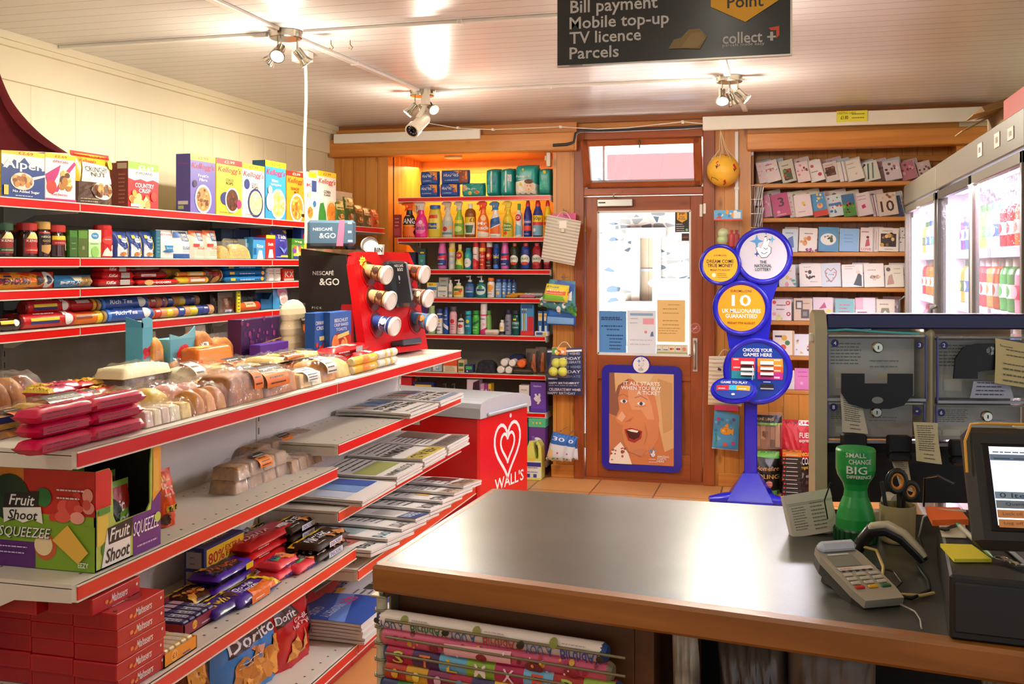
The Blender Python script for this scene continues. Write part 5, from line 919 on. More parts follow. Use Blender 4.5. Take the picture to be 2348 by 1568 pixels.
# ================================================================ gondola lower shelves
def fruit_tray():
 w,d,h=.275,.30,.25;p={};t=.004;gn=M('b8d060',.4)
 fs='i .28 .70 .4 .13 1c1c1c {0}; '
 b=MB();b.box(-w/2,-d/2,0,-w/2+t,d/2,h,M('8ab030'));sf=flat_surf((-w/2,d/2,0),(0,-d,0),(0,0,h))
 b.print('r 0 .55 1 .45 c8281c; r 0 .72 .3 .28 e08a20; p 7ea428 0,.0 1,.0 1,.45 .5,.5 .3,.62 0,.5; r 0 0 .42 .26 5a2070; c .52 .22 .11 c85a30; c .5 .24 .09 f0d8a8; c .16 .7 .2 1e3a1c; c .5 .72 .08 2a7a3a; s .55 .5 .4 .4 10 .06 e0584a,d03c30,f0a090; p 1c1c16 .12,.74 .46,.78 .45,.6 .1,.58; p f0f0e6 .1,.59 .48,.62 .5,.45 .4,.49 .3,.45 .2,.49 .11,.44; i .29 .68 .26 .11 f4f4ee Fruit; i .3 .53 .3 .1 1c1c16 Shoot; i .33 .345 .52 .12 2a2a20 SQUEEZEE; i .32 .35 .52 .12 f0f0e8 SQUEEZEE; w .64 .72 .28 .08 2 f4e4dc; t .9 .07 .1 .05 f0f0e8 EEZY; w .06 .14 .3 .06 2 d8c8e0; p e8b848 .6,.3 .75,.46 .95,.2 .85,.08',sf,d,h);p['side_panel']=[b]
 b=MB();b.box(w/2-t,-d/2,0,w/2,d/2,h*1.12,M('6a9a2c'));b.print('r 0 0 1 1 1c140e',flat_surf((w/2-t,d/2,0),(0,-d,0),(0,0,h*1.12)),d,h);p['side_panel'].append(b)
 b=MB();b.box(-w/2,d/2-t,0,w/2,d/2,h*1.12,M('1c140e'));p['back_panel']=b
 b=MB();o=[(-w/2,0),(w/2,0),(w/2,h*1.12),(w*.36,h*1.1),(w*.33,h*.9),(w*.33,h*.5),(w*.27,h*.42),(-w*.2,h*.42),(-w*.24,h*.5),(-w*.26,h*.94),(-w*.3,h),(-w/2,h)]
 b.prism(o,-d/2,-d/2+t,gn,'y');sf=flat_surf((-w/2,-d/2,0),(w,0,0),(0,0,h))
 b.print('p 6a2c86 .55,0 1,0 1,.6 .86,.56 .84,.42 .55,.42; p d8281e .0,.62 .22,.62 .23,.96 .18,1 0,1; p f0a830 .86,.5 1,.6 1,1.1 .87,1.08; r .02 .25 .16 .3 e8d050; r .87 .6 .09 .36 f0c050; c .15 .2 .07 4a8a2a; p f4f4ee .08,.02 .5,.02 .5,.22 .54,.4 .16,.4 .12,.2; p 1c1c16 .18,.23 .52,.23 .54,.42 .16,.4; i .34 .32 .3 .13 f4f4ee Fruit; i .31 .12 .36 .14 1c1c1c Shoot; i .75 .27 .42 .17 ffffff SQUEEZEE; w .6 .08 .34 .05 1 c8b0d8; c .93 .32 .05 c8e060; r .03 .56 .16 .06 5a9a3a',sf,w,h);p['front_panel']=b
 b=MB();b.box(-w/2,-d/2,0,w/2,d/2,t,gn);p['tray_base']=b
 return p
w,h,loc,rz=G2.at(222,365,1090,.014,.30);thing('juice_pouch_tray','printed red and green display carton of fruit juice pouches at the gondola end','carton',fruit_tray(),loc,rz)
for i,(dx,dy)in enumerate(((.0,-.085),(.02,-.03),(-.03,.03))):
 q=Vector((loc[0],loc[1],0))+rotm(rz,'Z').to_3x3()@Vector((dx,dy,0))
 thing('juice_pouch','green and red fruit juice pouch inside the display carton, '+('front one','second one','rearmost')[i],'pouch',pouch(.17,.05,.185+.015*i,'86b848','r .05 .6 .9 .32 a8281c; c .6 .3 .2 c8e060; i .45 .66 .6 .17 f4f4ee Fruit; i .5 .48 .66 .17 f4f4ee Shoot; i .52 .28 .8 .14 f0f0e8 SQUEEZEE; c .4 .62 .2 1c2c14',i,.006),(q.x,q.y,loc[2]+.006),rz,'juice pouches in the display carton')
put(G2,'chocolate_bag','bag','orange sweet bag behind the juice carton, standing on the shelf',372,413,1084,.10,.07,pch('e8501c','w .2 .55 .6 .25 3 f8d8b0; r .3 .25 .6 .12 f0c828; t .6 .31 .5 .09 1c1410 EESE; s .1 .1 .3 .1 4 .12 5a2a14; p f4a048 .1,.6 .4,.9 .3,.95',3,wr=.01),hmul=1.05)
put(G2,'chocolate_bag','bag','orange sweet bag standing deep behind the juice carton',318,356,1012,.24,.06,pch('d8481c','w .2 .5 .6 .2 2 f0c8a0',6,wr=.01))
fj=bk([squ,M('9a7444',.7)],30,5,orl(.62,.1),p=7)
for i,(a,c,st,z)in enumerate(((540,668,.12,0),(546,664,.115,.045),(672,742,.10,0.0),(588,715,.236,.0),(592,722,.236,.045))):
 put(G2,'flapjack_tray','cake','tray of toffee squares on the middle shelf, '+('lower tray by the juice carton','upper orange labelled tray in front','small tray by the price strip','lower tray at the back','upper tray at the back with grey label')[i],a,c,1090,st,.11 if i<3 else .092,lambda w,d,h:bread_thing(w,d,.045,[squ,M('9a7444',.7)],30+i,4,(.5,.09,'e8801c',LBL)if i in(1,4)else None,None,7,.12),'toffee square trays on the middle shelf',z=.752+z)
put(G3,'snack_carton','carton','navy carton with a yellow 80% extra free panel',467,559,1236,.27,.075,box_('26306c','r .06 .42 .94 .52 f2ca24; t .3 .68 .4 .28 c8281c 80%; t .72 .78 .4 .13 c8281c EXTRA; t .72 .63 .36 .13 c8281c FREE; w .1 .46 .8 .05 1 5a3a1c; s .1 .05 .4 .2 6 .05 e8c040,f0d060; w .6 .3 .3 .06 1 c8c8e0','r .12 .5 .76 .4 b0a8a0; r .12 .06 .76 .36 a8a098; w .3 .6 .3 .3 3 7a7a78','i .5 .5 .6 .3 c8b060 Mini Rolls'))
def bars(row,lab,grp,a,c,st,dep,t,n,col,top,front='',z0=0,nm='chocolate_multipack',dz=None):
 for i in range(n):
  put(row,nm,'multipack',lab+(', bottom of its stack',', second in its stack',', third in its stack',', fourth in its stack')[i if i<n-1 or n<2 else i]if n>1 else lab,a+(i*3)%5,c-(i*2)%3,1300,st+.006*(i%2),dep,lambda w,d,h:packet(w,d,t,col,top,i,.07,.004,front=front),grp,z=row.z+z0+i*t*.98)
snk=('281814','i .42 .5 .62 .34 e8ecf4 SNICKERS; r .0 .78 1 .2 f0cc20; s .55 .1 .3 .2 8 .05 c88848; w .1 .1 .3 .1 1 b8a8a0','r .3 .1 .45 .8 e8e8f0; t .52 .5 .38 .6 2a3a8c SNICKERS')
bars(G3,'dark brown peanut bar multipack at the back beside the navy carton','peanut bar multipacks',553,612,.33,.12,.034,2,*snk)
bars(G3,'dark brown peanut bar multipack in the middle of the back row','peanut bar multipacks',612,672,.29,.12,.034,2,*snk)
bars(G3,'dark brown peanut bar multipack behind the mint rolls','peanut bar multipacks',668,742,.17,.12,.034,3,*snk)
bars(G3,'dark brown peanut bar multipack at the shelf corner by the newspapers','peanut bar multipacks',730,806,.02,.13,.034,2,*snk)
bars(G3,'glossy red chocolate multipack before the brown ones','red multipacks on the chocolate shelf',574,690,.19,.13,.035,3,'c81a1e','i .4 .55 .5 .3 f0c8c0 Daim; r .7 .2 .2 .2 e8dcd8; p e04038 .1,.2 .5,.3 .3,.4','w .1 .3 .3 .3 1 f0d0c8')
bars(G3,'pink and orange fruit sweet multipack at the front edge','fruit sweet multipacks',640,690,.06,.10,.03,2,'e83c4c','p 58b068 .3,.3 .6,.4 .5,.7 .2,.6; p f09048 .6,.1 1,.1 1,.9 .6,.7; i .5 .6 .6 .3 24308c mentos','i .5 .5 .6 .7 24308c mentos')
bars(G3,'pink fruit sweet multipack lying nearer the shelf corner','fruit sweet multipacks',690,745,.03,.10,.03,1,'e83c4c','p 58b068 .3,.3 .6,.4 .5,.7 .2,.6; p f09048 .6,.1 1,.1 1,.9 .6,.7; i .5 .6 .6 .3 24308c mentos','i .5 .5 .6 .7 24308c mentos')
bars(G3,'purple and black chocolate multipack with orange lettering','purple multipacks on the chocolate shelf',498,590,.17,.12,.036,2,'4a24a0','r .05 .1 .7 .62 20141c; i .45 .4 .6 .4 e86a30 Wispa; r .1 .8 .8 .18 f0cc20; c .2 .75 .06 e0a828','r .75 .1 .22 .8 f0cc20')
bars(G3,'purple and orange chocolate multipack with yellow price end','purple multipacks on the chocolate shelf',556,648,.04,.11,.036,1,'4a2a9c','p f07820 .3,.0 .85,.0 .85,.4 .3,.3; r .82 0 .18 1 f0cc20; t .45 .62 .4 .2 f0f0f4 Double; t .45 .38 .4 .2 f0f0f4 Decker; r .1 .84 .8 .16 f0cc20','p f07820 .2,0 .7,0 .7,1 .2,1; w .3 .3 .3 .4 1 f4e8f0')
bars(G3,'purple twisted chocolate multipack with yellow lettering and torn corner','purple multipacks on the chocolate shelf',500,580,.06,.11,.034,1,'3a2088','i .45 .45 .6 .4 f0d020 Twirl; r .0 .78 1 .2 f0cc20; c .75 .4 .14 5a3010; r .8 .0 .2 .7 6a5ac8','r .7 0 .3 1 e8c830')
bars(G3,'brown and orange honeycomb multipack beside the navy carton','purple multipacks on the chocolate shelf',440,505,.19,.12,.034,1,'4a2414','i .5 .45 .6 .4 e06a28 Crunchie; s .1 .1 .7 .6 10 .06 d8902c,e8b040; r 0 .8 1 .2 f0cc20')
def chew_tray(col,c2,txt):
 def f(w,d,h):
  h=.05;p={};b=MB();b.box(-w/2,-d/2,0,w/2,d/2,.003,col);b.box(-w/2,-d/2,0,w/2,-d/2+.003,h*.7,col);b.box(-w/2,d/2-.003,0,w/2,d/2,h,col);b.box(-w/2,-d/2,0,-w/2+.003,d/2,h*.7,col);b.box(w/2-.003,-d/2,0,w/2,d/2,h*.7,col)
  b.print(txt,flat_surf((-w/2,-d/2,0),(w,0,0),(0,0,h*.7)),w,h*.7);p['tray']=b;p['sweet_stick']=[]
  for i in range(5):
   q=MB();x=-w/2+.006+(w-.012)*(i+.5)/5;ww=(w-.012)/5*.92;q.box(x-ww/2,-d/2+.008,.004,x+ww/2,d/2-.008,h*.8,c2,.004);q.print('t .5 .4 .7 .2 e8ecf4 HI; t .5 .2 .8 .2 e8ecf4 CHEW; r .1 .65 .8 .25 c8a0b0',flat_surf((x-ww/2,-d/2+.008,h*.8),(ww,0,0),(0,d-.016,0)),ww,d-.016);p['sweet_stick'].append(q)
  return p
 return f
put(G3,'sweet_tray','tray','maroon counter tray of five chewy sweet sticks',422,500,1400,.09,.17,chew_tray('8a2436','3a3468','c .3 .6 .07 f0b828; t .3 .6 .1 .3 c83020 £1; w .5 .3 .3 .3 1 d8c8e8'))
put(G3,'sweet_tray','tray','orange counter tray of chewy sweets at the front edge',376,452,1450,.015,.13,chew_tray('ee9a24','e8d8a0','c .3 .55 .1 f4c060; t .3 .55 .12 .4 c83020 £1; w .55 .2 .3 .3 1 3a50a0'))
mb=lambda:carton(.20,.125,.0405,'b81c22','i .55 .5 .34 .5 f4ece8 Maltesers; c .92 .6 .02 e8e0e0; s .2 .2 .2 .5 3 .03 e88a40','r .05 .1 .9 .8 a01a20','c .62 .5 .2 8a1014; i .36 .5 .36 .3 f0e8e4 Maltesers; s .5 .35 .24 .3 7 .035 b87830,e0b058,6a3414; c .1 .15 .03 5a3414; c .92 .9 .03 5a3414',bev=.0015)
y0=2.28
for c_ in range(3):
 for lv in range(5):
  thing('chocolate_gift_box','flat red chocolate gift box in the stack at the near end, '+('front column','middle column','rear column')[c_]+', '+('bottom','second','third','fourth','fifth')[lv]+' layer','box',mb(),(-1.585-.0665-c_*.131,y0+(.004,-.003,.003,0,-.002)[lv]+.006*c_,.4525+lv*.0415),pi/2+(.0,.006,-.008,.004,.0)[lv],'red chocolate gift boxes')
thing('chocolate_gift_box','topmost red chocolate gift box, set back askew on the front column','box',mb(),(-1.70,y0-.035,.4525+5*.0415),pi/2+.03,'red chocolate gift boxes')
thing('chocolate_gift_box','red chocolate gift box on top of the middle column','box',mb(),(-1.832,y0-.06,.4525+5*.0415),pi/2-.03,'red chocolate gift boxes')
dor='p 3a1c10 .12,.62 .88,.7 .82,.9 .2,.86; t .5 .74 .74 .16 f4f4f0 Doritos; l .05 d88030 .2,.9 .5,.52 .86,.92; s .25 .2 .5 .2 12 .1 e0a040,c8822c; w .2 .44 .3 .06 2 d8e8f4'
put(G4,'crisp_bag','crisp bag','large light blue tortilla chip bag on the bottom shelf',515,672,1412,.15,.11,pch('3c86d0',dor,3,wr=.014,rough=.2),'crisp bags on the bottom shelf')
put(G4,'crisp_bag','crisp bag','large glossy red tortilla chip bag behind the blue one',640,730,1372,.13,.11,pch('c01c1e','p 3a1c10 .1,.66 .6,.72 .5,.92 .1,.9; t .3 .78 .42 .12 f4f4f0 Dorit; t .66 .66 .5 .06 f0d8d0 CHILLI; t .66 .58 .6 .06 f0d8d0 HEATWAVE; p d89848 .2,.1 .42,.5 .52,.15; p e0a858 .5,.12 .62,.5 .7,.2; r .78 .3 .16 .4 3a1418',5,wr=.014,rough=.2),'crisp bags on the bottom shelf')
put(G4,'crisp_bag','crisp bag','brown crisp bag in shade at the near end of the bottom shelf',424,500,1478,.12,.10,pch('6a2a14','c .5 .72 .3 e0a030; t .5 .4 .7 .12 d8c8b0 WALKERS; s .2 .16 .6 .16 8 .09 e0a848',7,wr=.012,rough=.25),'crisp bags on the bottom shelf')
put(G4,'crisp_bag','crisp bag','purple and red crisp bag at the back of the bottom shelf, past the red one',716,800,1352,.24,.09,pch('b01c24','p 40205a .3,.3 .9,.4 .9,.8 .3,.7; c .2 .8 .12 d8282c',9,wr=.014),'crisp bags on the bottom shelf')
# ================================================================ newspapers
def paper(title,col='2a2a2c',bg=None,pics='',hh=.16):return(f'r 0 .76 1 .24 {bg};' if bg else '')+f't .5 .87 .86 {hh} {col} {title};'+(pics or 'r .06 .3 .5 .38 8a8078; w .6 .1 .34 .55 9 5a5a58; t .3 .18 .5 .1 2a2a2a NEWS')
def pile(name,label,grp,title,x,y,z,n,w=.30,l=.38,tilt=0,t=.009,off=.006,lift=0):
 for i in range(n):
  b=newspaper(w,l,t,title if i==n-1 else '',n);dx=off*(R.random()-.5)*2
  thing('newspaper',label if i==n-1 else 'folded paper under the '+' '.join(label.replace(',',' ').split()[:12]),'newspaper',b,(x+dx,y+off*(R.random()-.5),z+i*(t+.0042)+.004+lift),-pi/2+.03*(R.random()-.5),grp,ry=-tilt)
g2='newspapers on the gondola'
pile('p','tabloid with big black headlines and small colour photos, upper newspaper shelf',g2,'t .5 .74 .9 .14 2a2a2a KICK THE; t .5 .56 .8 .14 2a2a2a BUCKET; r .05 .1 .4 .32 6a8ab0; r .5 .1 .2 .3 c88a6a; w .74 .1 .22 .3 6 5a5a58; r .05 .86 .9 .1 8aa0c0',-1.772,4.82,.836,2,.36,.36)
pile('p','tabloid with blue picture strip at the near end of the upper newspaper shelf',g2,'t .5 .66 .9 .12 2a2a2a BRITAIN; t .5 .5 .8 .12 2a2a2a SEEKS; r .05 .08 .3 .3 4a78b0; r .38 .08 .26 .3 7a9ac0; r .68 .1 .2 .2 d8b8a0; w .05 .86 .9 .1 2 5a5a58',-1.772,4.42,.836,2,.36,.36)
pile('p','greyish broadsheet at the far end of the second newspaper shelf',g2,paper('CHRONICLE','3a3a3c','8a8078','r .02 .1 .5 .6 7a6e66; w .55 .15 .4 .5 8 5a5650'),-1.772,4.90,.582,4,.34,.37)
pile('p','newspaper with yellow banner and black headline, second newspaper shelf',g2,paper('HERALD','2a2a2c','d8c860','t .5 .5 .9 .16 2a2a2a TAXMAN; w .05 .1 .9 .25 4 5a5a58'),-1.772,4.54,.582,4,.31,.37)
pile('p','newspaper with green picture above its title, second newspaper shelf',g2,paper('SCOTSMAN','4a4a4c',None,'r .05 .42 .9 .3 a8b068; w .05 .06 .9 .28 4 5a5a58',.12),-1.772,4.20,.582,3,.31,.37)
pile('p','newspaper with blue photo and red spot, near end of the second newspaper shelf',g2,'r .04 .3 .3 .5 3a60b8; r .36 .3 .3 .5 7aa0d8; r .7 .4 .26 .4 c8d4e8; c .2 .15 .08 d03040; w .4 .06 .5 .15 3 5a5a58',-1.772,3.84,.582,2,.36,.38)
tt=[('HERALD','3a3634','b8a890','r .1 .3 .5 .4 6a3c34; w .64 .2 .3 .5 6 4a4540','broadsheet with brown photo and blue emblem, far end of the lower newspaper shelf'),('Leader','4a4440','c8b8a4','','beige mastheaded paper second from the far end of the lower newspaper shelf'),('TIMES','4a4644',None,'r .3 .5 .3 .2 d8b060; w .06 .1 .88 .3 4 5a5650','pale grey titled paper with a small yellow picture, lower newspaper shelf'),('MIRROR','4a4a4c',None,'w .06 .1 .88 .5 6 5a5650','plain grey titled paper in the middle of the lower newspaper shelf'),('Buchan','d8e4f0','2a4a7c','r .3 .4 .6 .3 c8c4bc','paper with a dark blue masthead on the lower newspaper shelf'),('RACING POST','2a2a2c',None,'w .06 .2 .88 .4 6 5a5650','racing paper with spaced black title on the lower newspaper shelf'),('Record','3a8a9a',None,'r .1 .3 .8 .3 b8d0d0; w .06 .1 .88 .15 2 c05a5a','paper with teal title and pink lines on the lower newspaper shelf'),('Times','2a2a2c',None,'r .1 .46 .8 .24 c86a60; w .06 .1 .88 .3 4 5a5a58','paper with a reddish picture at the near end of the lower newspaper shelf')]
for i,(ti,cl,bg,pc,lb)in enumerate(tt):pile('p',lb,g2,paper(ti,cl,bg,pc,.17),-1.712,4.945-.168*i,.366,2,.30,.37,.10,.010,.003,.022)
pile('p','farming newspaper with blue title and yellow panel on the bottom shelf',g2,'t .36 .2 .7 .2 24307c farmer; r .72 .12 .22 .18 d8a828; r .1 .5 .36 .4 6a8ab0; r .5 .5 .2 .4 3a4a3a; w .74 .45 .2 .45 6 6a6a68',-1.72,4.06,.090,5,.34,.36)
pile('p','blue property guide paper on the bottom shelf',g2,'r 0 0 1 1 2450a8; p 6a90d8 0,.3 1,.6 1,.8 0,.5; t .66 .5 .5 .12 c8d4f0 PROPERTY; t .72 .32 .3 .12 c8d4f0 GUIDE; t .25 .5 .3 .2 e84a7a spc',-1.70,3.72,.090,6,.32,.34)
pile('p','folded papers deeper on the bottom shelf behind the farming paper',g2,'r .1 .1 .8 .5 7a7470; w .1 .7 .8 .2 3 5a5a58',-1.74,4.44,.090,6,.34,.36)
# ================================================================ alcove: nappies, cleaning goods, toiletries
def B(i,name,cat,label,a,c,y,fn,set_=.02,dep=.08,group=None,dz=0,**k):return put(BR[i],name,cat,label,a,c,y,set_,dep,fn,group,z=BZ[i]+.002+dz,**k)
hg='r .08 .12 .8 .76 24509c; p f0a030 .5,.9 .95,.9 .95,.3 .8,.6; t .42 .62 .5 .2 f4f0f4 HUGGIES; w .2 .25 .5 .14 1 c8d4ec; c .84 .45 .08 d8502c'
wg='wipes packs in the alcove'
def softpack(col,front,side='',seed=1):
 def f(w,d,h):
  b=MB();mm=M(col,.3)
  def s(u,v,sg,o=0):
   x,z=2*u-1,2*v-1;k=(max(0,1-abs(x)**8)*max(0,1-abs(z)**8))**.3
   return((u-.5)*w*(1-.03*abs(z)),sg*(d/2*k+o+.003*wob(u,v,seed)*k),v*h*(1-.02*abs(x)))
  b.grid(lambda u,v:s(u,v,-1),12,12,mm);b.grid(lambda u,v:s(u,v,1),12,12,mm,flip=True)
  b.print(front,lambda u,v,o:s(u,v,-1,o+.002),w,h,sub=8);return b
 return f
B(0,'wipes_pack','pack','blue and orange wipes pack at the outer end of the top alcove shelf, lower layer',959,1004,420,softpack('2a58a8',hg),.05,.11,wg)
B(0,'wipes_pack','pack','blue and orange wipes pack, lower layer next to the green wipes',1006,1050,419,softpack('2a58a8',hg),.04,.11,wg)
B(0,'wipes_pack','pack','blue wipes pack on the upper layer at the outer end',961,1004,391,softpack('2a58a8',hg),.05,.11,wg,.092)
B(0,'wipes_pack','pack','blue wipes pack with brown end, upper layer beside the nappies',1006,1074,388,softpack('2a58a8',hg+'; r .7 .1 .28 .8 8a4a30'),.04,.11,wg,.092)
B(0,'wipes_pack','pack','green wipes pack with a baby face, beside the blue packs',1056,1110,418,softpack('1f9a90','r .05 .1 .9 .8 18968c; c .16 .6 .12 e0b890 1.2; t .48 .55 .4 .2 f0f4f0 Pampers; c .4 .24 .08 e8c050; c .7 .3 .12 d87838 .6'),.04,.11,wg)
np_='nappy packs in the alcove'
B(0,'nappy_pack','pack','teal nappy pack standing end on with white seam, first of two',1112,1143,384,softpack('1f9a94','r .42 .0 .1 1 e0ecea; r .1 .1 .25 .3 5ac0b0; r .6 .4 .25 .3 2a7a9a'),.03,.2,np_)
B(0,'nappy_pack','pack','teal nappy pack standing end on with barcode, beside the baby pack',1145,1176,383,softpack('1f9a94','r .42 .0 .1 1 e0ecea; r .6 .5 .3 .25 e8ecec; w .62 .5 .26 .24 5 2a3a3a',seed=4),.03,.2,np_)
B(0,'nappy_pack','pack','large teal and cream nappy pack with a baby face',1178,1231,375,softpack('28a098','p f0e8d8 0,0 1,0 1,.35 .5,.5 0,.42; t .38 .6 .6 .1 f0f4f0 Pampers; w .2 .5 .4 .05 1 d8ecec; c .66 .28 .22 e8c4a0 1.15; c .66 .44 .2 5a3418 .5; c .6 .3 .02 2a1c14; c .72 .3 .02 2a1c14; e .66 .2 .04 b86858 .5; c .3 .35 .07 d8d040; c .4 .82 .06 e0c850',seed=3),.03,.2,np_)
B(0,'nappy_pack','pack','teal nappy pack with yellow corner tag, by the alcove edge',1233,1262,384,softpack('1f968c','r .4 .78 .25 .12 e8c830; c .5 .4 .25 7ac8a0; p 3ab0a0 .1,.2 .8,.3 .6,.6 .2,.5',seed=5),.04,.18,np_)
cl='cleaning bottles in the alcove'
B(1,'spray_bottle','bottle','dark spray bottle with orange trigger and starburst label',919,950,461,btl('spray','2a2024','f0601c','p f0701c 0,0 1,0 .8,.2 1,.35 .7,.4 .3,.4 0,.35 .2,.2; t .5 .6 .9 .2 f4f0ec BANG; w .2 .78 .6 .08 1 e0d8d0; r .1 .4 .8 .06 f0a030',capr=1),group=cl)
B(1,'spray_bottle','bottle','bright pink spray bottle with white trigger',948,976,461,btl('spray','ec2a8c','f0ecec','e .5 .35 .4 f078b8 .9; i .5 .36 .8 .16 3a1c5a Vanish; c .55 .56 .12 f8d8e8'),group=cl)
B(1,'cleaner_jug','bottle','yellow floor cleaner bottle with blue caps behind the sprays',976,1012,470,lambda w,d,h:bottle('taper',w,d,h,'e0d040','2a6ac0','r .1 .3 .7 .5 e8dc60; r .2 .66 .5 .12 d83a28; r .15 .3 .5 .2 24509c; t .42 .4 .4 .1 f0e040 Flash'),.06,.08,cl)
B(1,'spray_bottle','bottle','cream spray bottle with a red cross sticker and clear trigger',1010,1036,460,btl('spray','d8d8c4','c8c8c0','r .1 .1 .8 .5 b8c8c8; c .4 .3 .16 c83028; c .75 .35 .14 e8a868; r .1 .1 .8 .08 6a8a9a'),group=cl)
B(1,'spray_bottle','bottle','lime green spray bottle with yellow price label',1038,1061,460,btl('spray','9ac83c','d0d8c8','r .1 .12 .8 .4 7aa83c; r .2 .5 .6 .12 f0d828; e .5 .3 .3 c8e080 .7; r .1 .02 .8 .08 b83a28'),group=cl)
B(1,'cleaner_bottle','bottle','amber disinfectant bottle with white cap and yellow £1 label',1062,1088,466,btl('shampoo',M('8a5214',.12),'f0ece4','r .08 .1 .84 .45 e8e4d8; r .1 .5 .8 .2 ecc828; t .7 .6 .3 .14 3a3020 £1; p 3a6a4a .3,.15 .7,.15 .8,.42 .2,.42',capr=.4),group=cl)
B(1,'spray_bottle','bottle','orange spray bottle with red trigger and white lettering',1091,1118,460,btl('spray','f07828','e8481c','t .5 .5 .7 .12 ffffff Mr; t .5 .34 .95 .14 ffffff Muscle; p f0e8dc 0,0 1,0 1,.16 0,.24; e .6 .7 .2 f8d0a0; r .3 .0 .4 .1 f0c828'),group=cl)
B(1,'spray_bottle','bottle','white spray bottle with blue trigger and orange stripe label',1120,1146,461,btl('spray','eef0f2','2a7ab8','p 2a6ab0 .1,.3 .9,.5 .9,.75 .1,.65; t .5 .55 .8 .14 1c3c7c Flash; p e8702c .1,.12 .9,.12 .9,.45 .1,.28; w .2 .04 .6 .06 1 8a9aa0'),group=cl)
B(1,'spray_bottle','bottle','yellow spray bottle with yellow trigger and green label',1149,1175,460,btl('spray','e0c828','e8d430','r .08 .08 .84 .5 d8b820; e .5 .36 .4 4a8a3a .7; t .5 .42 .6 .08 f4f0c0 Elbow; t .5 .3 .6 .08 f4f0c0 Grease; c .4 .14 .12 d8402c'),group=cl)
B(1,'cleaner_bottle','bottle','white cream cleaner bottle with green cap and red badge',1178,1196,466,btl('squeeze','e8f0f0','3aa048','c .5 .72 .34 c8202c; t .5 .72 .4 .1 f4f4f0 Cif; p 7ac0d8 .1,.05 .9,.1 .8,.4 .2,.5'),group=cl)
B(1,'bleach_bottle','bottle','navy bleach bottle with red cap and oval badge',1198,1217,459,btl('bleach','242c84','c82430','e .5 .5 .45 3a4ab8 .5; t .5 .5 .8 .1 f0f0f4 Domestos; r .1 .2 .8 .16 e04a3c; w .2 .08 .6 .06 1 a8b0e0'),group=cl)
B(1,'bleach_bottle','bottle','blue bleach bottle with yellow 50p price band',1219,1242,459,btl('bleach','28388c','d02a28','r .0 .48 1 .22 f0cc28; t .5 .59 .6 .15 3a3018 50p; r 0 .38 1 .1 d83a3a; r 0 .04 1 .34 7ab0d0; c .3 .22 .14 e8f0f4'),group=cl)
B(1,'bleach_bottle','bottle','yellow bleach bottle with red cap and 50p price band, by the gift bag',1244,1262,459,btl('bleach','f0cc28','d02a28','t .5 .59 .6 .15 3a3018 50p; r 0 .38 1 .1 d83a3a; r 0 .04 1 .34 e8b020; t .5 .2 .4 .14 3a3018 g'),group=cl)
B(1,'hanging_packet','packet','dark red packet hanging at the end of the cleaning shelf',902,919,492,lambda w,d,h:carton(w,.02,h,'8a1c24','r .1 .1 .8 .3 a84048; w .2 .5 .6 .3 3 d8a8a0'),-.01,.02)
a2='bottles and sprays on the third alcove shelf'
B(2,'hand_cream_tube','tube','dark teal tube with yellow sticker standing alone on the third alcove shelf',956,974,569,lambda w,d,h:carton(w,.04,h,'24403c','r .1 .1 .8 .6 3a8a8c; r .3 .75 .5 .08 e8c830; c .5 .4 .2 6ab0a8'),group=a2)
B(2,'detergent_box','box','navy box in the shade at the outer end of the third alcove shelf',926,953,578,box_('1c2444','r .1 .3 .8 .4 2a3a6a'),.05)
def B2(lab,a,c,y,kind,col,cap,spec,**k):return B(2,'cleaner_bottle','bottle',lab,a,c,y,btl(kind,col,cap,spec,**k),group=a2)
B2('pink floor cream bottle with tapered neck next to the dark teal tube',1000,1021,555,'taper','d868b0','d868b0','r .05 .15 .9 .5 24408c; p d83040 .05,.5 .95,.6 .95,.4 .05,.36; w .2 .2 .6 .2 2 e8e8f4')
B2('white aerosol can with yellow top band',1026,1040,556,'aerosol','dcdcd4','e8d890','r 0 .8 1 .16 f0d028; i .5 .6 .7 .14 8a98a8 Febreze; p b8c8d8 0,.1 1,.3 1,.45 0,.3')
B2('yellow cream cleaner bottle with red round badge',1042,1060,560,'squeeze','f0d838','e8e0a0','c .5 .7 .36 c8202c; t .5 .7 .4 .1 f4f4f0 Cif; c .4 .3 .3 d8e070; p 4a9a3a .1,.0 .9,.05 .8,.2 .2,.25')
B2('turquoise air freshener with white oval label',1062,1079,568,'barrel','28a0b0','2490a0','e .5 .35 .42 f0f4f4 1.1; w .3 .3 .4 .1 1 4aa0a8; c .5 .7 .14 3ac060')
B2('white and red aerosol with berries on it',1081,1095,555,'aerosol','e8e0e0','c8282c','p d02830 0,0 1,0 1,.35 .4,.5 0,.4; c .5 .2 .24 e85040; w .2 .65 .6 .1 1 a03a40')
B2('orange red aerosol can with pale lettering',1097,1111,555,'aerosol','d83a24','c8301c','r 0 .8 1 .16 f0d050; i .5 .6 .7 .14 f4e8dc Sun; w .2 .2 .6 .2 2 f0c8a0')
B2('dark red polish can with white lid beside the blue insect spray',1112,1126,555,'aerosol','8a241c','e8e0dc','e .5 .6 .4 c83a28 1; c .5 .62 .2 f0d8a0; r .1 .1 .8 .3 3a2018; w .2 .15 .6 .15 2 d8c0a0')
B2('blue insect spray can with yellow lettering',1128,1142,558,'aerosol','1c48a0','1c3c84','t .5 .62 .85 .2 f0dc28 Raid; r .1 .25 .8 .2 2a2a3c; p 3a78c8 .1,.05 .9,.05 .8,.22 .2,.22')
B2('pink floor cream bottle beside the washing up liquids',1145,1165,555,'taper','d060a8','d060a8','r .05 .15 .9 .5 24408c; p d83040 .05,.5 .95,.6 .95,.4 .05,.36; w .2 .2 .6 .2 2 e8e8f4')
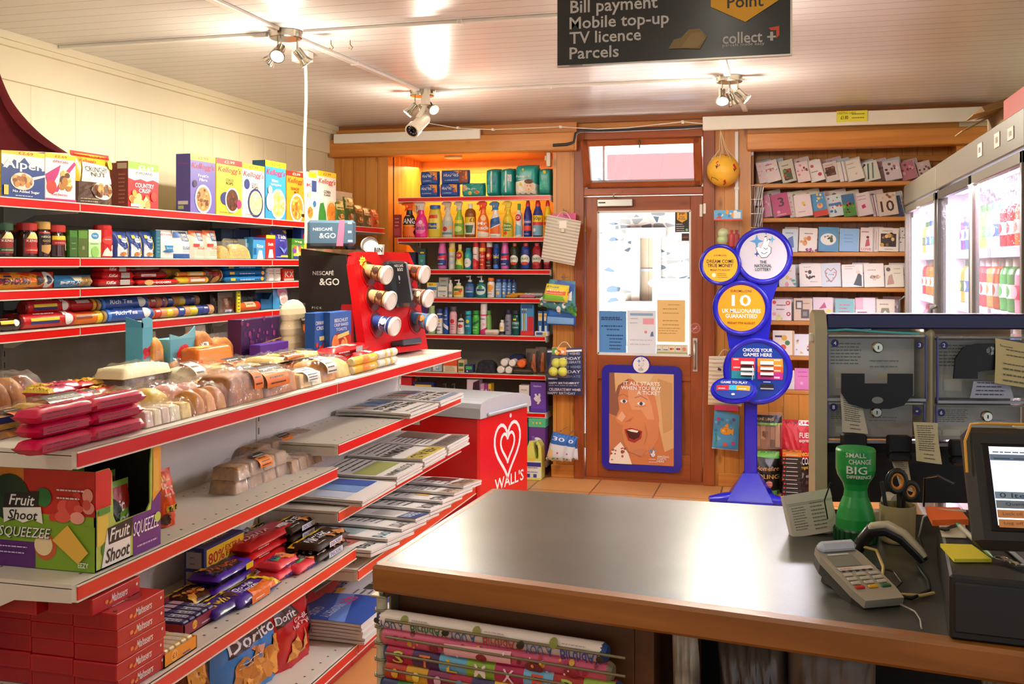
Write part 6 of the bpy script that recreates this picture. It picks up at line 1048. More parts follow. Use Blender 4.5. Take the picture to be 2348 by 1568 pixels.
for a,c,cl_,cp,lb in((1167,1187,'2a3a24','d86a5a','dark green'),(1191,1214,'24408c','d84a4a','blue'),(1217,1240,'a82838','e05a5a','red'),(1244,1261,'8a1c34','d84a5a','maroon')):
 B(2,'washing_up_bottle','bottle',lb+' washing up liquid bottle with oval label and reddish cap',a,c,557,btl('barrel',M(cl_,.12),cp,'e .5 .42 .42 e8ece4 .9; t .5 .46 .6 .1 2a6a3a FAIRY; e .5 .26 .3 c8402c .4',capr=.45),group='washing up liquids in the alcove')
a3='toiletries on the fourth alcove shelf'
def B3(nm,cat,lab,a,c,y,fn,set_=.02,dep=.06):return B(3,nm,cat,lab,a,c,y,fn,set_,dep,a3)
B3('plaster_box','box','white and yellow plaster box with a sticking plaster picture',979,1001,648,box_('e0e4e4','r 0 .78 1 .22 f0d028; t .4 .88 .3 .14 3a3020 £1; r 0 .5 1 .2 3a7ab0; p e8a060 .2,.1 .8,.3 .75,.42 .15,.22'))
B3('soap_box','box','small white box beside the plasters',1003,1025,657,box_('e4e4dc','r .1 .5 .8 .12 8a9a9a; w .2 .2 .6 .2 2 6a7a7a; r .6 .1 .2 .1 d83a3a'))
B3('soap_box','box','white box lying on the shelf behind the small white one',1006,1028,636,box_('dcdcd4','w .2 .3 .6 .5 3 8a9a9a'),.1)
B3('lotion_bottle','bottle','slim white bottle between the white boxes and the cream soap',1026,1035,642,btl('shampoo','e8e4dc','f0ece4','r .1 .2 .8 .2 8a9aa8'))
B3('hand_soap','bottle','pale yellow hand soap with an orange label',1037,1061,641,btl('pump','e8dca0','f0ece4','r .08 .12 .84 .6 e8d878; r .15 .5 .7 .2 3a7a3a; p e89838 .2,.15 .8,.2 .75,.45 .25,.42; c .7 .5 .12 d83028'))
B3('hand_soap','bottle','dark blue hand soap with pump top',1064,1086,632,btl('pump',M('1f4f84',.12),'c8d0d8','r .1 .3 .8 .4 2a78b0; t .5 .6 .5 .12 c83a4a Carex; w .2 .35 .6 .1 1 d8e8f4'))
B3('hand_soap','bottle','teal hand soap with round white label and pump',1089,1113,633,btl('pump',M('1f787c',.12),'d0dcdc','c .5 .48 .42 c8e4dc .8; r .2 .42 .6 .14 24508c; c .5 .66 .14 3a8a4a'))
B3('sun_cream','bottle','white sun cream bottle with an orange cap',1115,1132,637,btl('shampoo','f0ece4','ee7c20','c .5 .6 .3 f0a030; t .5 .4 .5 .12 e07020 XL; w .2 .2 .6 .1 1 3a7ab0',capr=.8))
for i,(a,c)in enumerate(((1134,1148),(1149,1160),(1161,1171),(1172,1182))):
 B3('sun_cream','bottle','sky blue sun cream bottle, '+('next to the orange capped one','second of four','third of four','last of four, half in shade')[i],a,c,640,btl('shampoo',('7aa8dc','6a9cd8','5a8cc8','4a6ca0')[i],('3a5aa8','34509c','2c4488','2a3a70')[i],'w .2 .5 .6 .2 2 e8f0f8; c .5 .3 .2 e8c060',capr=.8),.02+.015*i)  # same bottle in ever darker blues: shade along the row put into colour
for i,(a,c,st,cl_)in enumerate(((1158,1186,.03,'e8a028'),(1168,1204,.05,'ecb038'),(1190,1226,.02,'e07898'),(1200,1244,.04,'c8d0cc'))):
 B(3,'sachet','packet',('orange sachet lying beside the sun creams','orange sachet with curled end lying on the first','pink sachet lying past the orange ones','long pale toothbrush packet lying at the shelf end')[i],a,c,660,lambda w,d,h:packet(w,.07,.02,cl_,'w .2 .3 .5 .4 2 d83a1c',i,wr=.008),st,.07,'sachets on the fourth alcove shelf',dz=.012*(i%2))
a4='toiletries on the fifth alcove shelf'
def B4(nm,cat,lab,a,c,y,fn,set_=.02,dep=.06):return B(4,nm,cat,lab,a,c,y,fn,set_,dep,a4)
B4('tissue_box','box','purple box behind the green shampoo',966,984,699,box_('5a3a84','r .1 .2 .8 .5 7a5aa8'),.08)
for lab,a,c,y,kind,col,cap,sp_ in(('pale green shampoo bottle with dark label',978,997,701,'taper','a8c890','b0cc98','r .2 .2 .6 .4 3a5a2a; w .25 .3 .5 .15 2 e8f0d8'),('white shampoo bottle with navy top swirl',998,1013,708,'shampoo','f0f0ec','24408c','p 24408c 0,.9 1,.9 1,.75 .3,.7; r .3 .55 .4 .12 e8d840; w .2 .15 .6 .3 3 3a4a7a'),('blue and white shampoo bottle',1014,1027,704,'taper','2450a8','1c3c84','p e8ecf4 .1,.5 .9,.3 .9,.15 .1,.35; w .2 .6 .6 .15 2 e8ecf4'),('pink shampoo bottle with red fruit',1028,1045,703,'shampoo','e8b8bc','5a5060','c .5 .55 .22 c8283c; w .2 .2 .6 .2 3 8a5a60'),('white conditioner bottle with red oval logo',1046,1063,720,'squeeze','f0ece8','2a2a2c','e .5 .5 .3 d83a38 .6; r .1 .75 .8 .1 3a3a3c; w .3 .15 .4 .12 2 c88a7a'),('turquoise shower gel bottle',1064,1079,713,'shampoo','2a94b4','3ab0c8','c .5 .65 .2 e0d840; w .2 .4 .6 .1 1 e8f4f4; r .2 .1 .6 .2 1c6a8a'),('bright green shower gel bottle',1081,1097,712,'shampoo','4ab848','2a8a3a','p 1c5a2a .2,.4 .9,.6 .9,.72 .2,.55; w .2 .2 .6 .15 2 c8f0c0'),('tall white and pink deodorant spray',1099,1115,696,'aerosol','f0e8ea','f4eef0','p d82a78 0,0 1,0 1,.3 0,.14; r 0 .74 1 .05 d82a78; w .2 .6 .6 .08 1 3a3a3c; t .6 .4 .3 .1 e890b8 5'),('pale green bottle half hidden behind the deodorant',1114,1124,712,'shampoo','7ab860','5a9a4a',''),('grey violet mouth rinse bottle with dark cap',1156,1171,710,'shampoo','8a8aa0','2a2a4c','w .3 .2 .4 .4 3 3a3a5a'),('dark teal mouthwash bottle',1172,1190,711,'shampoo',M('14504c',.12),'2a3034','r .1 .3 .8 .35 1c6a64; t .5 .56 .8 .1 e8f0f0 LISTERINE; r .3 .7 .3 .08 e8d828; w .2 .35 .6 .08 1 c8e0d8')):
 B4('toiletry_bottle','bottle',lab,a,c,y,btl(kind,col,cap,sp_,capr=(.9 if kind=='shampoo' else None)))
B4('soap_bar','bar','pale wrapped soap bar lying in front of the shower gels',1110,1142,756,lambda w,d,h:packet(w,.06,h,'e8dccc','w .2 .3 .6 .3 1 b8a890',2,front='w .2 .3 .6 .4 1 b8a890'),.0)
B4('lotion_bottle','bottle','small white and black bottle behind the soap bar',1143,1156,734,btl('shampoo','f0ece0','f4f0e8','r 0 0 1 .28 2a2a2c; c .5 .55 .2 e8c040',capr=.6),.03)
B4('toothbrush_pack','pack','blue and red toothbrush pack with four brushes',1192,1223,697,lambda w,d,h:carton(w,.03,h,'3a94cc','r .55 .1 .42 .5 c82028; r 0 0 1 .14 d82a28; r .12 .15 .06 .7 f0f0f0; r .26 .15 .06 .7 e8d040; r .4 .15 .06 .7 f0f0f0; r .12 .7 .06 .1 24509c; r .26 .7 .06 .1 24509c; r .4 .7 .06 .1 d83a3a; r .1 .86 .8 .1 24509c'))
for i,(a,c)in enumerate(((1232,1243),(1245,1256))):
 B4('toothpaste','tube','blue and white toothpaste standing at the shelf end, '+('nearer the toothbrushes','nearer the column')[i],a,c,713,lambda w,d,h:carton(w,.03,h,'2a68b0','r .1 .6 .8 .3 f0e8d8; r .1 .75 .8 .1 e8c030; r .3 .1 .4 .3 e8f0f4'),.02)
B4('toothpaste_box','box','flat white toothpaste box lying at the shelf edge',1226,1256,760,box_('e8e8ec','r .1 .2 .5 .6 3a5a9c; r .6 .2 .3 .5 e8d040'),-.0)
a5='household items on the sixth alcove shelf'
def B5(nm,cat,lab,a,c,y,fn,set_=.02,dep=.08,dz=0):return B(5,nm,cat,lab,a,c,y,fn,set_,dep,a5,dz)
B5('glove_pack','pack','pink and teal rubber glove pack in the shade',955,990,826,pch('c8b0a8','p 4aa0a8 .2,.1 .9,.1 .8,.5 .3,.4; c .4 .6 .2 d88a90',2),.04)
B5('foil_box','box','pale box with teal pattern beside the orange box',992,1014,822,box_('c8d4d4','s .1 .1 .8 .8 12 .12 6ab0b8,e8ece8'),.04)
B5('light_bulb_box','box','orange and white box with barcode',1016,1048,819,box_('e85a28','r 0 0 1 .42 e8d8b8; w .15 .08 .7 .26 4 2a2420; r .1 .7 .6 .12 f08a58'),.02)
B5('battery_box','box','small cream and green box next to the orange box',1050,1064,826,box_('d8c890','r .1 .5 .8 .3 3a6a3a; r .1 .1 .8 .2 8a7a3a'),.02)
B5('sewing_pack','pack','small navy and orange pack stacked above the green one',1066,1086,838,box_('24306c','r .1 .4 .8 .3 e8703c; w .2 .1 .6 .2 1 c8c8e0'),.02,.06,.058)
B5('sewing_pack','pack','small green and navy pack below the orange and navy one',1066,1084,838,box_('2a3a6a','r .1 .45 .8 .45 4ab060; c .3 .2 .1 e8e8f0'),.02,.06)
B5('glove_pack','pack','black folded gloves lying in a heap',1090,1136,826,lambda w,d,h:lump(w,.1,h,mottled('black_wool','141416','2a2a30',40,.9),3,2.6),.03,.1)
for i,(a,c,z)in enumerate(((1138,1156,0),(1157,1174,0),(1146,1164,.052),(1165,1182,.052))):
 B5('sock_roll','socks','rolled white cloth, '+('bottom row by the gloves','bottom row by the dark pouches','upper row by the gloves','upper row by the orange roll')[i],a,c,840,lambda w,d,h:MB().lathe([(.001,0),(w*.36,.0),(w*.48,.01),(w*.48,.09),(w*.36,.1)],M('e8e4dc',.8),14,T=Matrix.Translation((0,-.05,w*.5))@rotm(-pi/2,'X')),.0,.1,z)
B5('cloth_roll','cloth','orange rolled cloth above the dark pouch',1184,1204,838,lambda w,d,h:MB().lathe([(.001,0),(w*.30,-.002),(w*.48,.01),(w*.48,.09)],M('e8702c',.8),14,T=Matrix.Translation((0,-.05,w*.5))@rotm(-pi/2,'X')),.0,.1,.045)
B5('tights_pack','pack','flat dark brown pouch lying at the shelf edge',1172,1222,846,lambda w,d,h:packet(w,.09,.045,'3a2c24','',2),.0,.09)
B5('hat_pack','pack','navy woolly pack at the top of the heap',1166,1204,812,lambda w,d,h:lump(w,.08,h,mottled('navy_wool','1a2040','2a3058',40,.9),5,3),.1,.08,.06)
for i,(a,c,y)in enumerate(((1204,1232,800),(1226,1252,796))):
 B5('tights_pack','pack','clear packet of dark tights with brown cards standing, '+('nearer the rolls','nearer the column')[i],a,c,y,pch(film('d8c8b8',.1,.12),'r .1 .05 .8 .8 3a2c28; p a85a2a .5,.1 .9,.1 .8,.8 .6,.8',3+i),.03,.05)
a6='boxes on the seventh alcove shelf'
def B6(nm,cat,lab,a,c,y,fn,set_=.02,dep=.08,dz=0):return B(6,nm,cat,lab,a,c,y,fn,set_,dep,a6,dz)
B6('washing_powder','box','red washing powder box with white circle',906,944,864,box_('c8202c','c .5 .5 .4 f0ece8; t .55 .52 .6 .22 24408c DAZ; c .2 .15 .1 e8c040'))
B6('shake_powder','box','navy and yellow box half hidden by the freezer lid',946,994,876,box_('2a2a5a','r .1 .7 .8 .2 e8c030; t .5 .4 .6 .16 e8e0e8 Protein; p c84040 .6,.1 .9,.1 .9,.4'))
for i,(a,c)in enumerate(((1010,1026),(1030,1046))):
 B6('wine_glass','glass','small clear glass jar in shade behind the freezer, '+('beside the yellow box','beside the white and dark box')[i],a,c,880,btl('pump',M('6a7a6a',.1),'4a5a4a',''))
B6('hair_dye_box','box','white and dark hair colour box',1070,1100,870,box_('d8c8d0','p 3a2430 .4,.3 1,.4 1,1 .5,.9; t .5 .4 .6 .12 2a2a3a magic; r 0 0 1 .2 8a6a8a'))
for i,(a,c,cl_,c2)in enumerate(((1101,1110,'b890b0','e8d0e0'),(1111,1118,'8a3a8a','e8a0e0'),(1119,1126,'e0b830','7a3a7a'))):
 B6('hair_dye_box','box',('pale lilac','purple','yellow')[i]+' narrow hair colour box standing side on',a,c,880,box_(cl_,f'r .2 .2 .6 .6 {c2}'))
B6('wipes_pack','pack','blue toilet wipes pack lying under the mint pack',1146,1188,898,lambda w,d,h:packet(w,.1,.055,'24509c','w .2 .3 .5 .4 2 e8e8f4',3,front='w .2 .3 .5 .4 1 e8e8f4; r .7 .2 .2 .6 e8d040'),.03)
B6('wipes_pack','pack','mint green wipes pack lying on the blue pack',1148,1182,882,lambda w,d,h:packet(w,.09,.055,'5ac0a0','w .2 .3 .5 .4 2 e8f4f0',4),.03,.08,.054)
B6('test_box','box','white box with a dark red heart shape',1190,1213,883,box_('e4e0dc','p a8242c .3,.35 .6,.2 .75,.4 .6,.45; t .5 .82 .6 .06 6a6a6a VOX'))
B6('pads_box','box','violet box with a white daisy',1216,1252,876,box_('6a4ab4','c .45 .45 .2 e8e4f0; c .45 .45 .06 6a6a70; s .28 .3 .34 .3 14 .06 f0ecf4; t .45 .86 .5 .07 e8e4f4 Daytime; r 0 .0 1 .12 5a3aa0','',''))
B(7,'washing_capsules','box','purple and green tub with a mint lid',1212,1250,958,lambda w,d,h:{'tub':carton(w,d,h*.78,'6a3a8c','e .5 .6 .3 e8e8f4 .7; p 7ab83a 0,0 1,0 1,.3 0,.4; t .5 .42 .8 .18 2a2a4c Easy; c .5 .6 .2 f4f0f8'),'lid':MB().box(-w*.53,-d*.53,h*.77,w*.53,d*.53,h,M('5ac090',.4),.006).print('c .3 .5 .06 e8d040; c .5 .5 .06 e8d040; c .7 .5 .06 e8d040',flat_surf((-w*.53,-d*.53,h*.77),(w*1.06,0,0),(0,0,h*.23)),w,h*.23)},.0,.12)
B(7,'washing_powder','box','teal box beside the purple and green tub',1198,1211,968,box_('2a9aa0','c .5 .6 .3 e8d040'),.03,.1)
w_=bx(1242,6.99)-bx(1204,6.99);thing('floor_cleaner','big pale yellow floor cleaner jug standing on the floor by the freezer','bottle',jug(w_,.10,zat(1005,WF.hy(1223,6.95)[1]),M('dce070',.2),'6a4aa0','r .04 .1 .92 .8 e8ecd8; r .04 .62 .92 .2 3a3a8c; i .3 .98 .6 .24 e8c828 Flash; w .15 .35 .7 .2 2 6a6aa0; r .1 .12 .2 .16 3a4a9c; r .5 .12 .2 .16 3a4a9c'),((bx(1204,6.99)+bx(1242,6.99))/2,7.04,.002),0)
def freezer():
 w,d,h=.58,1.0,.69;rd=M('d0181c',.22);gy=M('b4bcc4',.25);p={}
 b=MB();b.box(0,0,.03,w,d,h,rd,.012);b.box(.02,.02,0,w-.02,d-.02,.04,'2a2a2a')
 sf=flat_surf((0,0,.03),(w,0,0),(0,0,h-.03));A=w/(h-.03)
 def P(pts):return ' '.join(f'{x:.3f},{y:.3f}' for x,y in pts)
 def heart(sc,cx=.56,cy=.69):
  o=[]
  for i in range(34):
   t=tau*(i/33)*.93+.22;x=16*sin(t)**3;y=13*cos(t)-5*cos(2*t)-2*cos(3*t)-cos(4*t);o.append((cx+x*sc,cy+y*sc*A*1.15))
  return o
 b.print(f'l .034 f4f0ee {P(heart(.0165))}; l .03 f4f0ee {P(heart(.0088, .56, .70))}',sf,w,h-.03)
 b.print('t .6 .40 .6 .10 f4f0ee WALL\'S; i .5 .20 .82 .11 f4f0ee Love ice cream; c .62 .95 .022 e8e0e0; w .8 .1 .12 .02 1 f4f0ee',sf,w,h-.03)
 b.print('r .42 .90 .2 .05 d8d4c8; w .44 .91 .16 .03 2 6a6a64; c .3 .96 .012 e8e0e0',flat_surf((0,d,.03),(0,-d,0),(0,0,h-.03)),d,h);p['body']=b
 b=MB();n=12;pr=[(-.012,h-.005)]+[(w*(.5-.52*cos(pi*i/n)),h+.05+.062*sin(pi*i/n)**.6-.03*(i/n))for i in range(n+1)]+[(w+.012,h-.005)]
 b.prism(list(reversed(pr)),-.014,d+.014,gy,'y')
 p['lid']=b
 b=MB();b.box(.06,-.03,h+.0,w-.06,-.012,h+.02,M('a8b0b8',.3),.006);p['lid_handle']=b
 return p
thing('ice_cream_freezer','red chest freezer with a grey lid and white heart emblem','freezer',freezer(),(-1.600,5.285,0),radians(77))
# ================================================================ things fixed to the door and hung on the pine strips
yd=YB+.0155
def flatthing(name,label,cat,px0,px1,py0,py1,y,col,spec,th=.002,group=None,rough=.5):
 a,c=bx(px0,y),bx(px1,y);z0,z1=bz((px0+px1)/2,py1,y),bz((px0+px1)/2,py0,y);b=MB();b.box(a,y,z0,c,y+th,z1,M(col,rough))
 b.print(spec,flat_surf((a,y,z0),(c-a,0,0),(0,0,z1-z0)),c-a,z1-z0);return tag(build(name,b),label,cat,group)
yg=YB+.012+.016-.004
flatthing('handwritten_note','blue handwritten note taped inside the door glass','note',1372,1436,713,808,yg,'4c8ccc','w .1 .82 .8 .1 1 1c3c7a; w .1 .62 .85 .16 2 1c3c7a; w .3 .4 .6 .14 2 1c3c7a; w .4 .08 .5 .24 4 1c3c7a')
flatthing('printed_notice','white printed notice taped between the blue and yellow notes','note',1438,1504,712,810,yg,'e4eef8','r .1 .88 .8 .06 8ab0d8; r .55 .68 .38 .14 e8a8b8; w .1 .7 .35 .1 2 a8b8d0; c .65 .5 .05 d88a98; p 5a78b0 .8,.4 .92,.4 .9,.52 .84,.5; w .1 .2 .8 .1 2 b8c8dc')
flatthing('handwritten_note','yellow handwritten note with torn corner taped inside the door glass','note',1507,1571,688,784,yg-.002,'ecc880','w .4 .88 .4 .05 1 b08a48; w .2 .68 .6 .1 2 b08a48; w .2 .4 .6 .1 2 b08a48; w .05 .2 .8 .12 3 b08a48')
flatthing('payment_sticker','strip of payment card logos at the bottom of the door glass','sticker',1505,1577,790,812,yg,'d8d4b0','r 0 0 1 .2 a0b068; r .02 .35 .16 .45 e8e8e0; w .03 .4 .14 .3 1 4a5a8a; r .22 .35 .16 .45 e8e8e0; w .23 .4 .14 .3 1 3a6a8a; r .42 .3 .16 .5 f0f0ec; c .47 .55 .04 d83028; c .53 .55 .04 e8a030; r .62 .3 .16 .5 f0f0ec; c .67 .55 .04 3a6ab0; c .73 .55 .04 d83028; c .89 .55 .06 e89088')
flatthing('service_sticker','black door sticker with an orange badge and services list','sticker',1548,1580,484,532,yg,'2a2c2c','p f0b028 .14,.97 .86,.97 .86,.6 .5,.45 .14,.6; t .5 .86 .4 .12 3a2c10 PP; t .5 .72 .4 .08 3a2c10 Pay; t .5 .63 .5 .08 3a2c10 Point; w .08 .06 .6 .3 4 e8e8e0; c .84 .1 .1 8ac8a0')
flatthing('service_sticker','small dark parcel sticker under the orange badge','sticker',1563,1580,535,552,yg,'33282c','t .5 .5 .8 .24 d85a48 collect+')
x,z=bx(1594,YB+.01),bz(1594,752,YB+.01);b=MB();b.lathe([(.036,0),(.036,.002)],M('c87a6a',.4),24,T=Matrix.Translation((x,YB+.012,z))@rotm(pi/2,'X'));b.print('c .5 .5 .4 a85a50; l .08 e0b0a0 .3,.3 .7,.7; w .25 .45 .5 .1 1 f0d8d0',flat_surf((x-.036,YB+.010,z-.036),(.072,0,0),(0,0,.072)),.072,.072);tag(build('round_sticker',b),'round pink sticker on the door stile above the handle','sticker')
y=YB-.012;a,c=bx(1380,y),bx(1563,y);z0,z1=bz(1471,1080,y),bz(1471,838,y);Wp,Hp=c-a,z1-z0
b=MB();r_=.05;o=[]
for(qx,qz,s)in((c-r_,z0+r_,-pi/2),(c-r_,z1-r_,0),(a+r_,z1-r_,pi/2),(a+r_,z0+r_,pi)):
 for i in range(6):o.append((qx+r_*cos(s+i*pi/10),qz+r_*sin(s+i*pi/10)))
blu=M('2420a0',.25);b.prism(o,y,y+.02,blu,'y');xm,zm=bx(1470,y),z1+.005;b.lathe([(.064,0),(.064,.022)],blu,28,T=Matrix.Translation((xm,y+.020,zm))@rotm(pi/2,'X'))
E1=bz(1471,1065,y),bz(1471,856,y);pa,pc=bx(1397,y),bx(1545,y);Wf,Hf=pc-pa,E1[1]-E1[0]
def hand_logo(x,y,s,asp=1,text=True):
 """crossed fingers mark with blue stars, centred at x, y"""
 def q(pts):return ' '.join(f'{x + u * s:.4f},{y + v * s * asp:.4f}' for u,v in pts)
 o=[(-.34,.1),(-.22,.16),(-.12,.06),(.0,.34),(.06,.6),(.16,.62),(.16,.4),(.26,.5),(.32,.44),(.22,.2),(.36,.1),(.34,-.14),(.16,-.34),(-.08,-.36),(-.22,-.16)]
 st=lambda cx,cy,r:q([(cx+(r if i%2==0 else r*.34)*sin(pi*i/4),cy+(r if i%2==0 else r*.34)*cos(pi*i/4))for i in range(8)])
 return f'p 4a90d0 {st(-.3, .42, .34)}; p 3a80c8 {st(.14, .86, .16)}; p 5ab0d8 {st(.42, .5, .18)}; p 2a3a9a {st(-.3, -.2, .14)}; p 2a2a30 {q([(u * 1.08, v * 1.08) for u, v in o])}; p f4f4f4 {q(o)}; l {.03 * s} 2a2a30 {q([(.02, .1), (.14, .02), (.2, .1)])}; l {.03 * s} 2a2a30 {q([(-.1, -.12), (.05, -.2), (.2, -.1)])};'+(f't {x} {y - .58 * s * asp} {.32 * s} {.14 * s * asp} 2a3a3a THE; t {x} {y - .76 * s * asp} {.8 * s} {.15 * s * asp} 2a3a3a NATIONAL; t {x} {y - .94 * s * asp} {.74 * s} {.15 * s * asp} 2a3a3a LOTTERY' if text else '')
pb=MB();pb.box(pa,y-.003,E1[0],pc,y,E1[1],M('cc7e4e',.2));fs=flat_surf((pa,y-.003,E1[0]),(Wf,0,0),(0,0,Hf))
pb.print('r 0 .45 .3 .55 8a5a44; p c07a4e 0,0 .3,0 .35,.3 .2,.5 0,.55; p d8b07c .08,1 1,1 1,.2 .86,.15 .78,.4 .72,.72 .6,.9 .3,.94 .14,.86 .1,.78; p dcc294 .3,.99 .7,.99 .6,.88 .42,.9; p c49a66 .75,.95 .98,.9 .98,.4 .84,.35 .8,.7; ''p d08656 .14,.72 .18,.85 .34,.9 .6,.88 .72,.74 .78,.5 .76,.3 .64,.14 .5,.08 .34,.1 .24,.24 .2,.36 .22,.42 .12,.46 .1,.5 .16,.6; p dc9c70 .3,.84 .56,.82 .66,.66 .7,.5 .6,.5 .5,.6 .36,.6 .3,.7; p e4ae88 .12,.5 .2,.46 .26,.52 .2,.58; ''p c06a44 .24,.46 .34,.47 .38,.52 .32,.5; e .23 .69 .055 f4f0ec .5; c .235 .69 .026 3a4a5a; e .5 .67 .06 f4f0ec .45; c .5 .67 .027 3a4a5a; l .014 a8724a .15,.745 .22,.77 .3,.74; l .014 a8724a .4,.73 .5,.755 .6,.715; l .01 c07a54 .4,.64 .5,.635 .58,.65; ''p a83028 .24,.38 .34,.4 .52,.37 .5,.29 .4,.24 .3,.26; p 4a1414 .27,.37 .36,.385 .5,.36 .47,.3 .39,.27 .31,.29; p f4ece4 .28,.375 .36,.385 .46,.37 .44,.35 .34,.36; l .01 b87a54 .56,.45 .6,.34 .54,.22; p c8805c .3,.14 .5,.09 .6,.16 .48,.18; ''p f0e4d0 0,.02 .02,0 .36,0 .3,.12 .18,.24 .04,.14; s .03 .04 .24 .14 12 .02 8a4a3a,a85a48; ''t .51 .89 .56 .042 ffffff IT ALL STARTS; t .5 .84 .62 .042 ffffff WHEN YOU BUY; t .62 .79 .36 .042 ffffff A TICKET; t .84 .10 .18 .022 f4f0ec AMAZING; t .82 .075 .14 .022 f4f0ec STARTS; t .8 .05 .11 .022 f4f0ec HERE; w .62 .035 .14 .03 2 f4f0ec',fs,Wf,Hf)
pb.print(hand_logo(.68,.12,.11,Wf/Hf,False),fs,Wf,Hf,off=.0045)
lg=MB();lg.lathe([(.056,0),(.056,.003)],M('f0f0ee',.3),28,T=Matrix.Translation((xm,y-.0005,zm))@rotm(pi/2,'X'));lg.print(hand_logo(.5,.56,.42),flat_surf((xm-.056,y-.0035,zm-.056),(.112,0,0),(0,0,.112)),.112,.112)
thing('poster_frame','blue poster frame on the door with a laughing woman poster','poster',{'frame':b,'poster':pb,'logo_disc':lg})
def hang(name,label,cat,pts,y,th,col,spec,extra=None,group=None,film_=None):
 """flat bag hanging by a hook: pts are its four corners in the photo, from the lower inner corner round"""
 P=[Vector((bx(px,y),y,bz(px,py,y)))for px,py in pts]
 def f(u,v,s=1,o=0):
  p=P[0].lerp(P[1],u).lerp(P[3].lerp(P[2],u),v);k=(max(0,1-abs(2*u-1)**4)*max(0,1-abs(2*v-1)**4))**.5
  return(p.x,p.y+th/2-s*(th/2*k+o),p.z)
 b=MB();mm=film_ or(M(col,.5)if isinstance(col,str)else col);b.grid(lambda u,v:f(u,v),12,12,mm);b.grid(lambda u,v:f(u,v,-1),12,12,mm,flip=True)
 Wd=(P[1]-P[0]).length;Hd=(P[3]-P[0]).length
 if spec:b.print(spec,lambda u,v,o:f(u,v,1,o+.001),Wd,Hd,sub=8)
 parts={'bag':b};q=(P[2]+P[3])/2;hk=MB();hk.tube([(q.x,YB-.001,q.z+.02),(q.x,y-.012,q.z+.02),(q.x,y-.016,q.z+.032)],.003,M('c8c4b8',.3,.8),6);parts['hook']=hk
 if extra:parts.update(extra(P,f))
 return thing(name,label,cat,parts,group=group)
st_=';'.join(f'r 0 {i / 14 + .02:.3f} 1 .034 b8b0a8' for i in range(14))
def cord(P,f):
 b=MB();a=P[3].lerp(P[2],.3);c=P[3].lerp(P[2],.7);m_=(a+c)/2+Vector((0,.01,.045));b.tube([a,a.lerp(m_,.6)+Vector((0,0,.012)),m_,c.lerp(m_,.6)+Vector((0,0,.012)),c],.0025,M('f0ece4',.6),6);return{'handle':b}
def cordclip(P,f):
 d=cord(P,f);q=Vector(f(.5,.88));b=MB();b.box(q.x-.03,q.y-.01,q.z-.04,q.x+.028,q.y-.002,q.z+.02,M('f2eee6',.3),.006);b.box(q.x-.014,q.y-.013,q.z-.065,q.x+.014,q.y-.003,q.z-.035,M('b0a890',.3,.8),.003);b.prism([(q.x-.045,q.z+.02),(q.x-.02,q.z-.01),(q.x+.02,q.z-.01),(q.x+.04,q.z+.02),(q.x,q.z+.01)],q.y-.008,q.y-.004,M('f2eee6',.3),'y');d['clip']=b;return d
yh=6.98
hang('card_packet','pink packet header showing behind the striped gift bag','packet',[(1264,520),(1320,524),(1320,488),(1266,490)],7.06,.01,'e0609c','w .2 .5 .6 .3 1 f8d8e8')
hang('gift_bag','cream and grey striped gift bag clipped up beside the cleaning shelves','bag',[(1240,594),(1316,609),(1332,507),(1254,492)],yh,.02,'e8e0cc',st_,cordclip)
hang('sponge_pack','yellow topped sponge pack hanging on the pine strip','pack',[(1241,690),(1300,695),(1304,655),(1252,650)],yh-.06,.05,'e8d838','r 0 0 1 .12 8ab8e0; p 7ac038 0,.12 .9,.12 .8,.36 0,.4; r .0 .42 1 .22 e87040; t .45 .66 .7 .1 f4f4ec Micro; t .35 .86 .5 .1 1c6ab0 Duzz; w .1 .48 .7 .08 1 f8e8d8',None)
hang('cloth_pack','clear bag of green patterned cloths behind the sponge pack','pack',[(1234,700),(1318,722),(1318,645),(1260,640)],yh-.02,.04,'4a8a9c','s 0 0 1 .4 26 .05 2a6a34,4a8a3a,f0f0f0; p 2a5ab0 .1,.6 .9,.5 1,.9 .3,1; p e8ecf4 .6,.4 .9,.4 .9,.7',None)
hang('sponge_pack','blue cloth pack in clear wrap hanging below the sponges','pack',[(1250,744),(1318,747),(1320,698),(1254,690)],yh+.03,.04,'1c58b0','r .05 .05 .9 .3 7ab0e8; p 2a70c8 .1,.4 .6,.5 .9,.45 .9,.9 .1,.9; r .45 .5 .05 .3 e8b040',None)
bt='r 0 .92 1 .04 f0f0f4; t .7 .88 .5 .05 c8ccdc BEST WISHES; t .72 .78 .5 .06 e8eaf4 THDAY; t .72 .7 .5 .05 a8c0d8 CELEBRATE; t .72 .6 .5 .05 8aa8c8 BEST WISHES; t .72 .5 .5 .06 d8dcec HDAY; t .66 .4 .6 .05 7a88b0 CELEBRATE; r .03 .335 .28 .035 b8c8dc; t .4 .26 .7 .045 e8eaf4 HAPPY BIRTHDAY; t .8 .26 .26 .04 e8eaf4 BEST; w .05 .2 .9 .03 1 a8b0d0; t .3 .12 .48 .06 e8d8e4 CELEBRATE; t .76 .12 .4 .05 f0f0f4 BEST WISHES; t .42 .04 .8 .055 c8d8ec HAPPY BIRTHDAY'
hang('gift_bag','navy gift bag printed with birthday words behind the tennis balls','bag',[(1254,905),(1334,907),(1333,797),(1254,800)],yh+.05,.03,'22305c',bt,cord)
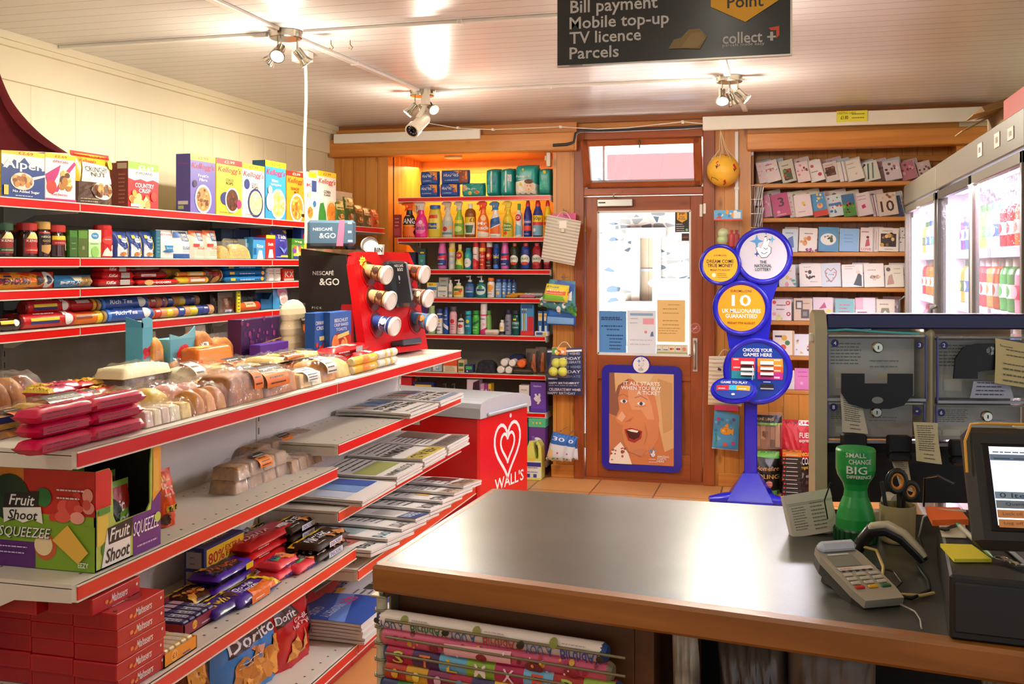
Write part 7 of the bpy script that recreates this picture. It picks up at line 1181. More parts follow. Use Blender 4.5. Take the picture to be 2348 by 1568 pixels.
def balls(P,f):
 out=[];cs=((.28,.26),(.72,.26),(.36,.62),(.7,.64));m_=M('d8dc58',.9)
 for u,v in cs:q=Vector(f(u,v,0));out.append(MB().ball((q.x,q.y-.01,q.z),.033,m_,16,10))
 b=MB();q=Vector(f(.5,.98));b.box(q.x-.05,q.y-.012,q.z-.0,q.x+.05,q.y-.006,q.z+.05,M('e8a060',.5),.002);b.print('p 5aa048 0,0 .5,.2 .3,1 0,.8; s .1 .1 .8 .7 8 .1 e85a2c,f0d050,f0ece4',flat_surf((q.x-.05,q.y-.012,q.z),(.1,0,0),(0,0,.05)),.1,.05)
 return{'tennis_ball':out,'header_card':b}
hang('tennis_ball_bag','clear bag of four yellow tennis balls with orange header card','bag',[(1250,866),(1302,868),(1300,812),(1262,812)],yh-.06,.08,'ffffff','',balls,None,film('ffffff',.1,.04))
for i,(pts,dy,lb)in enumerate((([(1250,1055),(1288,1058),(1306,1000),(1266,990)],-.03,'front'),([(1275,1056),(1308,1060),(1324,1004),(1292,996)],.0,'middle'),([(1296,1054),(1324,1056),(1322,1012),(1306,1004)],.03,'rear'))):
 hang('peg_pack',lb+' clear packet of white items with blue header near the pine strip foot','pack',pts,yh+dy,.05,'d8e0e4','p 2a6ab8 0,.6 1,.6 1,1 0,1; t .45 .8 .7 .14 e8f0f8 30; s 0 0 1 .14 12 .05 4a8a3a,e8e0c0; p e8c890 .05,.12 .4,.12 .3,.4 .1,.4; c .6 .3 .06 d84040',None,'blue topped packets on the pine strip')
yb_=7.02;q=Vector((bx(1658,yb_),yb_,bz(1658,391,yb_)));rb=37/F*WF.hy(1658,yb_)[1]
b=MB();b.ball((0,0,0),rb,M('f4be3c',.4),32,18)
def bs(u,v,o):a=-pi/2+(u-.5)*pi;e=(v-.5)*pi;r=rb+o;return(r*cos(e)*cos(a),r*cos(e)*sin(a),r*sin(e))
fl_=''
for u,v in((.36,.56),(.72,.5),(.58,.84),(.52,.18)):fl_+=f'p d8302c {u},{v + .08} {u + .05},{v + .12} {u + .1},{v + .02} {u + .07},{v - .01} {u + .03},{v + .03}; p 6a3a8a {u + .02},{v + .03} {u + .08},{v - .02} {u + .04},{v}; p 4a4a1c {u},{v + .02} {u + .03},{v - .05} {u + .06},{v};'
b.print(fl_+'l .012 4a4a1c .2,.3 .26,.36 .34,.33 .4,.28; l .012 4a4a1c .3,.78 .34,.84 .38,.8',bs,pi*rb,pi*rb,sub=6)
b2=MB();tp=Vector((-.02,.02,rb+.17))
for k in range(7):a=tau*k/7;b2.tube([(rb*cos(a),rb*sin(a),.02),(rb*.72*cos(a),rb*.72*sin(a),rb*.74),(rb*.25*cos(a),rb*.25*sin(a),rb+.03),tp],.0018,M('f0e4c0',.6),5)
b2.tube([tp,tp+Vector((.02,0,.05)),tp+Vector((.05,0,.06)),tp+Vector((.05,.0,.0)),tp],.003,M('f0e8d8',.6),6);b2.tube([tp,tp+Vector((-.06,.0,.03))],.003,M('f0e8d8',.6),6)
thing('play_ball','yellow play ball with red flame prints hanging in a net','ball',{'ball':b,'net':b2},q)
def toys(P,f):
 out={};g=[MB().ball(f(.3,.5,0),.036,M('d8e8b0',.5),14,8),MB().ball(f(.28,.26,0),.038,M('d0e4a0',.5),14,8)];out['toy_ball']=g
 r_=[]
 for u,cl_ in((.62,'c8302c'),(.8,'a8242c')):q=Vector(f(u,.3,0));r_.append(MB().lathe([(.012,-.06),(.024,-.05),(.02,.03),(.008,.04),(.012,.06)],M(cl_,.4),12,c=(q.x,q.y,q.z)))
 out['skittle']=r_;b=MB();z0=P[3].z-.01;b.box(P[3].x,yh-.02,z0,P[2].x,yh-.016,z0+.07,M('6ab0dc',.5));b.print('r 0 0 1 .12 d83a2c; p d83a2c .05,.2 .3,.2 .2,.5; s .2 .4 .6 .5 9 .06 e8f0f4,3a8ac0,f0a030; r .7 .2 .25 .6 e8f0f4',flat_surf((P[3].x,yh-.02,z0),(P[2].x-P[3].x,0,0),(0,0,.07)),.2,.07);out['header_card']=b;return out
hang('toy_bag','clear toy bag of pale balls and red skittles under the yellow ball','bag',[(1640,566),(1700,566),(1702,505),(1638,503)],yh+.02,.07,'ffffff','',toys,None,film('ffffff',.1,.05))
hang('gift_bag','cream striped gift bag half hidden behind the blue lottery stand','bag',[(1623,928),(1700,932),(1700,816),(1625,817)],7.04,.03,'e8e0c8',';'.join(f'r 0 {i / 12 + .02:.3f} 1 .03 c8bca8' for i in range(12))+'; p 3a3a40 .3,.78 .4,.74 .38,.7 .28,.72; r .42 .8 .16 .04 c8c0a8',cord)
hang('party_bag','blue sea patterned party bag with an orange fish and pink header','bag',[(1632,1028),(1692,1034),(1696,952),(1638,938)],7.03,.03,'4a9cd0','s .0 .05 1 .9 14 .05 7ab8e0,3a84bc; e .5 .5 .22 f0a830 .7; c .4 .5 .05 f8d070; p f0a830 .66,.5 .8,.62 .78,.4; p f0a830 .42,.62 .56,.72 .6,.6; s .35 .4 .3 .2 8 .02 d8701c; c .2 .78 .07 b03a8a; c .78 .84 .07 6a4aa8; c .5 .14 .08 e05a3a; c .8 .2 .07 c83a7a; l .04 3a9a4a .1,.1 .16,.25 .1,.4; r .0 .0 1 .02 f0f4f4',lambda P,f:{'header_card':MB().box(P[3].x+.0,7.02,P[3].z-.005,P[2].x-.01,7.024,P[3].z+.03,M('c83a6a',.5))})
YL=6.72;tl=WF.hy(1718,YL)[1];mm_=tl/F
def LP(px,py):return(bx(px,YL),bz(px,py,YL))
blue=M('1c1cae',.2);parts={};b=MB()
def disc(b,px,py,r,y0,y1,mat,seg=36):
 x,z=LP(px,py);b.lathe([(r*mm_,0),(r*mm_,y1-y0)],mat,seg,T=Matrix.Translation((x,y1,z))@rotm(pi/2,'X'))
def torus(b,px,py,r,t,y,mat,seg=40):
 x,z=LP(px,py);b.tube([(x+r*mm_*cos(tau*i/seg),y,z+r*mm_*sin(tau*i/seg))for i in range(seg+1)],t*mm_,mat,8,cap=False)
for px,py,r in((1750,587,62),(1700,706,62),(1737,850,74)):disc(b,px,py,r,YL,YL+.06,blue);torus(b,px,py,r-3,7,YL,blue)
disc(b,1652,607,45,YL-.02,YL+.03,blue);torus(b,1652,607,43,5,YL-.02,blue)
def hull(b,pts,y0,y1):b.prism([LP(*p)for p in pts],y0,y1,blue,'y')
hull(b,[(1760,790),(1768,740),(1770,690),(1792,630),(1700,560),(1640,690),(1665,760),(1672,800)],YL+.01,YL+.05)
hull(b,[(1690,640),(1700,560),(1640,590),(1650,650)],YL+.01,YL+.05)
parts['display_body']=b
def dface(px,py,r,y,col,spec,off=.0006):
 q=MB();x,z=LP(px,py);R_=r*mm_;q.lathe([(R_,0),(R_,.004)],M(col,.2),40,T=Matrix.Translation((x,y,z))@rotm(pi/2,'X'));q.print(spec,flat_surf((x-R_,y-.004,z-R_),(2*R_,0,0),(0,0,2*R_)),1,1,off=off,step=.0004);return q
d_=[dface(1750,587,54,YL-.003,'c8c8d2',hand_logo(.5,.63,.44)),dface(1652,607,40,YL-.023,'f2b428','t .5 .77 .36 .05 6a4a10 EUROMILLIONS; t .5 .6 .76 .1 2a2414 DREAM COME; t .5 .48 .72 .1 2a2414 TRUE MONEY; t .5 .35 .56 .05 6a4a10 FRIDAY 7TH AUGUST; c .32 .2 .06 f4e8c8; w .42 .14 .3 .1 3 6a4a10'),dface(1700,706,54,YL-.003,'f2a01c','t .5 .86 .44 .055 4a3010 EUROMILLIONS; t .5 .66 .4 .24 ffffff 10; t .5 .44 .8 .085 ffffff UK MILLIONAIRES; t .5 .33 .66 .085 ffffff GUARANTEED; t .5 .18 .58 .05 4a3010 FRIDAY 7TH AUGUST'),dface(1737,850,66,YL-.003,'1c3c94','t .5 .86 .5 .06 ffffff CHOOSE YOUR; t .5 .78 .48 .06 ffffff GAMES HERE; p d82a34 .06,.5 .06,.72 .46,.72 .46,.5; p f0901c .5,.58 .5,.72 .92,.72 .93,.58; p e85a1c .5,.48 .93,.48 .93,.58 .5,.58; p 1c8a9a .06,.36 .06,.5 .46,.5 .46,.36; p a8247c .5,.36 .5,.48 .93,.48 .92,.36; w .09 .54 .12 .14 2 f4d8d8; w .78 .5 .13 .18 3 f8e0c0; w .78 .38 .12 .08 1 f0d0e8; r .22 .61 .22 .055 e8e4e0; r .22 .54 .22 .055 2a1c20; r .22 .5 .22 .05 e8e4e0; r .22 .42 .22 .06 d8d4d0; r .22 .4 .22 .03 2a1c20; r .55 .62 .22 .055 e8e4e0; r .55 .6 .22 .02 2a1c20; r .55 .52 .22 .055 e8e4e0; r .55 .5 .22 .02 2a1c20; r .55 .43 .22 .055 d8d4d0; r .55 .41 .22 .02 4a1a3a; r .55 .2 .22 .08 14161e; r .55 .19 .22 .02 a8a8b0; w .6 .31 .14 .03 1 d8dcf0')]
parts['sign_disc']=d_
q=MB()
for i,(u,v)in enumerate(((.22,.62),(.22,.51),(.22,.43),(.55,.62),(.55,.53),(.55,.44))):
 x,z=LP(1737,850);R_=66*mm_;q.box(x-R_+2*R_*u,YL-.04,z-R_+2*R_*v,x-R_+2*R_*(u+.22),YL-.004,z-R_+2*R_*(v+.035),M('e8e6e2',.5))
parts['ticket_slip']=q
b=MB();x,z=LP(1684,890);Ttr=Matrix.Translation((x,YL-.10,z))@rotm(radians(26),'X');R_=50*mm_
b.lathe([(R_,-.012),(R_*1.04,0),(R_,.014),(R_*.9,.010)],blue,40,T=Ttr);b.print('c .5 .5 .44 1c3a8c; t .5 .74 .6 .1 f4f4f8 GAME TO PLAY; p d83038 .12,.4 .12,.6 .4,.62 .4,.42; p 3ab0c0 .4,.42 .4,.62 .56,.62 .56,.42; p f09a20 .56,.42 .56,.62 .86,.6 .86,.4; w .16 .45 .2 .1 1 f8e0e0; w .6 .45 .2 .1 1 f8e8d0; c .5 .24 .04 e8ecf4',lambda u,v,o:tuple(Ttr@Vector(((u-.5)*2*R_,(v-.5)*2*R_,.0145+o))),1,1);parts['writing_shelf']=b
b=MB();x0,_=LP(1706,1000);x1,_=LP(1736,1000);zt=LP(1720,915)[1];zb=LP(1720,1085)[1]
b.box(x0,YL+.01,zb-.02,x1,YL+.05,zt,blue,.006);parts['post']=b
b=MB();xc=(x0+x1)/2;w1=52*mm_
for(ya,za,wa,da),(yb,zb_,wb,db)in(((YL+.03,.02,w1,.13),(YL+.03,zb,(x1-x0)/2*1.15,.035)),):
 v=[(xc+sx*wa,ya+sy*da,za)for sx,sy in((-1,-1),(1,-1),(1,1),(-1,1))]+[(xc+sx*wb,yb+sy*db,zb_)for sx,sy in((-1,-1),(1,-1),(1,1),(-1,1))];b.add(v,[(3,2,1,0),(4,5,6,7),(0,1,5,4),(1,2,6,5),(2,3,7,6),(3,0,4,7)],blue)
for s in(-1,1):b.tube([(xc+s*w1*.5,YL-.02,.03),(xc+s*w1*1.25,YL-.08,.026),(xc+s*w1*1.75,YL-.10,.024)],[.04,.035,.02],blue,10)
b.box(xc-w1,YL-.1,0,xc+w1,YL+.16,.022,blue,.006);parts['foot']=b
b=MB();b.tube([(LP(1725,790)[0],YL-.02,LP(1725,870)[1]),(LP(1727,800)[0],YL-.05,LP(1727,850)[1]),(LP(1726,800)[0],YL-.03,LP(1726,838)[1])],.003,M('d8d8dc',.3),6);parts['pen_cord']=b
thing('lottery_stand','blue lottery play stand with four round signs on a post','stand',parts)
yf=6.93
def FB(name,cat,label,px0,px1,py0,z0,fn,y=yf,grp=None):
 a,ta=WF.hy(px0,y);c,tb=WF.hy(px1,y);h=zat(py0,(ta+tb)/2)-z0;return thing(name,label,cat,fn(c-a,.12,h),((a+c)/2,y+.07,z0),0,grp)
FB('kindling_bag','bag','black and green bag of kindling standing on the floor behind the lottery stand',1726,1787,1036,.002,pch('201c18','r 0 0 1 .1 5aa038; p 6ab040 0,.86 1,.82 1,.98 0,.98; t .55 .6 .9 .1 c89058 Homefire; t .6 .42 .8 .1 d8a850 DLING; c .62 .24 .14 c86a58; w .5 .22 .25 .06 2 f0d8c8',3,wr=.008),6.93,'kindling bags below the cards')
FB('kindling_bag','bag','clear bag of split logs with a black header, on top of the black bag',1728,1794,948,.30,lambda w,d,h:{'logs':[MB().box(-w*.42+i*w*.17,-d*.3,.01+.05*(i%2),-w*.42+(i+.85)*w*.17,d*.3,h*.62+.02*(i%3),M(('b08060','c89a70','9a6a4a')[i%3],.8))for i in range(5)],'bag_film':pouch(w,d,h,film('e8d8c8',.12,.14),'r .02 .72 .96 .2 2a2420; t .4 .82 .6 .07 c8a860 KINDLING; p 7ab048 0,.66 1,.66 1,.72 0,.72; r .3 .36 .2 .14 7a5a44',5,.01)},6.95,'kindling bags below the cards')
FB('charcoal_bag','bag','red and black barbecue charcoal bag leaning below the card ledge',1786,1862,966,.002,pch('2a2024','p c8202c 0,.5 1,.5 1,1 0,1; p f0e8e4 .6,.93 1,.93 1,1 .6,1; t .8 .8 .34 .07 f4ece8 FUEL; t .8 .72 .36 .05 f4ece8 express; t .72 .56 .5 .07 f0d028 Barbecue; t .7 .46 .7 .1 f0f0ec CHARCOAL; t .74 .37 .3 .06 f0d028 lumps; s .1 .05 .8 .25 20 .08 1a1416,4a3a3c,8a8a8c',8,wr=.01),6.98)
for i in range(11):FB('firelighter_box','box','flat black firelighter box, '+('lowest','second up','third up','fourth up','fifth up','sixth up','seventh up','eighth up','ninth up','tenth up','orange topped')[i]+' in the stack below the cards',1792+(i*5)%4,1836+(i*3)%4,1000,.003+i*.0268,lambda w,d,h:carton(w,.12,.0262,'1e1614' if i<10 else 'c87820','r .2 .4 .6 .16 c8bcb0; r .05 .3 .1 .4 c83a2c','','r .1 .1 .8 .8 b86a20; s .1 .3 .8 .4 6 .08 e8a030,3a1c10',bev=.002),6.86,'firelighter boxes below the cards')
# ================================================================ greeting cards
def card(row,px0,px1,ytop,col,front,label,lean=0,tilt=.16,set_=.0,n=1,group=None,back='e8e4e0'):
 z=NZ[row]+.001;a,t0=WF.hy(px0,YC+.06+set_);c,t1=WF.hy(px1,YC+.06+set_);w=c-a;h=min(.21,max(.05,(zat(ytop,(t0+t1)/2)-z)/cos(tilt)*1.04))
 e=MB();e.box(-w/2+.003,.003,.0,w/2+.004,.004+.0016*n,h*.985,back);b=MB();b.box(-w/2,0,0,w/2,.0025,h,col);b.print(front,flat_surf((-w/2,0,0),(w,0,0),(0,0,h)),w,h)
 lift=abs(sin(lean))*w/2
 return thing('greeting_card',label,'card',{'card_front':b,'envelope':e},((a+c)/2-sin(lean)*h*.5*(1 if lean<0 else 1)*-1*0,YC+.03+set_,z+lift+.001),0,group or 'greeting cards in the pine niche',rx=-tilt,ry=lean)
def C2(px):return 1680+px/3.136
def row_cards(row,ytop,items,lean,grp):
 for k,(a,c,col,front,lab)in enumerate(items):card(row,C2(a),C2(c),ytop-(k*7)%5,col,front,lab,lean*(.7+.3*((k*5)%3)/2),.17,.016*(k%3),4+k%3)
rd=lambda*cs:'s .1 .15 .8 .7 9 .09 '+','.join(cs)
row_cards(0,376,[(195,250,'e8d4d8',rd('d8a0a8','f0e8e8'),'pale pink card at the outer end of the top card shelf'),(240,350,'ecdcdc',rd('c86a78','f4f0f0','d8a0a8')+'; w .2 .6 .6 .2 2 b85a6a','pink card with red flowers, second on the top card shelf'),(360,460,'dcd8c8','r .2 .1 .6 .5 4a5a3a; s .2 .1 .6 .5 10 .1 2a2a24,7a8a4a,b83a34; w .2 .75 .6 .1 1 5a5a50','card with a green and black picture on the top card shelf'),(470,560,'ecd8dc',rd('d88a98','7a4a54')+'','pink card with a small dark figure on the top shelf'),(565,665,'f0ecec','c .35 .75 .12 d85a68; c .75 .3 .14 c83a58; w .2 .45 .5 .1 1 8a6a6a','white card with red hearts on the top shelf'),(672,770,'e4dcd8','r .15 .3 .7 .45 5a3a30; s .2 .35 .6 .35 8 .1 8a5a48,3a2420; w .2 .84 .6 .06 1 b83a4a','white card with a brown photo on the top shelf'),(772,822,'e8e4dc','r .6 0 .1 1 6a78b8','cream card edge with a blue stripe on the top shelf'),(828,948,'ece8e0','w .2 .6 .5 .2 2 b8a8a0; c .6 .3 .06 d8a0a0','plain cream wide card on the top shelf'),(950,1062,'e0e4dc','p 3a6a6a .2,.1 .3,.1 .5,.9 .4,.9; p 6a8a8a .5,.1 .6,.1 .8,.9 .7,.9; p 2a3a5a .0,.7 .3,.85 .2,.95','teal edged card at the middle of the top shelf'),(1098,1215,'d8ccd8',rd('6a5a54','8a6a8a','3a3430','e8dce4'),'lilac card with dark flowers on the top shelf'),(1220,1330,'b87a8c',rd('8a2a4a','d8a0b0','6a3a54'),'maroon and pink card on the top shelf'),(1345,1440,'d8c4c8',rd('5a3a34','8a5a4a','e8d8d8'),'pale card with a brown animal near the fridge on the top shelf')],-.26,'x')
row_cards(1,451,[(206,282,'d088a8',rd('c85a8a','e8b8cc'),'pink card beside the magenta number card'),(300,425,'c0447c','t .55 .62 .34 .4 3a1428 3; c .3 .2 .1 e898b8; w .2 .06 .6 .1 1 f0c8dc','magenta card with a large dark number three'),(415,452,'e8d8dc','w .2 .2 .6 .6 4 c8a8b0','narrow edge of pale cards beside the magenta one'),(456,575,'eadce0','c .55 .6 .1 e8c860; c .6 .5 .07 d8a040; w .2 .2 .5 .1 1 b89098','pale pink card with a small yellow chick'),(585,690,'4a90c4','r 0 0 1 .25 c83a2c; c .55 .45 .2 e8b088; c .55 .5 .1 d87848; s .1 .6 .8 .35 8 .06 f0e8d8,e8d060','blue and red children card with an orange face'),(694,805,'d8e4ec','s .1 .1 .8 .8 16 .08 3a6ab0,d83a34,f0f0f0,5a9a4a; r .1 .5 .8 .12 4a78b8','white card with small blue and red birds'),(800,892,'4a8a34','r 0 .6 1 .4 3a6a9a; c .5 .55 .16 d8382c; s .1 .1 .8 .5 9 .12 2a4a1c,7ab03a,1c1c14','green card with a red toadstool shape'),(898,1010,'e4d8e0','p c8287c .4,.3 .65,.35 .6,.5 .38,.45; w .2 .7 .6 .15 2 a87a98','pale lilac card with a magenta shape'),(1012,1048,'dce0e8','r .5 0 .2 1 b03a6a','narrow card edge with a pink stripe'),(1052,1190,'d8ccc4','t .5 .42 .7 .5 4a2c24 10; s .1 .8 .8 .15 7 .06 8a5a48,c8a890','cream card with a big brown number ten'),(1192,1232,'3a4a78',rd('2a3460','6a78a8'),'dark blue card by the fridge on the second card shelf')],-.2,'x')
row_cards(2,528,[(352,462,'c8d8e8','p 5a78b8 .3,.1 .8,.2 .7,.7 .4,.6; w .2 .8 .6 .1 1 6a88b8','pale blue card beside the lottery sign on the third card shelf'),(472,600,'f0ece8','s .1 .3 .5 .3 8 .1 d8a068,c87a58; s .4 .02 .6 .12 10 .05 a84a8a,8a3a7a; w .3 .74 .5 .1 1 8a7a70','white card with two small teddy bears'),(612,754,'5a9ac8','e .5 .5 .4 f0f0ec .8; s .3 .36 .4 .3 10 .06 4a5a3a,3a3a3c,7a8a6a; w .3 .6 .4 .06 1 5a6a7a','blue card with a white oval picture'),(764,900,'8ab8e4','w .25 .4 .5 .3 3 6a98cc','plain light blue card with faint lettering'),(912,1000,'ece4e0','c .6 .6 .12 5a3a34; p c85a68 .4,.2 .8,.25 .7,.55 .5,.5; t .5 .1 .8 .1 d84a5a LOVE; w .1 .8 .6 .1 1 b85a68','white card with a red dressed figure'),(1003,1042,'e8e0dc','r .5 .1 .2 .8 d8b8b0','narrow white card edge beside the figure card'),(1046,1185,'e8e0d4','r .1 .2 .8 .56 3a2a22; s .15 .25 .7 .45 12 .1 c89a58,8a5a30,e0c088,2a1c14; w .2 .86 .6 .05 1 6a5a50; w .3 .08 .5 .05 1 6a5a50','cream card with a brown teddy photo'),(1192,1240,'d8d4d0',rd('3a3a3c','8a7a70'),'card with a dark picture by the fridge on the third shelf')],.05,'x')
row_cards(3,610,[(335,450,'ecece4','s .3 .05 .7 .4 8 .09 e8a8a0,5ab0a0,e8d080; w .3 .7 .5 .1 1 a8a098','white card with pastel spots on the fourth shelf'),(482,636,'f0ece4','s .3 .35 .4 .35 10 .06 2a2420,7a5a40,4a3a34; w .5 .2 .35 .06 1 8a8078; w .2 .85 .4 .05 1 8a8078','white card with a small dark cart drawing'),(640,776,'dce8f0','l .06 b8808c .5,.2 .25,.45 .2,.65 .35,.78 .5,.66 .65,.78 .8,.65 .75,.45 .5,.2; s .2 .2 .6 .6 8 .04 5aa098,d8a0a8; w .38 .5 .3 .1 1 8aa8b8','pale blue card with a heart shaped wreath'),(786,935,'f0ece8','p 1f2430 .55,.1 .95,.02 .95,.5 .8,.66 .7,.4; c .78 .66 .1 e8d0c0; w .15 .8 .5 .1 2 8a8a88','white card with a dark suited couple'),(945,1085,'ece4dc','s .3 .15 .5 .35 10 .08 b89a80,d8c0a8,8a6a58; w .2 .7 .5 .1 1 a89a90','cream card with soft brown flowers'),(1095,1225,'e0d8c4','p b89080 .1,.1 .5,.15 .4,.6 .2,.5; c .2 .8 .12 5a4a44; w .5 .6 .4 .2 2 a89a88','cream card with a dark corner by the fridge')],-.03,'x')
row_cards(4,688,[(280,418,'ecdcd8','c .14 .85 .1 d8483c; c .85 .82 .12 d8583c; c .85 .82 .05 f0e0d8; c .14 .3 .1 e8a0a0; c .88 .3 .11 b83a48; c .88 .3 .05 f0e0d8; s .3 .05 .4 .2 6 .06 e0d868; w .25 .5 .5 .2 2 8a6a68','card bordered with iced doughnut rings'),(440,568,'d8c0a4','r .1 .5 .4 .4 5a4a40; r .4 .1 .46 .4 4a4038; r .18 .56 .24 .26 d8d0c4; r .5 .2 .24 .2 8a8078; w .5 .75 .4 .1 1 8a7460','brown card with two small photo frames'),(578,716,'e8d4dc','p b84a7a .3,.5 .7,.55 .6,.8; c .8 .4 .14 e0d060; c .2 .3 .1 6aa058','pink and yellow flowered card above the ticket dispenser'),(736,872,'7ab4bc','w .2 .4 .6 .3 3 c83a5a; r 0 .0 1 .14 5a98a4','teal card with red script above the ticket dispenser'),(880,1022,'ecdce4','r 0 .5 .4 .5 e8b0c4; r .1 .1 .5 .3 8a2a4a','pink and white card with a maroon block'),(1030,1160,'e0d8c8','p 8a8a70 .2,.2 .5,.5 .8,.2 .7,.6 .3,.6; w .2 .75 .6 .1 1 8a8070','cream card with a grey flourish by the fridge')],0,'x')
for a,c,y,row,col,fr,lb in((1772,1820,760,5,'ece0cc','c .55 .7 .14 d8a838; c .7 .5 .12 3a7a4a; c .5 .32 .14 d8502c; r .1 .72 .34 .08 2a3a6a; r .94 0 .06 1 c89a58','card with three coloured spots beside the ticket dispenser'),(1822,1862,768,5,'e8e8ec','s .05 .05 .9 .7 16 .05 d86a3c,4a5a8a,e8c060,8a8a90','white confetti card next to the spotted one'),(1788,1820,850,6,'dcdcd8','w .2 .3 .6 .4 3 b8b8b4','plain white card on the niche ledge beside the lottery stand'),(1822,1862,846,6,'d878b8','w .2 .6 .6 .2 2 b03a8a; c .4 .3 .1 e8a8d0','bright pink card on the niche ledge beside the ticket dispenser')):
 card(row,a,c,y,col,fr,lb,0,.14,0,5)
x0=bx(1722,7.13);x1=bx(1748,7.13);za,zb=bz(1735,522,7.13),bz(1735,425,7.13);b=MB();wr_=M('e8e4dc',.35,.5)
for k in range(4):x=x0+(x1-x0)*k/3;b.tube([(x,7.17,zb),(x,7.12,zb-.02),(x,7.12,za),(x,7.17,za)],.0025,wr_,6)
for k in range(4):z=za+(zb-za)*k/3;b.tube([(x0,7.12,z),(x1,7.12,z)],.0025,wr_,6)
tag(build('wire_rack',b),'white wire pocket fixed to the upper edge of the card niche','rack')
for k in range(6):
 z=za+.01+(k//3)*.14;b=MB();T=Matrix.Translation((x0+.02+(k%3)*.016,7.165,z))@rotm(.18,'Y')@rotm(.3,'Z');b.box(-.002,-.03,0,.002,.03,.13,M(('e8e4e4','d8d8dc','f0ecec')[k%3],.5),0,T);tag(build('envelope',b),'thin white envelope tucked into the wire pocket by the cards','envelope','envelopes in the wire pocket')
rr=random.Random(11)
for row,a,c,y in((0,1744,2100,366),(1,1758,2060,440),(2,1800,2062,522),(3,1800,2062,604),(4,1776,2050,682)):
 x=a
 while x<c:
  w=26+rr.random()*20;col=('e0c8cc','d8d4cc','ece4e0','c8d0dc','d8b8c4','e4dcc8','c8b0b4')[int(rr.random()*7)]
  card(row,x,x+w,y+rr.random()*8,col,rd('b88a90','f0ece8','8a7a78'),('top','second','third','fourth','fifth')[row]+' shelf pale card standing behind the front row in the niche',(-.24,-.18,0,0,0)[row],.15,.085+.012*(int(x)%3),2,'pale cards behind the front row, '+('top','second','third','fourth','fifth')[row]+' shelf')
  x+=w*.8
  # ================================================================ drinks fridges along the cream side wall
FX=.72
grey=M('726d60',.4,.2);dkf=M('3e3a32',.4,.3);inn=M('e8e4ee',.5)
def fridge(name,label,y0,y1,zt,doors,power):
 p={};b=MB();D=.62
 b.box(FX,y0,.08,FX+D,y0+.03,zt,dkf);b.box(FX,y1-.03,.08,FX+D,y1,zt,dkf);b.box(FX,y0,zt-.03,FX+D,y1,zt,grey);b.box(FX+D-.03,y0,.08,FX+D,y1,zt,inn);b.box(FX,y0,0,FX+D,y1,.12,dkf);b.box(FX+.03,y0+.03,.2,FX+D-.03,y0+.034,zt-.03,inn);b.box(FX+.03,y1-.034,.2,FX+D-.03,y1-.03,zt-.03,inn);p['cabinet']=b
 b=MB();b.box(FX-.02,y0,zt-.12,FX+.03,y1,zt,grey,.004);p['header_panel']=b
 ds=[]
 for k in range(doors):
  a=y0+.03+(y1-y0-.06)*k/doors;c=y0+.03+(y1-y0-.06)*(k+1)/doors;f=MB();w=.035
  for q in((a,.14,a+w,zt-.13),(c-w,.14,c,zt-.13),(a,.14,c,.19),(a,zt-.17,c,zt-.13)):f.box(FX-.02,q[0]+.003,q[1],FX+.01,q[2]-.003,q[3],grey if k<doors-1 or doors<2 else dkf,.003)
  g=MB();g.box(FX-.006,a+w,.19,FX-.001,c-w,zt-.17,film('f4f0fa',.03,.03,.22));h=MB();h.tube([(FX-.02,c-w*.5,1.0),(FX-.05,c-w*.5,1.02),(FX-.05,c-w*.5,1.3),(FX-.02,c-w*.5,1.32)],.009,dkf);ds.append((f,{'pane':g,'handle':h}))
 p['glass_door']=ds
 lt=MB();lt.box(FX+.04,y0+.1,zt-.15,FX+.09,y1-.1,zt-.125,M('f0e8f8',.4,0,4));lt.box(FX+.02,y1-.07,.3,FX+.04,y1-.045,zt-.2,M('f0e8f8',.4,0,4));p['light_tube']=lt
 sh=[]
 for z in(.45,.78,1.08,1.34,1.58):q=MB();q.box(FX+.06,y0+.035,z-.012,FX+D-.035,y1-.035,z,inn);q.box(FX+.05,y0+.035,z-.035,FX+.06,y1-.035,z+.004,M('e4dcee',.3));sh.append(q)
 p['wire_shelf']=sh
 thing(name,label,'fridge',p)
 light('fridge_lamp','AREA',(FX+.12,(y0+y1)/2,zt-.16),power,(.92,.87,1),(.1,y1-y0-.2),aim=(FX+.2,(y0+y1)/2,0))
fridge('drinks_fridge','grey glass fronted drinks fridge with two lit doors, beside the till',3.42,5.33,2.0,2,44)
fridge('drinks_fridge','grey single door drinks fridge against the card niche',5.35,6.72,2.0,1,22)
dc=[('e87830','f0ece4','orange'),('c8282c','e8e8e8','red'),('f0e8e0','3a6ab0','white'),('d8b030','3a7a3a','yellow'),('3a6ab0','f0f0f4','blue'),('8a4ab0','e8e0f0','purple'),('e8a8b8','d83a5a','pink'),('4a9a4a','f0f0e0','green')]
zz={1.34:'upper',1.58:'top',1.08:'middle'}
for fi,(ya,yb_,n)in enumerate(((3.6,5.2,13),(5.5,6.6,7))):
 for z in(1.58,1.34,1.08):
  for k in range(n):
   y=ya+(yb_-ya)*k/(n-1);cl_,c2,nm=dc[(k//2+int(z*10)+fi)%8]
   thing('drink_bottle',f'{nm} drink bottle on the {zz[z]} shelf of the '+('fridge beside the till' if fi==0 else 'fridge by the card niche'),'bottle',bottle('shampoo',.085,.085,.2 if z!=1.58 else .19,cl_,c2,f'r .05 .3 .9 .3 {c2}; c .5 .45 .2 {cl_}',seg=12),(FX+.11,y,z+.001),-pi/2,f'{nm} bottles, {zz[z]} shelf, fridge {"beside the till" if fi == 0 else "by the niche"}')
ct=M('b89a6a',.7);x,y=hz(2275,225,2.06)
b=MB();P=lambda px,py,t:Vector(ray(px,py))*t+Vector((0,0,HC))
T0=Matrix.Translation((.9,4.4,2.0))@Matrix.Scale(.72,4)
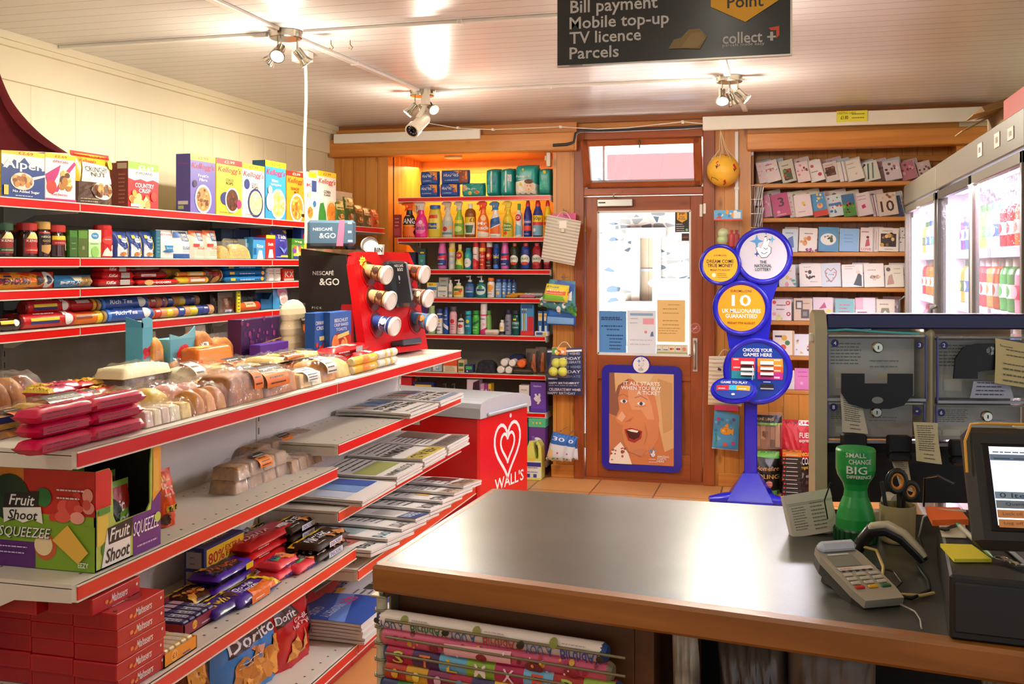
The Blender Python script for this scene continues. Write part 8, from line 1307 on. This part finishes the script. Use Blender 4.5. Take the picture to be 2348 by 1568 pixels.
b.box(-.14,-.25,0,.2,.25,.16,ct,0,T0);b.box(-.15,-.26,.158,-.04,.26,.162,M('a08456',.7),0,T0@rotm(.2,'Y'))
for(dx,dy,an,L_,c_)in((-.14,.1,1.0,.2,'c8ac78'),(-.14,-.12,.75,.16,'a88a58')):b.box(-L_,-.12,0,0,.12,.004,M(c_,.7),0,T0@Matrix.Translation((dx,dy,.16))@rotm(-an+.5,'Y'))
b2=MB();b2.prism([(-.2,.02),(.0,.06),(-.02,.12),(-.22,.05)],-.15,.18,M('8a6a3c',.7),'y',T0@Matrix.Translation((0,.1,.14)))
thing('cardboard_box','torn open cardboard carton lying on top of the near drinks fridge','box',{'box':b,'flap':b2})
b=MB();b.box(.77,3.72,2.0,1.2,4.1,2.12,M('c0402c',.5),.004);tag(build('red_carton',b),'red carton on top of the drinks fridge beside the torn cardboard','box')
b=MB()
for y,h in((3.78,.05),(4.1,.05),(3.56,.04)):b.box(FX-.023,y,1.9+.02,FX-.0205,y+.09,1.9+.02+h,M('ece6da',.5));b.print('r .3 .3 .4 .4 8a6a5a',flat_surf((FX-.0232,y+.09,1.92),(0,-.09,0),(0,0,h)),.09,h)
tag(build('fridge_sticker',b),'small white stickers on the header of the near drinks fridge','sticker',kind='stuff')
# ================================================================ on the counter
CZ=.9515
def cvw(x,y):return(x*cos(TH)-y*sin(TH),x*sin(TH)+y*cos(TH))
rc=radians(12.5)
Dc=hz(1868,1150,CZ);dw=.505;dh=.46
def disp():
 p={};bg=M('b8ae8a',.4);nv=M('1c1850',.25);cl_=film('f4f6fa',.05,.03);blk=M('16161a',.5);X=lambda px:(px-1862)/480*dw;Z=lambda py:(1150-py)/440*dh
 b=[];
 for x in(0,dw):q=MB();q.prism([(-.06,0),(.0,0),(.0,dh*.9),(-.01,dh-.01),(-.03,dh),(-.05,dh-.01),(-.06,dh-.04)],x-.014,x+.014,bg,'x');b.append(q)
 p['side_rail']=b
 q=MB();q.box(X(2096),-.05,Z(1010),X(2116),.08,Z(752),bg,.008);p['centre_rail']=q
 q=MB();q.box(.014,-.052,Z(752),dw-.014,.0,Z(718),nv,.004);q.box(.02,.06,Z(1015),dw-.02,.07,Z(740),M('8a867c',.5));p['header_bar']=q
 q=MB();q.box(.014,.0,Z(1150),dw-.014,.012,Z(1012),M('1c1a1a',.5));q.box(.03,-.004,Z(1060),dw-.2,.0,Z(1035),M('2a282a',.4));p['lower_panel']=q
 bins=[];rows=[(1876,2094,912,765),(2116,2336,916,768),(1876,2090,1006,916),(2114,2330,1012,920)]
 for i,(a,c,y0,y1)in enumerate(rows):
  q=MB();x0,x1,z0,z1=X(a),X(c),Z(y0),Z(y1);q.box(x0,-.056,z0,x1,-.053,z1,cl_);q.box(x0,-.053,z0,x1,.05,z0+.004,cl_);q.box(x0,-.053,z1-.004,x1,.05,z1,M('c8c4b0',.1));q.box(x0,-.058,z0,x1,-.05,z0+.006,M('a8aab8',.15));q.box(x0,-.058,z0,x0+.003,-.05,z1,M('5a58a0',.2));q.box(x1-.003,-.058,z0,x1,-.05,z1,M('5a58a0',.2))
  tk=MB();tk.box(x0+.01,.0,z0+.006,x1-.01,.02,z1-.012,M('d0ccc0',.6));tk.print('w .06 .55 .35 .35 7 6a665a; r .1 .3 .3 .1 d8d0a0; r .6 .3 .3 .1 d8d0a0; r .12 .12 .2 .2 e8e4d0; w .5 .5 .4 .1 2 8a867a',flat_surf((x0+.01,0,z0+.006),(x1-x0-.02,0,0),(0,0,z1-z0-.018)),x1-x0,z1-z0)
  lk=MB();lx,lz=X((1985,2228,1982,2222)[i]),Z((792,798,936,944)[i]);lk.lathe([(.013,0),(.013,.008),(.010,.012),(.0001,.012)],M('c8c4b4',.2,1),18,T=Matrix.Translation((lx,-.056,lz))@rotm(pi/2,'X'),cap=False);lk.box(lx-.001,-.0695,lz-.004,lx+.001,-.068,lz+.004,blk)
  nm=[]
  for(px,py,t)in((((1893,783,'4'),(2078,787,'3')),((2131,787,'2'),),((1890,926,'8'),(2073,934,'')),((2125,937,'6'),(2319,944,'5')))[i]):
   d_=MB();d_.print(f'c .5 .5 .5 1c1c6a;'+(f't .5 .5 .34 .5 f0f0f4 {t}' if t else 'r .3 .4 .3 .2 d8c8a0'),flat_surf((X(px)-.009,-.0565,Z(py)-.009),(.018,0,0),(0,0,.018)),1,1);nm.append(d_)
  bins.append((q,{'scratch_cards':tk,'lock':lk,'number_badge':nm}))
 p['ticket_bin']=bins
 fl=[]
 q=MB();a=[(X(1905),Z(850)),(X(1955),Z(850)),(X(1955),Z(872)),(X(2006),Z(872)),(X(2006),Z(850)),(X(2060),Z(850)),(X(2060),Z(895)),(X(2040),Z(920)),(X(2010),Z(928)),(X(1955),Z(928)),(X(1920),Z(915)),(X(1905),Z(893))];q.prism(list(reversed(a)),-.068,-.062,blk,'y');q.print('e .5 .25 .08 8a8a88 .6',flat_surf((X(1905),-.0685,Z(928)),(X(2060)-X(1905),0,0),(0,0,Z(850)-Z(928))),2,1);fl.append(q)
 q=MB();a=[(X(2148),Z(860)),(X(2152),Z(815)),(X(2170),Z(790)),(X(2200),Z(783)),(X(2250),Z(783)),(X(2250),Z(838)),(X(2200),Z(845)),(X(2200),Z(860))];q.prism(a,-.068,-.062,blk,'y');fl.append(q)
 for a_,c_,y0,y1 in((1903,1955,1015,982),(2003,2052,1022,986),(2138,2192,1030,995)):q=MB();q.box(X(a_),-.09,Z(y0),X(c_),-.058,Z(y1),blk,.004);q.box(X(a_),-.092,Z(y0)-.02,X(c_),-.06,Z(y0),blk,.006);fl.append(q)
 p['flap']=fl
 q=MB();q.tube([(X(1880),-.045,Z(756)),(X(1920),-.05,Z(753)),(X(1990),-.05,Z(758)),(X(2080),-.045,Z(762))],.003,M('5ab8c0',.4),6);q.lathe([(.016,0),(.018,.004),(.012,.009)],M('b8b4a8',.2,.8),16,1,.6,T=Matrix.Translation((X(1966),-.03,Z(752)))@rotm(pi/2,'X'));p['key_cord']=q
 return p,X,Z
dp,DX,DZ=disp();dl=(Dc[0],Dc[1],CZ);thing('ticket_dispenser','clear fronted scratch card dispenser with numbered bins on the counter','dispenser',dp,dl,rc)
Md=Matrix.Translation(dl)@rotm(rc,'Z')
def dput(name,label,cat,b):o=tag(build(name,b),label,cat);o.matrix_world=Md;return o
def sheet(pts,y,col,spec,curl=.006):
 q=[(DX(a),DZ(c))for a,c in pts];b=MB()
 def f(u,v,o=0):
  x=(q[0][0]*(1-u)+q[1][0]*u)*(1-v)+(q[3][0]*(1-u)+q[2][0]*u)*v;z=(q[0][1]*(1-u)+q[1][1]*u)*(1-v)+(q[3][1]*(1-u)+q[2][1]*u)*v
  return(x,y-curl*sin(v*3+u*2)-curl*2*(1-v)**2-o,z)
 b.grid(f,6,8,M(col,.6));b.print(spec,lambda u,v,o:f(u,v,o+.0006),abs(q[1][0]-q[0][0])+1e-3,abs(q[2][1]-q[1][1])+1e-3,sub=5);return b
dput('handwritten_note','yellow handwritten note taped on the scratch card dispenser','note',sheet([(2232,868),(2340,884),(2346,790),(2238,770)],-.066,'d8c890','w .1 .84 .3 .05 1 6a6248; w .22 .66 .5 .12 2 6a6248; w .15 .46 .5 .06 1 6a6248; w .15 .08 .8 .26 3 6a6248; p ece0b0 .88,.0 1,.0 1,.5'))
rs='w .12 .3 .76 .6 12 5a5448; w .3 .1 .5 .1 2 5a5448'
dput('till_receipt','curling receipt hanging behind the dark flap of the dispenser','receipt',sheet([(1905,978),(1960,982),(1952,906),(1903,890)],-.0605,'c8c0a8',rs))
dput('till_receipt','yellowish receipt curling out under the middle of the dispenser','receipt',sheet([(2052,1034),(2104,1040),(2106,955),(2050,952)],-.098,'d8cca0',rs,.008))
dput('till_receipt','narrow receipt strip hanging behind the green collecting bottle','receipt',sheet([(2028,1100),(2054,1108),(2050,1034),(2008,1030)],-.07,'c8bc98',rs))
dput('price_clip','small white ribbed clip on the outer rail of the dispenser','clip',MB().box(DX(1842),-.045,DZ(781),DX(1856),-.03,DZ(762),M('e8e6dc',.4),.002))
dput('printed_slip','pale blue printed slip tucked in the upper dispenser bin','slip',sheet([(2184,903),(2278,903),(2270,868),(2192,866)],-.0645,'b8bcd0','w .1 .2 .8 .7 4 3a3a5a',.001))
x,y=hz(1962,1238,CZ);gb=M('1f8a3c',.3);s_=.0009
b=MB();b.lathe([(.040,0),(.041,.005),(.0405,.020),(.039,.048),(.032,.072),(.024,.092),(.0225,.105),(.026,.118),(.036,.134),(.0395,.148),(.0395,.186),(.037,.190)],M('23a046',.3),32)
f=lambda u,v,o:((.0397+o)*cos(TH-pi/2+(u-.5)*2.2),(.0397+o)*sin(TH-pi/2+(u-.5)*2.2),.128+v*.06)
b.print('t .36 .88 .46 .16 e8ece0 SMALL; t .46 .66 .52 .16 e8ece0 CHANGE; t .38 .38 .46 .26 e8ece0 BIG; t .44 .15 .56 .11 e8ece0 DIFFERENCE',f,.088,.06,sub=6,off=.0008)
b2=MB();b2.lathe([(.0415,0),(.042,.024),(.040,.028)],M('15542a',.3),32)
for k in range(20):a=tau*k/20;b2.box(.041,-.002,.001,.0445,.002,.026,M('124a24',.3),.001,rotm(a,'Z'))
b3=MB();b3.tube([(-.05,-.02,.12),(-.062,-.01,.08),(-.055,.0,.04)],.0015,M('1c1c1c'),6)
thing('collecting_bottle','green plastic charity collecting bottle beside the card reader','bottle',{'bottle_body':b,'base_cap':b2,'cord':b3},(x,y,CZ))
x,y=hz(1880,1226,CZ);b=MB();b.box(-.06,0,0,.045,.018,.088,M('d8d2c0',.6),.001);b.print('w .1 .16 .3 .5 9 8a8678; w .5 .12 .3 .6 8 8a8678; r 0 .78 1 .22 e0dac8; r .06 .74 .9 .01 a8a494',flat_surf((-.06,0,0),(.105,0,0),(0,0,.088)),.105,.088)
thing('leaflet_pad','thick pad of cream leaflets leaning behind the green bottle','leaflets',b,(x,y+.0,CZ+.002),TH+.16,rx=-.3,ry=-.12)
x,y=hz(2058,1240,CZ);b=MB();b.lathe([(.032,0),(.034,.004),(.036,.075),(.033,.075),(.031,.006)],M('b8a878',.4),26)
b2=MB();og=M('e08a28',.35)
for dx,dz,r_ in((-.006,.125,.018),(.022,.105,.014)):b2.tube([(dx+r_*cos(tau*k/14),-.012,dz+r_*1.2*sin(tau*k/14))for k in range(15)],.006,M('2a2a24',.4),7,cap=False);b2.tube([(dx+r_*.7*cos(tau*k/14),-.012,dz+r_*.85*sin(tau*k/14))for k in range(15)],.004,og,6,cap=False)
b2.tube([(0,-.008,.1),(.004,0,.01)],.005,M('2a2a24',.4),7)
b3=[MB().tube([(.01,.012,.01),(.022,.014,.125)],.0045,M('1c1c22',.3),8),MB().tube([(-.01,.012,.01),(-.026,.018,.118)],.0045,M('3a3a3c',.3),8)]
thing('pen_pot','cream pot with orange and black handled scissors and pens','pot',{'pot':b,'scissors':b2,'pen':b3},(x,y,CZ),TH)
x,y=hz(2010,1205,CZ);b=MB();
for k in range(3):b.lathe([(.004,0),(.018,.0),(.018,.03),(.004,.03)],M(('c8c0b0','d8d0c0','b8b0a0')[k],.6),18,T=Matrix.Translation((k*.012,.01*k,.019+.034*(k//2)))@rotm(.3*k,'Z')@rotm(pi/2,'X'))
tag(build('till_roll',b),'pile of white till rolls behind the green collecting bottle','till roll',kind='stuff').location=(x,y,CZ)
def reader():
 p={};w,L=.082,.165;sil=M('a8a290',.3);dk=M('2a2a2a',.35);T=rotm(radians(16),'X');b=MB()
 b.prism([(-w*.44,-L/2),(w*.44,-L/2),(w/2,-L*.3),(w/2,L*.32),(w*.42,L/2),(-w*.42,L/2),(-w/2,L*.32),(-w/2,-L*.3)],.026,.040,sil,'z',T);b.prism([(-w*.42,-L/2+.004),(w*.42,-L/2+.004),(w*.48,-L*.3),(w*.48,L*.32),(w*.4,L/2),(-w*.4,L/2),(-w*.48,L*.32),(-w*.48,-L*.3)],.006,.026,M('3a3a38',.3),'z',T)
 b.print('r .12 .60 .62 .2 8a8e80; r .18 .81 .5 .03 e8e4dc; r .1 .52 .8 .06 e0d8cc; w .14 .54 .3 .03 1 c86a50',flat_surf(T@Vector((-w/2,-L/2,.0402)),T.to_3x3()@Vector((w,0,0)),T.to_3x3()@Vector((0,L,0))),w,L);p['casing']=b
 ks=[]
 for r_ in range(4):
  for c_ in range(3):
   q=MB();x=(-.3+.3*c_)*w;yy=L*(.44-.075*r_)-L/2;col=('c8c2b0' if r_<3 else('c8301c','e0a818','2a6a3a')[c_]);q.box(x-.009,yy-.004,.040,x+.009,yy+.004,.0435,M(col,.35),.0015,T);ks.append(q)
 for c_ in range(5):q=MB();q.box((-.36+.16*c_)*w,L*-.0,.040,(-.36+.16*c_)*w+.007,L*.0+.004,.042,M('3a3458',.35),.001,T);ks.append(q)
 p['key']=ks
 q=MB();q.box(-w*.46,L*.36,.036,w*.46,L*.5,.056,M('c8d0dc',.1),.008,T);p['printer_cover']=q
 q=MB();q.prism([(-L*.3,0),(L*.4,0),(L*.3,.05),(-L*.2,.012)],-w*.3,w*.3,dk,'x');p['base']=q
 return p
x,y=hz(1958,1330,CZ+.02);thing('card_reader','grey chip and pin card reader on the counter','card reader',reader(),(x,y,CZ-.0),TH+radians(14))
x,y=hz(2050,1290,CZ);b=MB();arc=[(-.052+.004*k,.04-.007*k,.0)for k in range(1)]
pts=[(-.050,.03,.03),(-.036,.02,.052),(-.012,.008,.058),(.014,-.008,.045),(.036,-.026,.020),(.044,-.034,.008)]
b.tube(pts,[.012,.014,.014,.013,.012,.009],M('1a1a1c',.3),10);b2=MB();b2.tube([(a,c-.006,e+.010)for a,c,e in pts],[.006,.008,.008,.008,.007,.005],M('c8c0a4',.35),8);b2.v=[tuple(v)for v in b2.v]
b3=MB();b3.tube([(-.05,.03,.03),(-.06,.036,.008)],.012,M('1a1a1c',.3),10)
thing('barcode_scanner','black and cream handheld scanner arched on the counter','scanner',{'handle':b,'grip_band':b2,'head':b3},(x,y,CZ+.004),TH)
def wire(pp,r,col,label,z=CZ+.004):b=MB();b.tube([(*hz(a,c,z+dz),z+dz)for a,c,dz in pp],r,M(col,.4),7);return tag(build('cable',b),label,'cable')
wire([(1975,1252,.02),(2010,1262,.018),(2026,1300,.006),(2022,1340,0),(2060,1362,0),(2110,1366,0),(2142,1360,.002)],.0032,'c8b070','cream cable curling from the card reader to the cash drawer')
wire([(2100,1292,.006),(2128,1330,0),(2132,1352,0),(2090,1372,0),(2040,1362,0)],.003,'1c1c1e','black coiled cable from the scanner')
wire([(2010,1300,0),(2050,1310,0),(2068,1335,0),(2050,1352,0)],.002,'2a2a2c','thin black cable loop between the reader and the scanner')
wire([(2030,1364,0),(2070,1388,0),(2098,1402,0),(2110,1420,0),(2113,1440,.0)],.0016,'a8a498','thin grey wire running over the counter edge')
T0=hz(2178,1316,CZ+.10);rw=atan2(cD[1]-cA[1],cD[0]-cA[0])+radians(3);blkm=M('191918',.45)
b=MB();b.box(0,0,0,.44,.46,.098,blkm,.004);b2=MB();b2.box(.006,-.004,.012,.434,.002,.088,M('1f1f1e',.4),.003);b2.lathe([(.009,0),(.009,.006)],M('8a8a86',.3,1),14,T=Matrix.Translation((.22,-.004,.055))@rotm(pi/2,'X'))
thing('cash_drawer','black steel cash drawer under the touch screen till','cash drawer',{'cabinet':b,'drawer':b2},(T0[0],T0[1]+.004,CZ),rw)
DZT=CZ+.0985
def screen():
 p={};w,h=.30,.19;T=rotm(radians(-24),'X');b=MB();b.box(0,0,0,w,.035,h,M('2a2924',.4),.012,T);p['casing']=b
 q=MB();q.box(.022,-.002,.024,w-.022,.004,h-.028,M('0e0e10',.15),.004,T);p['bezel']=q
 s=MB();x0,z0,sw,sh_=.034,.034,w-.068,h-.068;o=T@Vector((x0,-.0022,z0));ex=T.to_3x3()@Vector((sw,0,0));ez=T.to_3x3()@Vector((0,0,sh_));sf=flat_surf(o,ex,ez)
 em=lambda c,e=1.0:M(c,.2,0,e)
 s.add([sf(0,0,0),sf(1,0,0),sf(1,1,0),sf(0,1,0)],[(0,1,2,3)],em('c8d4e4'))
 s.print('r 0 .82 1 .08 8aa0bc; w .02 .92 .3 .04 1 6a7a94; w .4 .92 .3 .04 1 8a98b0; w .02 .84 .9 .03 1 4a5a7a; r 0 .33 1 .09 9ab0c8; T .16 .375 .26 .06 3a4a5a 0 Items; r .0 .21 .28 .1 8a98a4; T .14 .26 .16 .05 3a4a5a Quantity; r .0 .09 .19 .1 e8a060; r .23 .09 .22 .1 c8d0dc; r .49 .09 .2 .1 e8a060; r .74 .09 .2 .1 e8a060; r 0 -.03 .19 .1 e8a060; r .23 -.03 .22 .1 e8a060; r .49 -.03 .2 .1 e8a060; T .09 .14 .12 .04 a8602c Lock till; T .09 .02 .12 .04 a8602c Log off; T .34 .02 .16 .04 a8602c Messages',sf,sw,sh_);p['display']=s
 e=MB();e.tube([tuple(T@Vector(v))for v in((-.002,-.001,h*.6),(.0,-.002,h*.86),(.012,-.002,h+.001),(.03,-.002,h+.003),(w,-.002,h+.003))],.0022,M('e0a020',.4),6);p['trim_line']=e
 f=MB();f.box(.08,.03,-.04,w-.08,.15,-.03,M('1f1f1e',.4),.004);f.prism([(.02,.05),(.06,-.035),(.14,-.035),(.08,.1)],.1,w-.1,M('1f1f1e',.4),'x');p['stand_base']=f
 k=MB();k.ball(tuple(T@Vector((.09,.016,h+.004))),.008,'c8c0a8',12,8,1.4,1,.7);p['sensor_knob']=k
 return p
sx,sy=hz(2240,1255,DZT+.04)
thing('till_screen','black touch screen till with a yellow trim line and lit display','screen',screen(),(sx,sy,DZT+.04),TH-radians(9))
def slab(name,label,cat,pts,z,th,col,spec=''):
 P=[(*hz(a,c,z),z)for a,c in pts];b=MB();v=P+[(p[0],p[1],z-th)for p in P];b.add(v,[(0,1,2,3),(7,6,5,4),(0,4,5,1),(1,5,6,2),(2,6,7,3),(3,7,4,0)],M(col,.55))
 if spec:
  P=[Vector(p)for p in P];b.print(spec,lambda u,v_,o:tuple(P[0].lerp(P[1],u).lerp(P[3].lerp(P[2],u),v_)+Vector((0,0,o))),1,1)
 return tag(build(name,b),label,cat)
slab('note_pad','orange note pad on the cash drawer','note pad',[(2138,1192),(2221,1190),(2200,1163),(2123,1161)],DZT+.012,.011,'ec6a20')
slab('paper_slip','white paper slip lying under the pen on the cash drawer','paper',[(2160,1230),(2216,1232),(2212,1194),(2150,1193)],DZT+.002,.0015,'d8d0b8','w .1 .5 .5 .3 2 8a8678')
slab('sticky_note','yellow sticky note pad at the front of the cash drawer','note pad',[(2188,1281),(2274,1281),(2228,1248),(2156,1246)],DZT+.006,.0055,'e8d828')
a=(*hz(2202,1207,DZT+.012),DZT+.012);c=(*hz(2278,1278,DZT+.010),DZT+.010);a_,c_=Vector(a),Vector(c)
b=MB();b.tube([a_,a_.lerp(c_,.6)],.0045,M('b8b4a0',.3),10);b2=MB();b2.tube([a_.lerp(c_,.6),a_.lerp(c_,.85),c_],[.0047,.004,.001],M('2a7a4a',.3),10);b3=MB();b3.tube([a_.lerp(c_,-.08),a_.lerp(c_,.06)],.0042,M('2a8a4a',.3),10);thing('ballpoint_pen','green and clear ballpoint pen across the cash drawer','pen',{'barrel':b,'tip':b2,'button':b3})
b=MB();kx=[(*hz(2296+14*k,1280+5*k,DZT+.006),DZT+.006)for k in range(4)];st_m=M('b0aa98',.25,1)
for k in range(10):pass
b.tube([(kx[0][0]+.010*cos(tau*i/12),kx[0][1]+.010*sin(tau*i/12),kx[0][2])for i in range(13)],.0014,st_m,6)
for k in range(1,4):b.tube([kx[0],kx[k]],.003,st_m,6);b.box(kx[k][0]-.006,kx[k][1]-.006,kx[k][2]-.002,kx[k][0]+.008,kx[k][1]+.006,kx[k][2]+.001,st_m,.001)
tag(build('key_ring',b),'small bunch of keys on the cash drawer','keys')
b=MB();kp=[(*hz(a,c,DZT+.006),DZT+.006)for a,c in((2166,1215),(2180,1208),(2196,1204))];b.tube(kp,.003,M('3a3a34',.3,.8),6);b.lathe([(.008,0),(.009,.003)],M('3a3a34',.3,.8),12,c=kp[0]);tag(build('door_key',b),'dark key lying on the white paper slip','key')
wire([(2120,1270,.0),(2108,1230,.04),(2118,1185,.09),(2150,1168,.105),(2215,1172,.108)],.0022,'c0bcae','pale cable looping up from the counter over the orange pad')
wire([(2118,1160,.02),(2120,1095,.10),(2150,1090,.12),(2190,1110,.12)],.0025,'161616','black cable rising behind the cash drawer')
P=hz(2342,1000,CZ);b=MB();xx,yy=cvw(1.20,2.36);b.box(0,0,0,.16,.01,.16,M('f09a18',.4),.002);q=tag(build('leaflet_holder',b),'orange leaflet card rising behind the dispenser rail beside the fridge','card');q.location=(xx,yy,1.36);q.rotation_euler[2]=TH
b=MB();b.box(.0,.012,0,.02,.03,1.37-CZ,M('b8ae8a',.4));build('support_post',b,q).location=(.05,0,CZ-1.36)
# ================================================================ staff side of the counter
Mc=Tf
def cput(o):o.matrix_world=Mc@o.matrix_world;return o
zt_=zc_-.05;p={};st2=M('8a8064',.35,.6);b=MB();b.box(-.006,-.014,zt_-.012,.030,.034,zt_-.008,st2,.002);b.box(.026,.005,zt_-.06,.030,.034,zt_-.008,st2);b.lathe([(.006,zt_-.008),(.006,zt_-.002)],M('c8c0a8',.25,1),12,c=(.010,.005,0));p['bracket']=b
b=MB();b.lathe([(.0105,.2),(.0105,zt_-.012)],M('c8bea0',.45),18,c=(.010,.006,0));p['post']=b
zr=[zt_-.038-.031*i for i in range(6)];rings=[]
for z in zr:
 b=MB();b.tube([(-.004,.006,z),(.004,-.008,z),(.016,-.008,z),(.024,.004,z),(.035,.006,z)],.0022,st2,6);rings.append(b)
p['hook']=rings;rods=[MB().tube([(.03,-.016,z-.012),(.50,-.016,z-.012)],.0028,st2,6)for z in zr];p['rod']=rods
o=thing('wrap_rack','metal gift wrap rack fixed to the staff side of the counter','rack',p);cput(o)
def wrap_roll(i,x0,x1,spec,base,label,r=.0175):
 b=MB();T=Matrix.Translation((0,.004,zr[i]-.016))@rotm(pi/2,'Y');b.lathe([(r,x0),(r,x1)],M(base,.4),18,T=T,cap=False)
 ca=MB();
 for x in(x0,x1):ca.lathe([(r*.72,x-.008),(r,x),(r,x+.002)]if x==x0 else[(r,x-.002),(r,x),(r*.72,x+.008)],M('8a7a5a' if i%2 else '2a4a7a',.5),16,T=T)
 f=lambda u,v,o_:(x0+(x1-x0)*u,.004-(r+o_+.0004)*cos((v-.5)*2.2),zr[i]-.016+(r+o_+.0004)*sin((v-.5)*2.2));b.print(spec,f,x1-x0,r*2.2,sub=10)
 cput(thing('gift_wrap_roll',label,'gift wrap',{'paper':b,'core_end':ca},group='gift wrap rolls on the rack'))
def upside(cx,txt,w,col):return f't {cx} .34 {w} -.42 {col} {txt};'
sp1=''.join(upside(cx+.04,'YOU A',.12,'3a6a9a')+upside(cx+.22,'BirthdAY',.17,c_)+f'c {cx + .105} .72 .018 8a8a3a;c {cx - .03} .5 .012 2a2a24;e {cx + .3} .4 .016 3a2a24 .7;w {cx + .14} .72 .1 .1 1 b89a8a;' for cx,c_ in((.02,'3a7a4a'),(.36,'b83a3a'),(.70,'3a4a9a')))
wrap_roll(0,.014,.455,sp1,'ecdcd0','cream birthday printed gift wrap roll at the top of the rack')
sp2=''.join(f's {.06 + .19 * k} .1 .14 .8 4 .010 b02a4a,e0a838,8a2a34;' for k in range(5))+'p f0b0b4 .3,.2 .6,.3 .6,.8 .3,.7; e .25 .4 .02 8a2430 .8; e .47 .35 .025 8a2430 .6; e .7 .3 .04 7a2430 .5; e .86 .4 .03 9a2438 .6; s .1 .2 .8 .6 12 .005 f0e0d8,e8a030'
wrap_roll(1,.020,.465,sp2,'d85a78','pink patterned gift wrap roll second from the top of the rack')
pc=['b81c48','4a2a58','6ab0d0','8ab030','b82858','78b4d8','b0302c','9ab83a']
sp3=''.join(f'r {k / 8} 0 .125 1 {pc[k]};' for k in range(8))+''.join(f't {k / 8 + .06} .5 .05 .5 {("c8d048", "e87838", "f0c030", "f0e0d0", "f0c8d0", "d84a2c", "a8c848", "4a2a58")[k]} {"STLMXEPA"[k]};' for k in range(8))
wrap_roll(2,.030,.480,sp3,'b82858','alphabet patchwork gift wrap roll third from the top of the rack')
pd=['c83a2c','e8a828','8a2a58','b82440','4a3a6a','e8c030','5a2a4a','e8c030','c03858','4a2a58']
sp4=''.join(f'r {k / 10} 0 .1 1 {pd[k]};' for k in range(10))+''.join(f'c {k / 10 + .05} .5 .016 {("e8b030", "f0d050", "d8a8b8", "6a8ab8", "8a3a2c")[k % 5]};' for k in range(10))
wrap_roll(3,.028,.480,sp4,'8a2a58','patchwork gift wrap roll with animals fourth from the top of the rack')
pe=['3a3a6a','3a7a3a','e8c828','e8782c','c8302c','6a2a6a'];sp5=''.join(f'r {k / 14} 0 .072 1 {pe[k % 6]};' for k in range(14))
wrap_roll(4,.022,.470,sp5,'c83a6a','rainbow striped gift wrap roll at the bottom of the rack')
def crumple(name,label,x0,x1,z0,z1,y,d,col,seed,rough=.3):
 b=MB();w,h=x1-x0,z1-z0
 def f(u,v,s):
  k=(max(0,1-abs(2*u-1)**3)*max(0,1-abs(2*v-1)**5))**.5;n_=.25*wob(u*1.3,v*1.3,seed)+.1*sin(u*40+v*21+seed)
  return(x0+w*u+.01*sin(v*7+seed),y-s*d/2*k*(1+n_),z0+h*v)
 m_=mottled('bag_'+col,col,'7a6a5a' if seed%2 else '6a5c50',9,rough);b.grid(lambda u,v:f(u,v,1),22,22,m_);b.grid(lambda u,v:f(u,v,-1),22,22,m_,flip=True)
 o=tag(build(name,b),label,'bag');cput(o)
crumple('carrier_bag','cream carrier bag hanging beside the gift wrap under the counter',.555,.60,.225,zt_,.06,.06,'d8ccb0',2)
crumple('carrier_bag','crumpled grey plastic bag stuffed under the counter beside the cream one',.62,.74,.221,zt_-.02,.16,.14,'4a4038',3,.2)
crumple('carrier_bag','pinkish plastic bag hanging under the middle of the counter',.755,.90,.221,zt_,.15,.10,'54423a',5,.35)
crumple('carrier_bag','twisted clear bag tied under the counter near the cash drawer',1.06,1.10,.40,zt_,.10,.05,'8a7a5a',4)
b=MB();xx=1.235;b.box(xx,-.005,zt_-.050,xx+.055,.03,zt_-.022,M('c8a890',.4),.002);b.print('r .06 .14 .42 .72 a81c14; r .53 .14 .42 .72 b8241a',flat_surf((xx,-.0052,zt_-.050),(.055,0,0),(0,0,.028)),.055,.028);cput(tag(build('switch_box',b),'small box with two red panels under the counter edge','switch'))
b=MB();b.box(1.185,-.012,.3,1.205,.04,zt_-.002,M('4a2c14',.5));b.box(1.205,-.004,.2,1.6,.03,zt_-.05,M('1c1a16',.5));b.box(1.205,-.010,zt_-.022,1.6,.03,zt_-.002,M('7a4a1c',.45));cput(tag(build('drawer_unit',b),'dark cabinet with a wooden rail under the till','cabinet'))
b=MB();q=Vector(ray(-40,250))*1.5+Vector((0,0,HC));cr=Vector((cos(TH),sin(TH),0));
def cl(u,v,s=0):
 e=(v**1.4);x=-.10+(.105+.10*v*v*v+.03*v)*u;z=.10-.165*v+.012*(1-u)*v
 fold=.018*sin(u*15+v*2)*(.4+.6*v)
 return tuple(q+cr*x+Vector((.26*fold*4,fold+s,0))+Vector((0,0,z)))
rm=mottled('dark_red_cloth','5a0c10','8a1a1c',9,.8);b.grid(lambda u,v:cl(u,v),26,24,rm);b.grid(lambda u,v:cl(u,v,.004),26,24,rm,flip=True)
tag(build('red_cloth',b),'dark red cloth hanging in front of the muesli box','cloth')
b=MB();tp=q+cr*(-.06)+Vector((0,0,.095));b.tube([tp,(tp.x,tp.y,ZC)],.004,M('5a0c10',.7),6);tag(build('rope',b),'dark red cord the red cloth hangs from','cord')
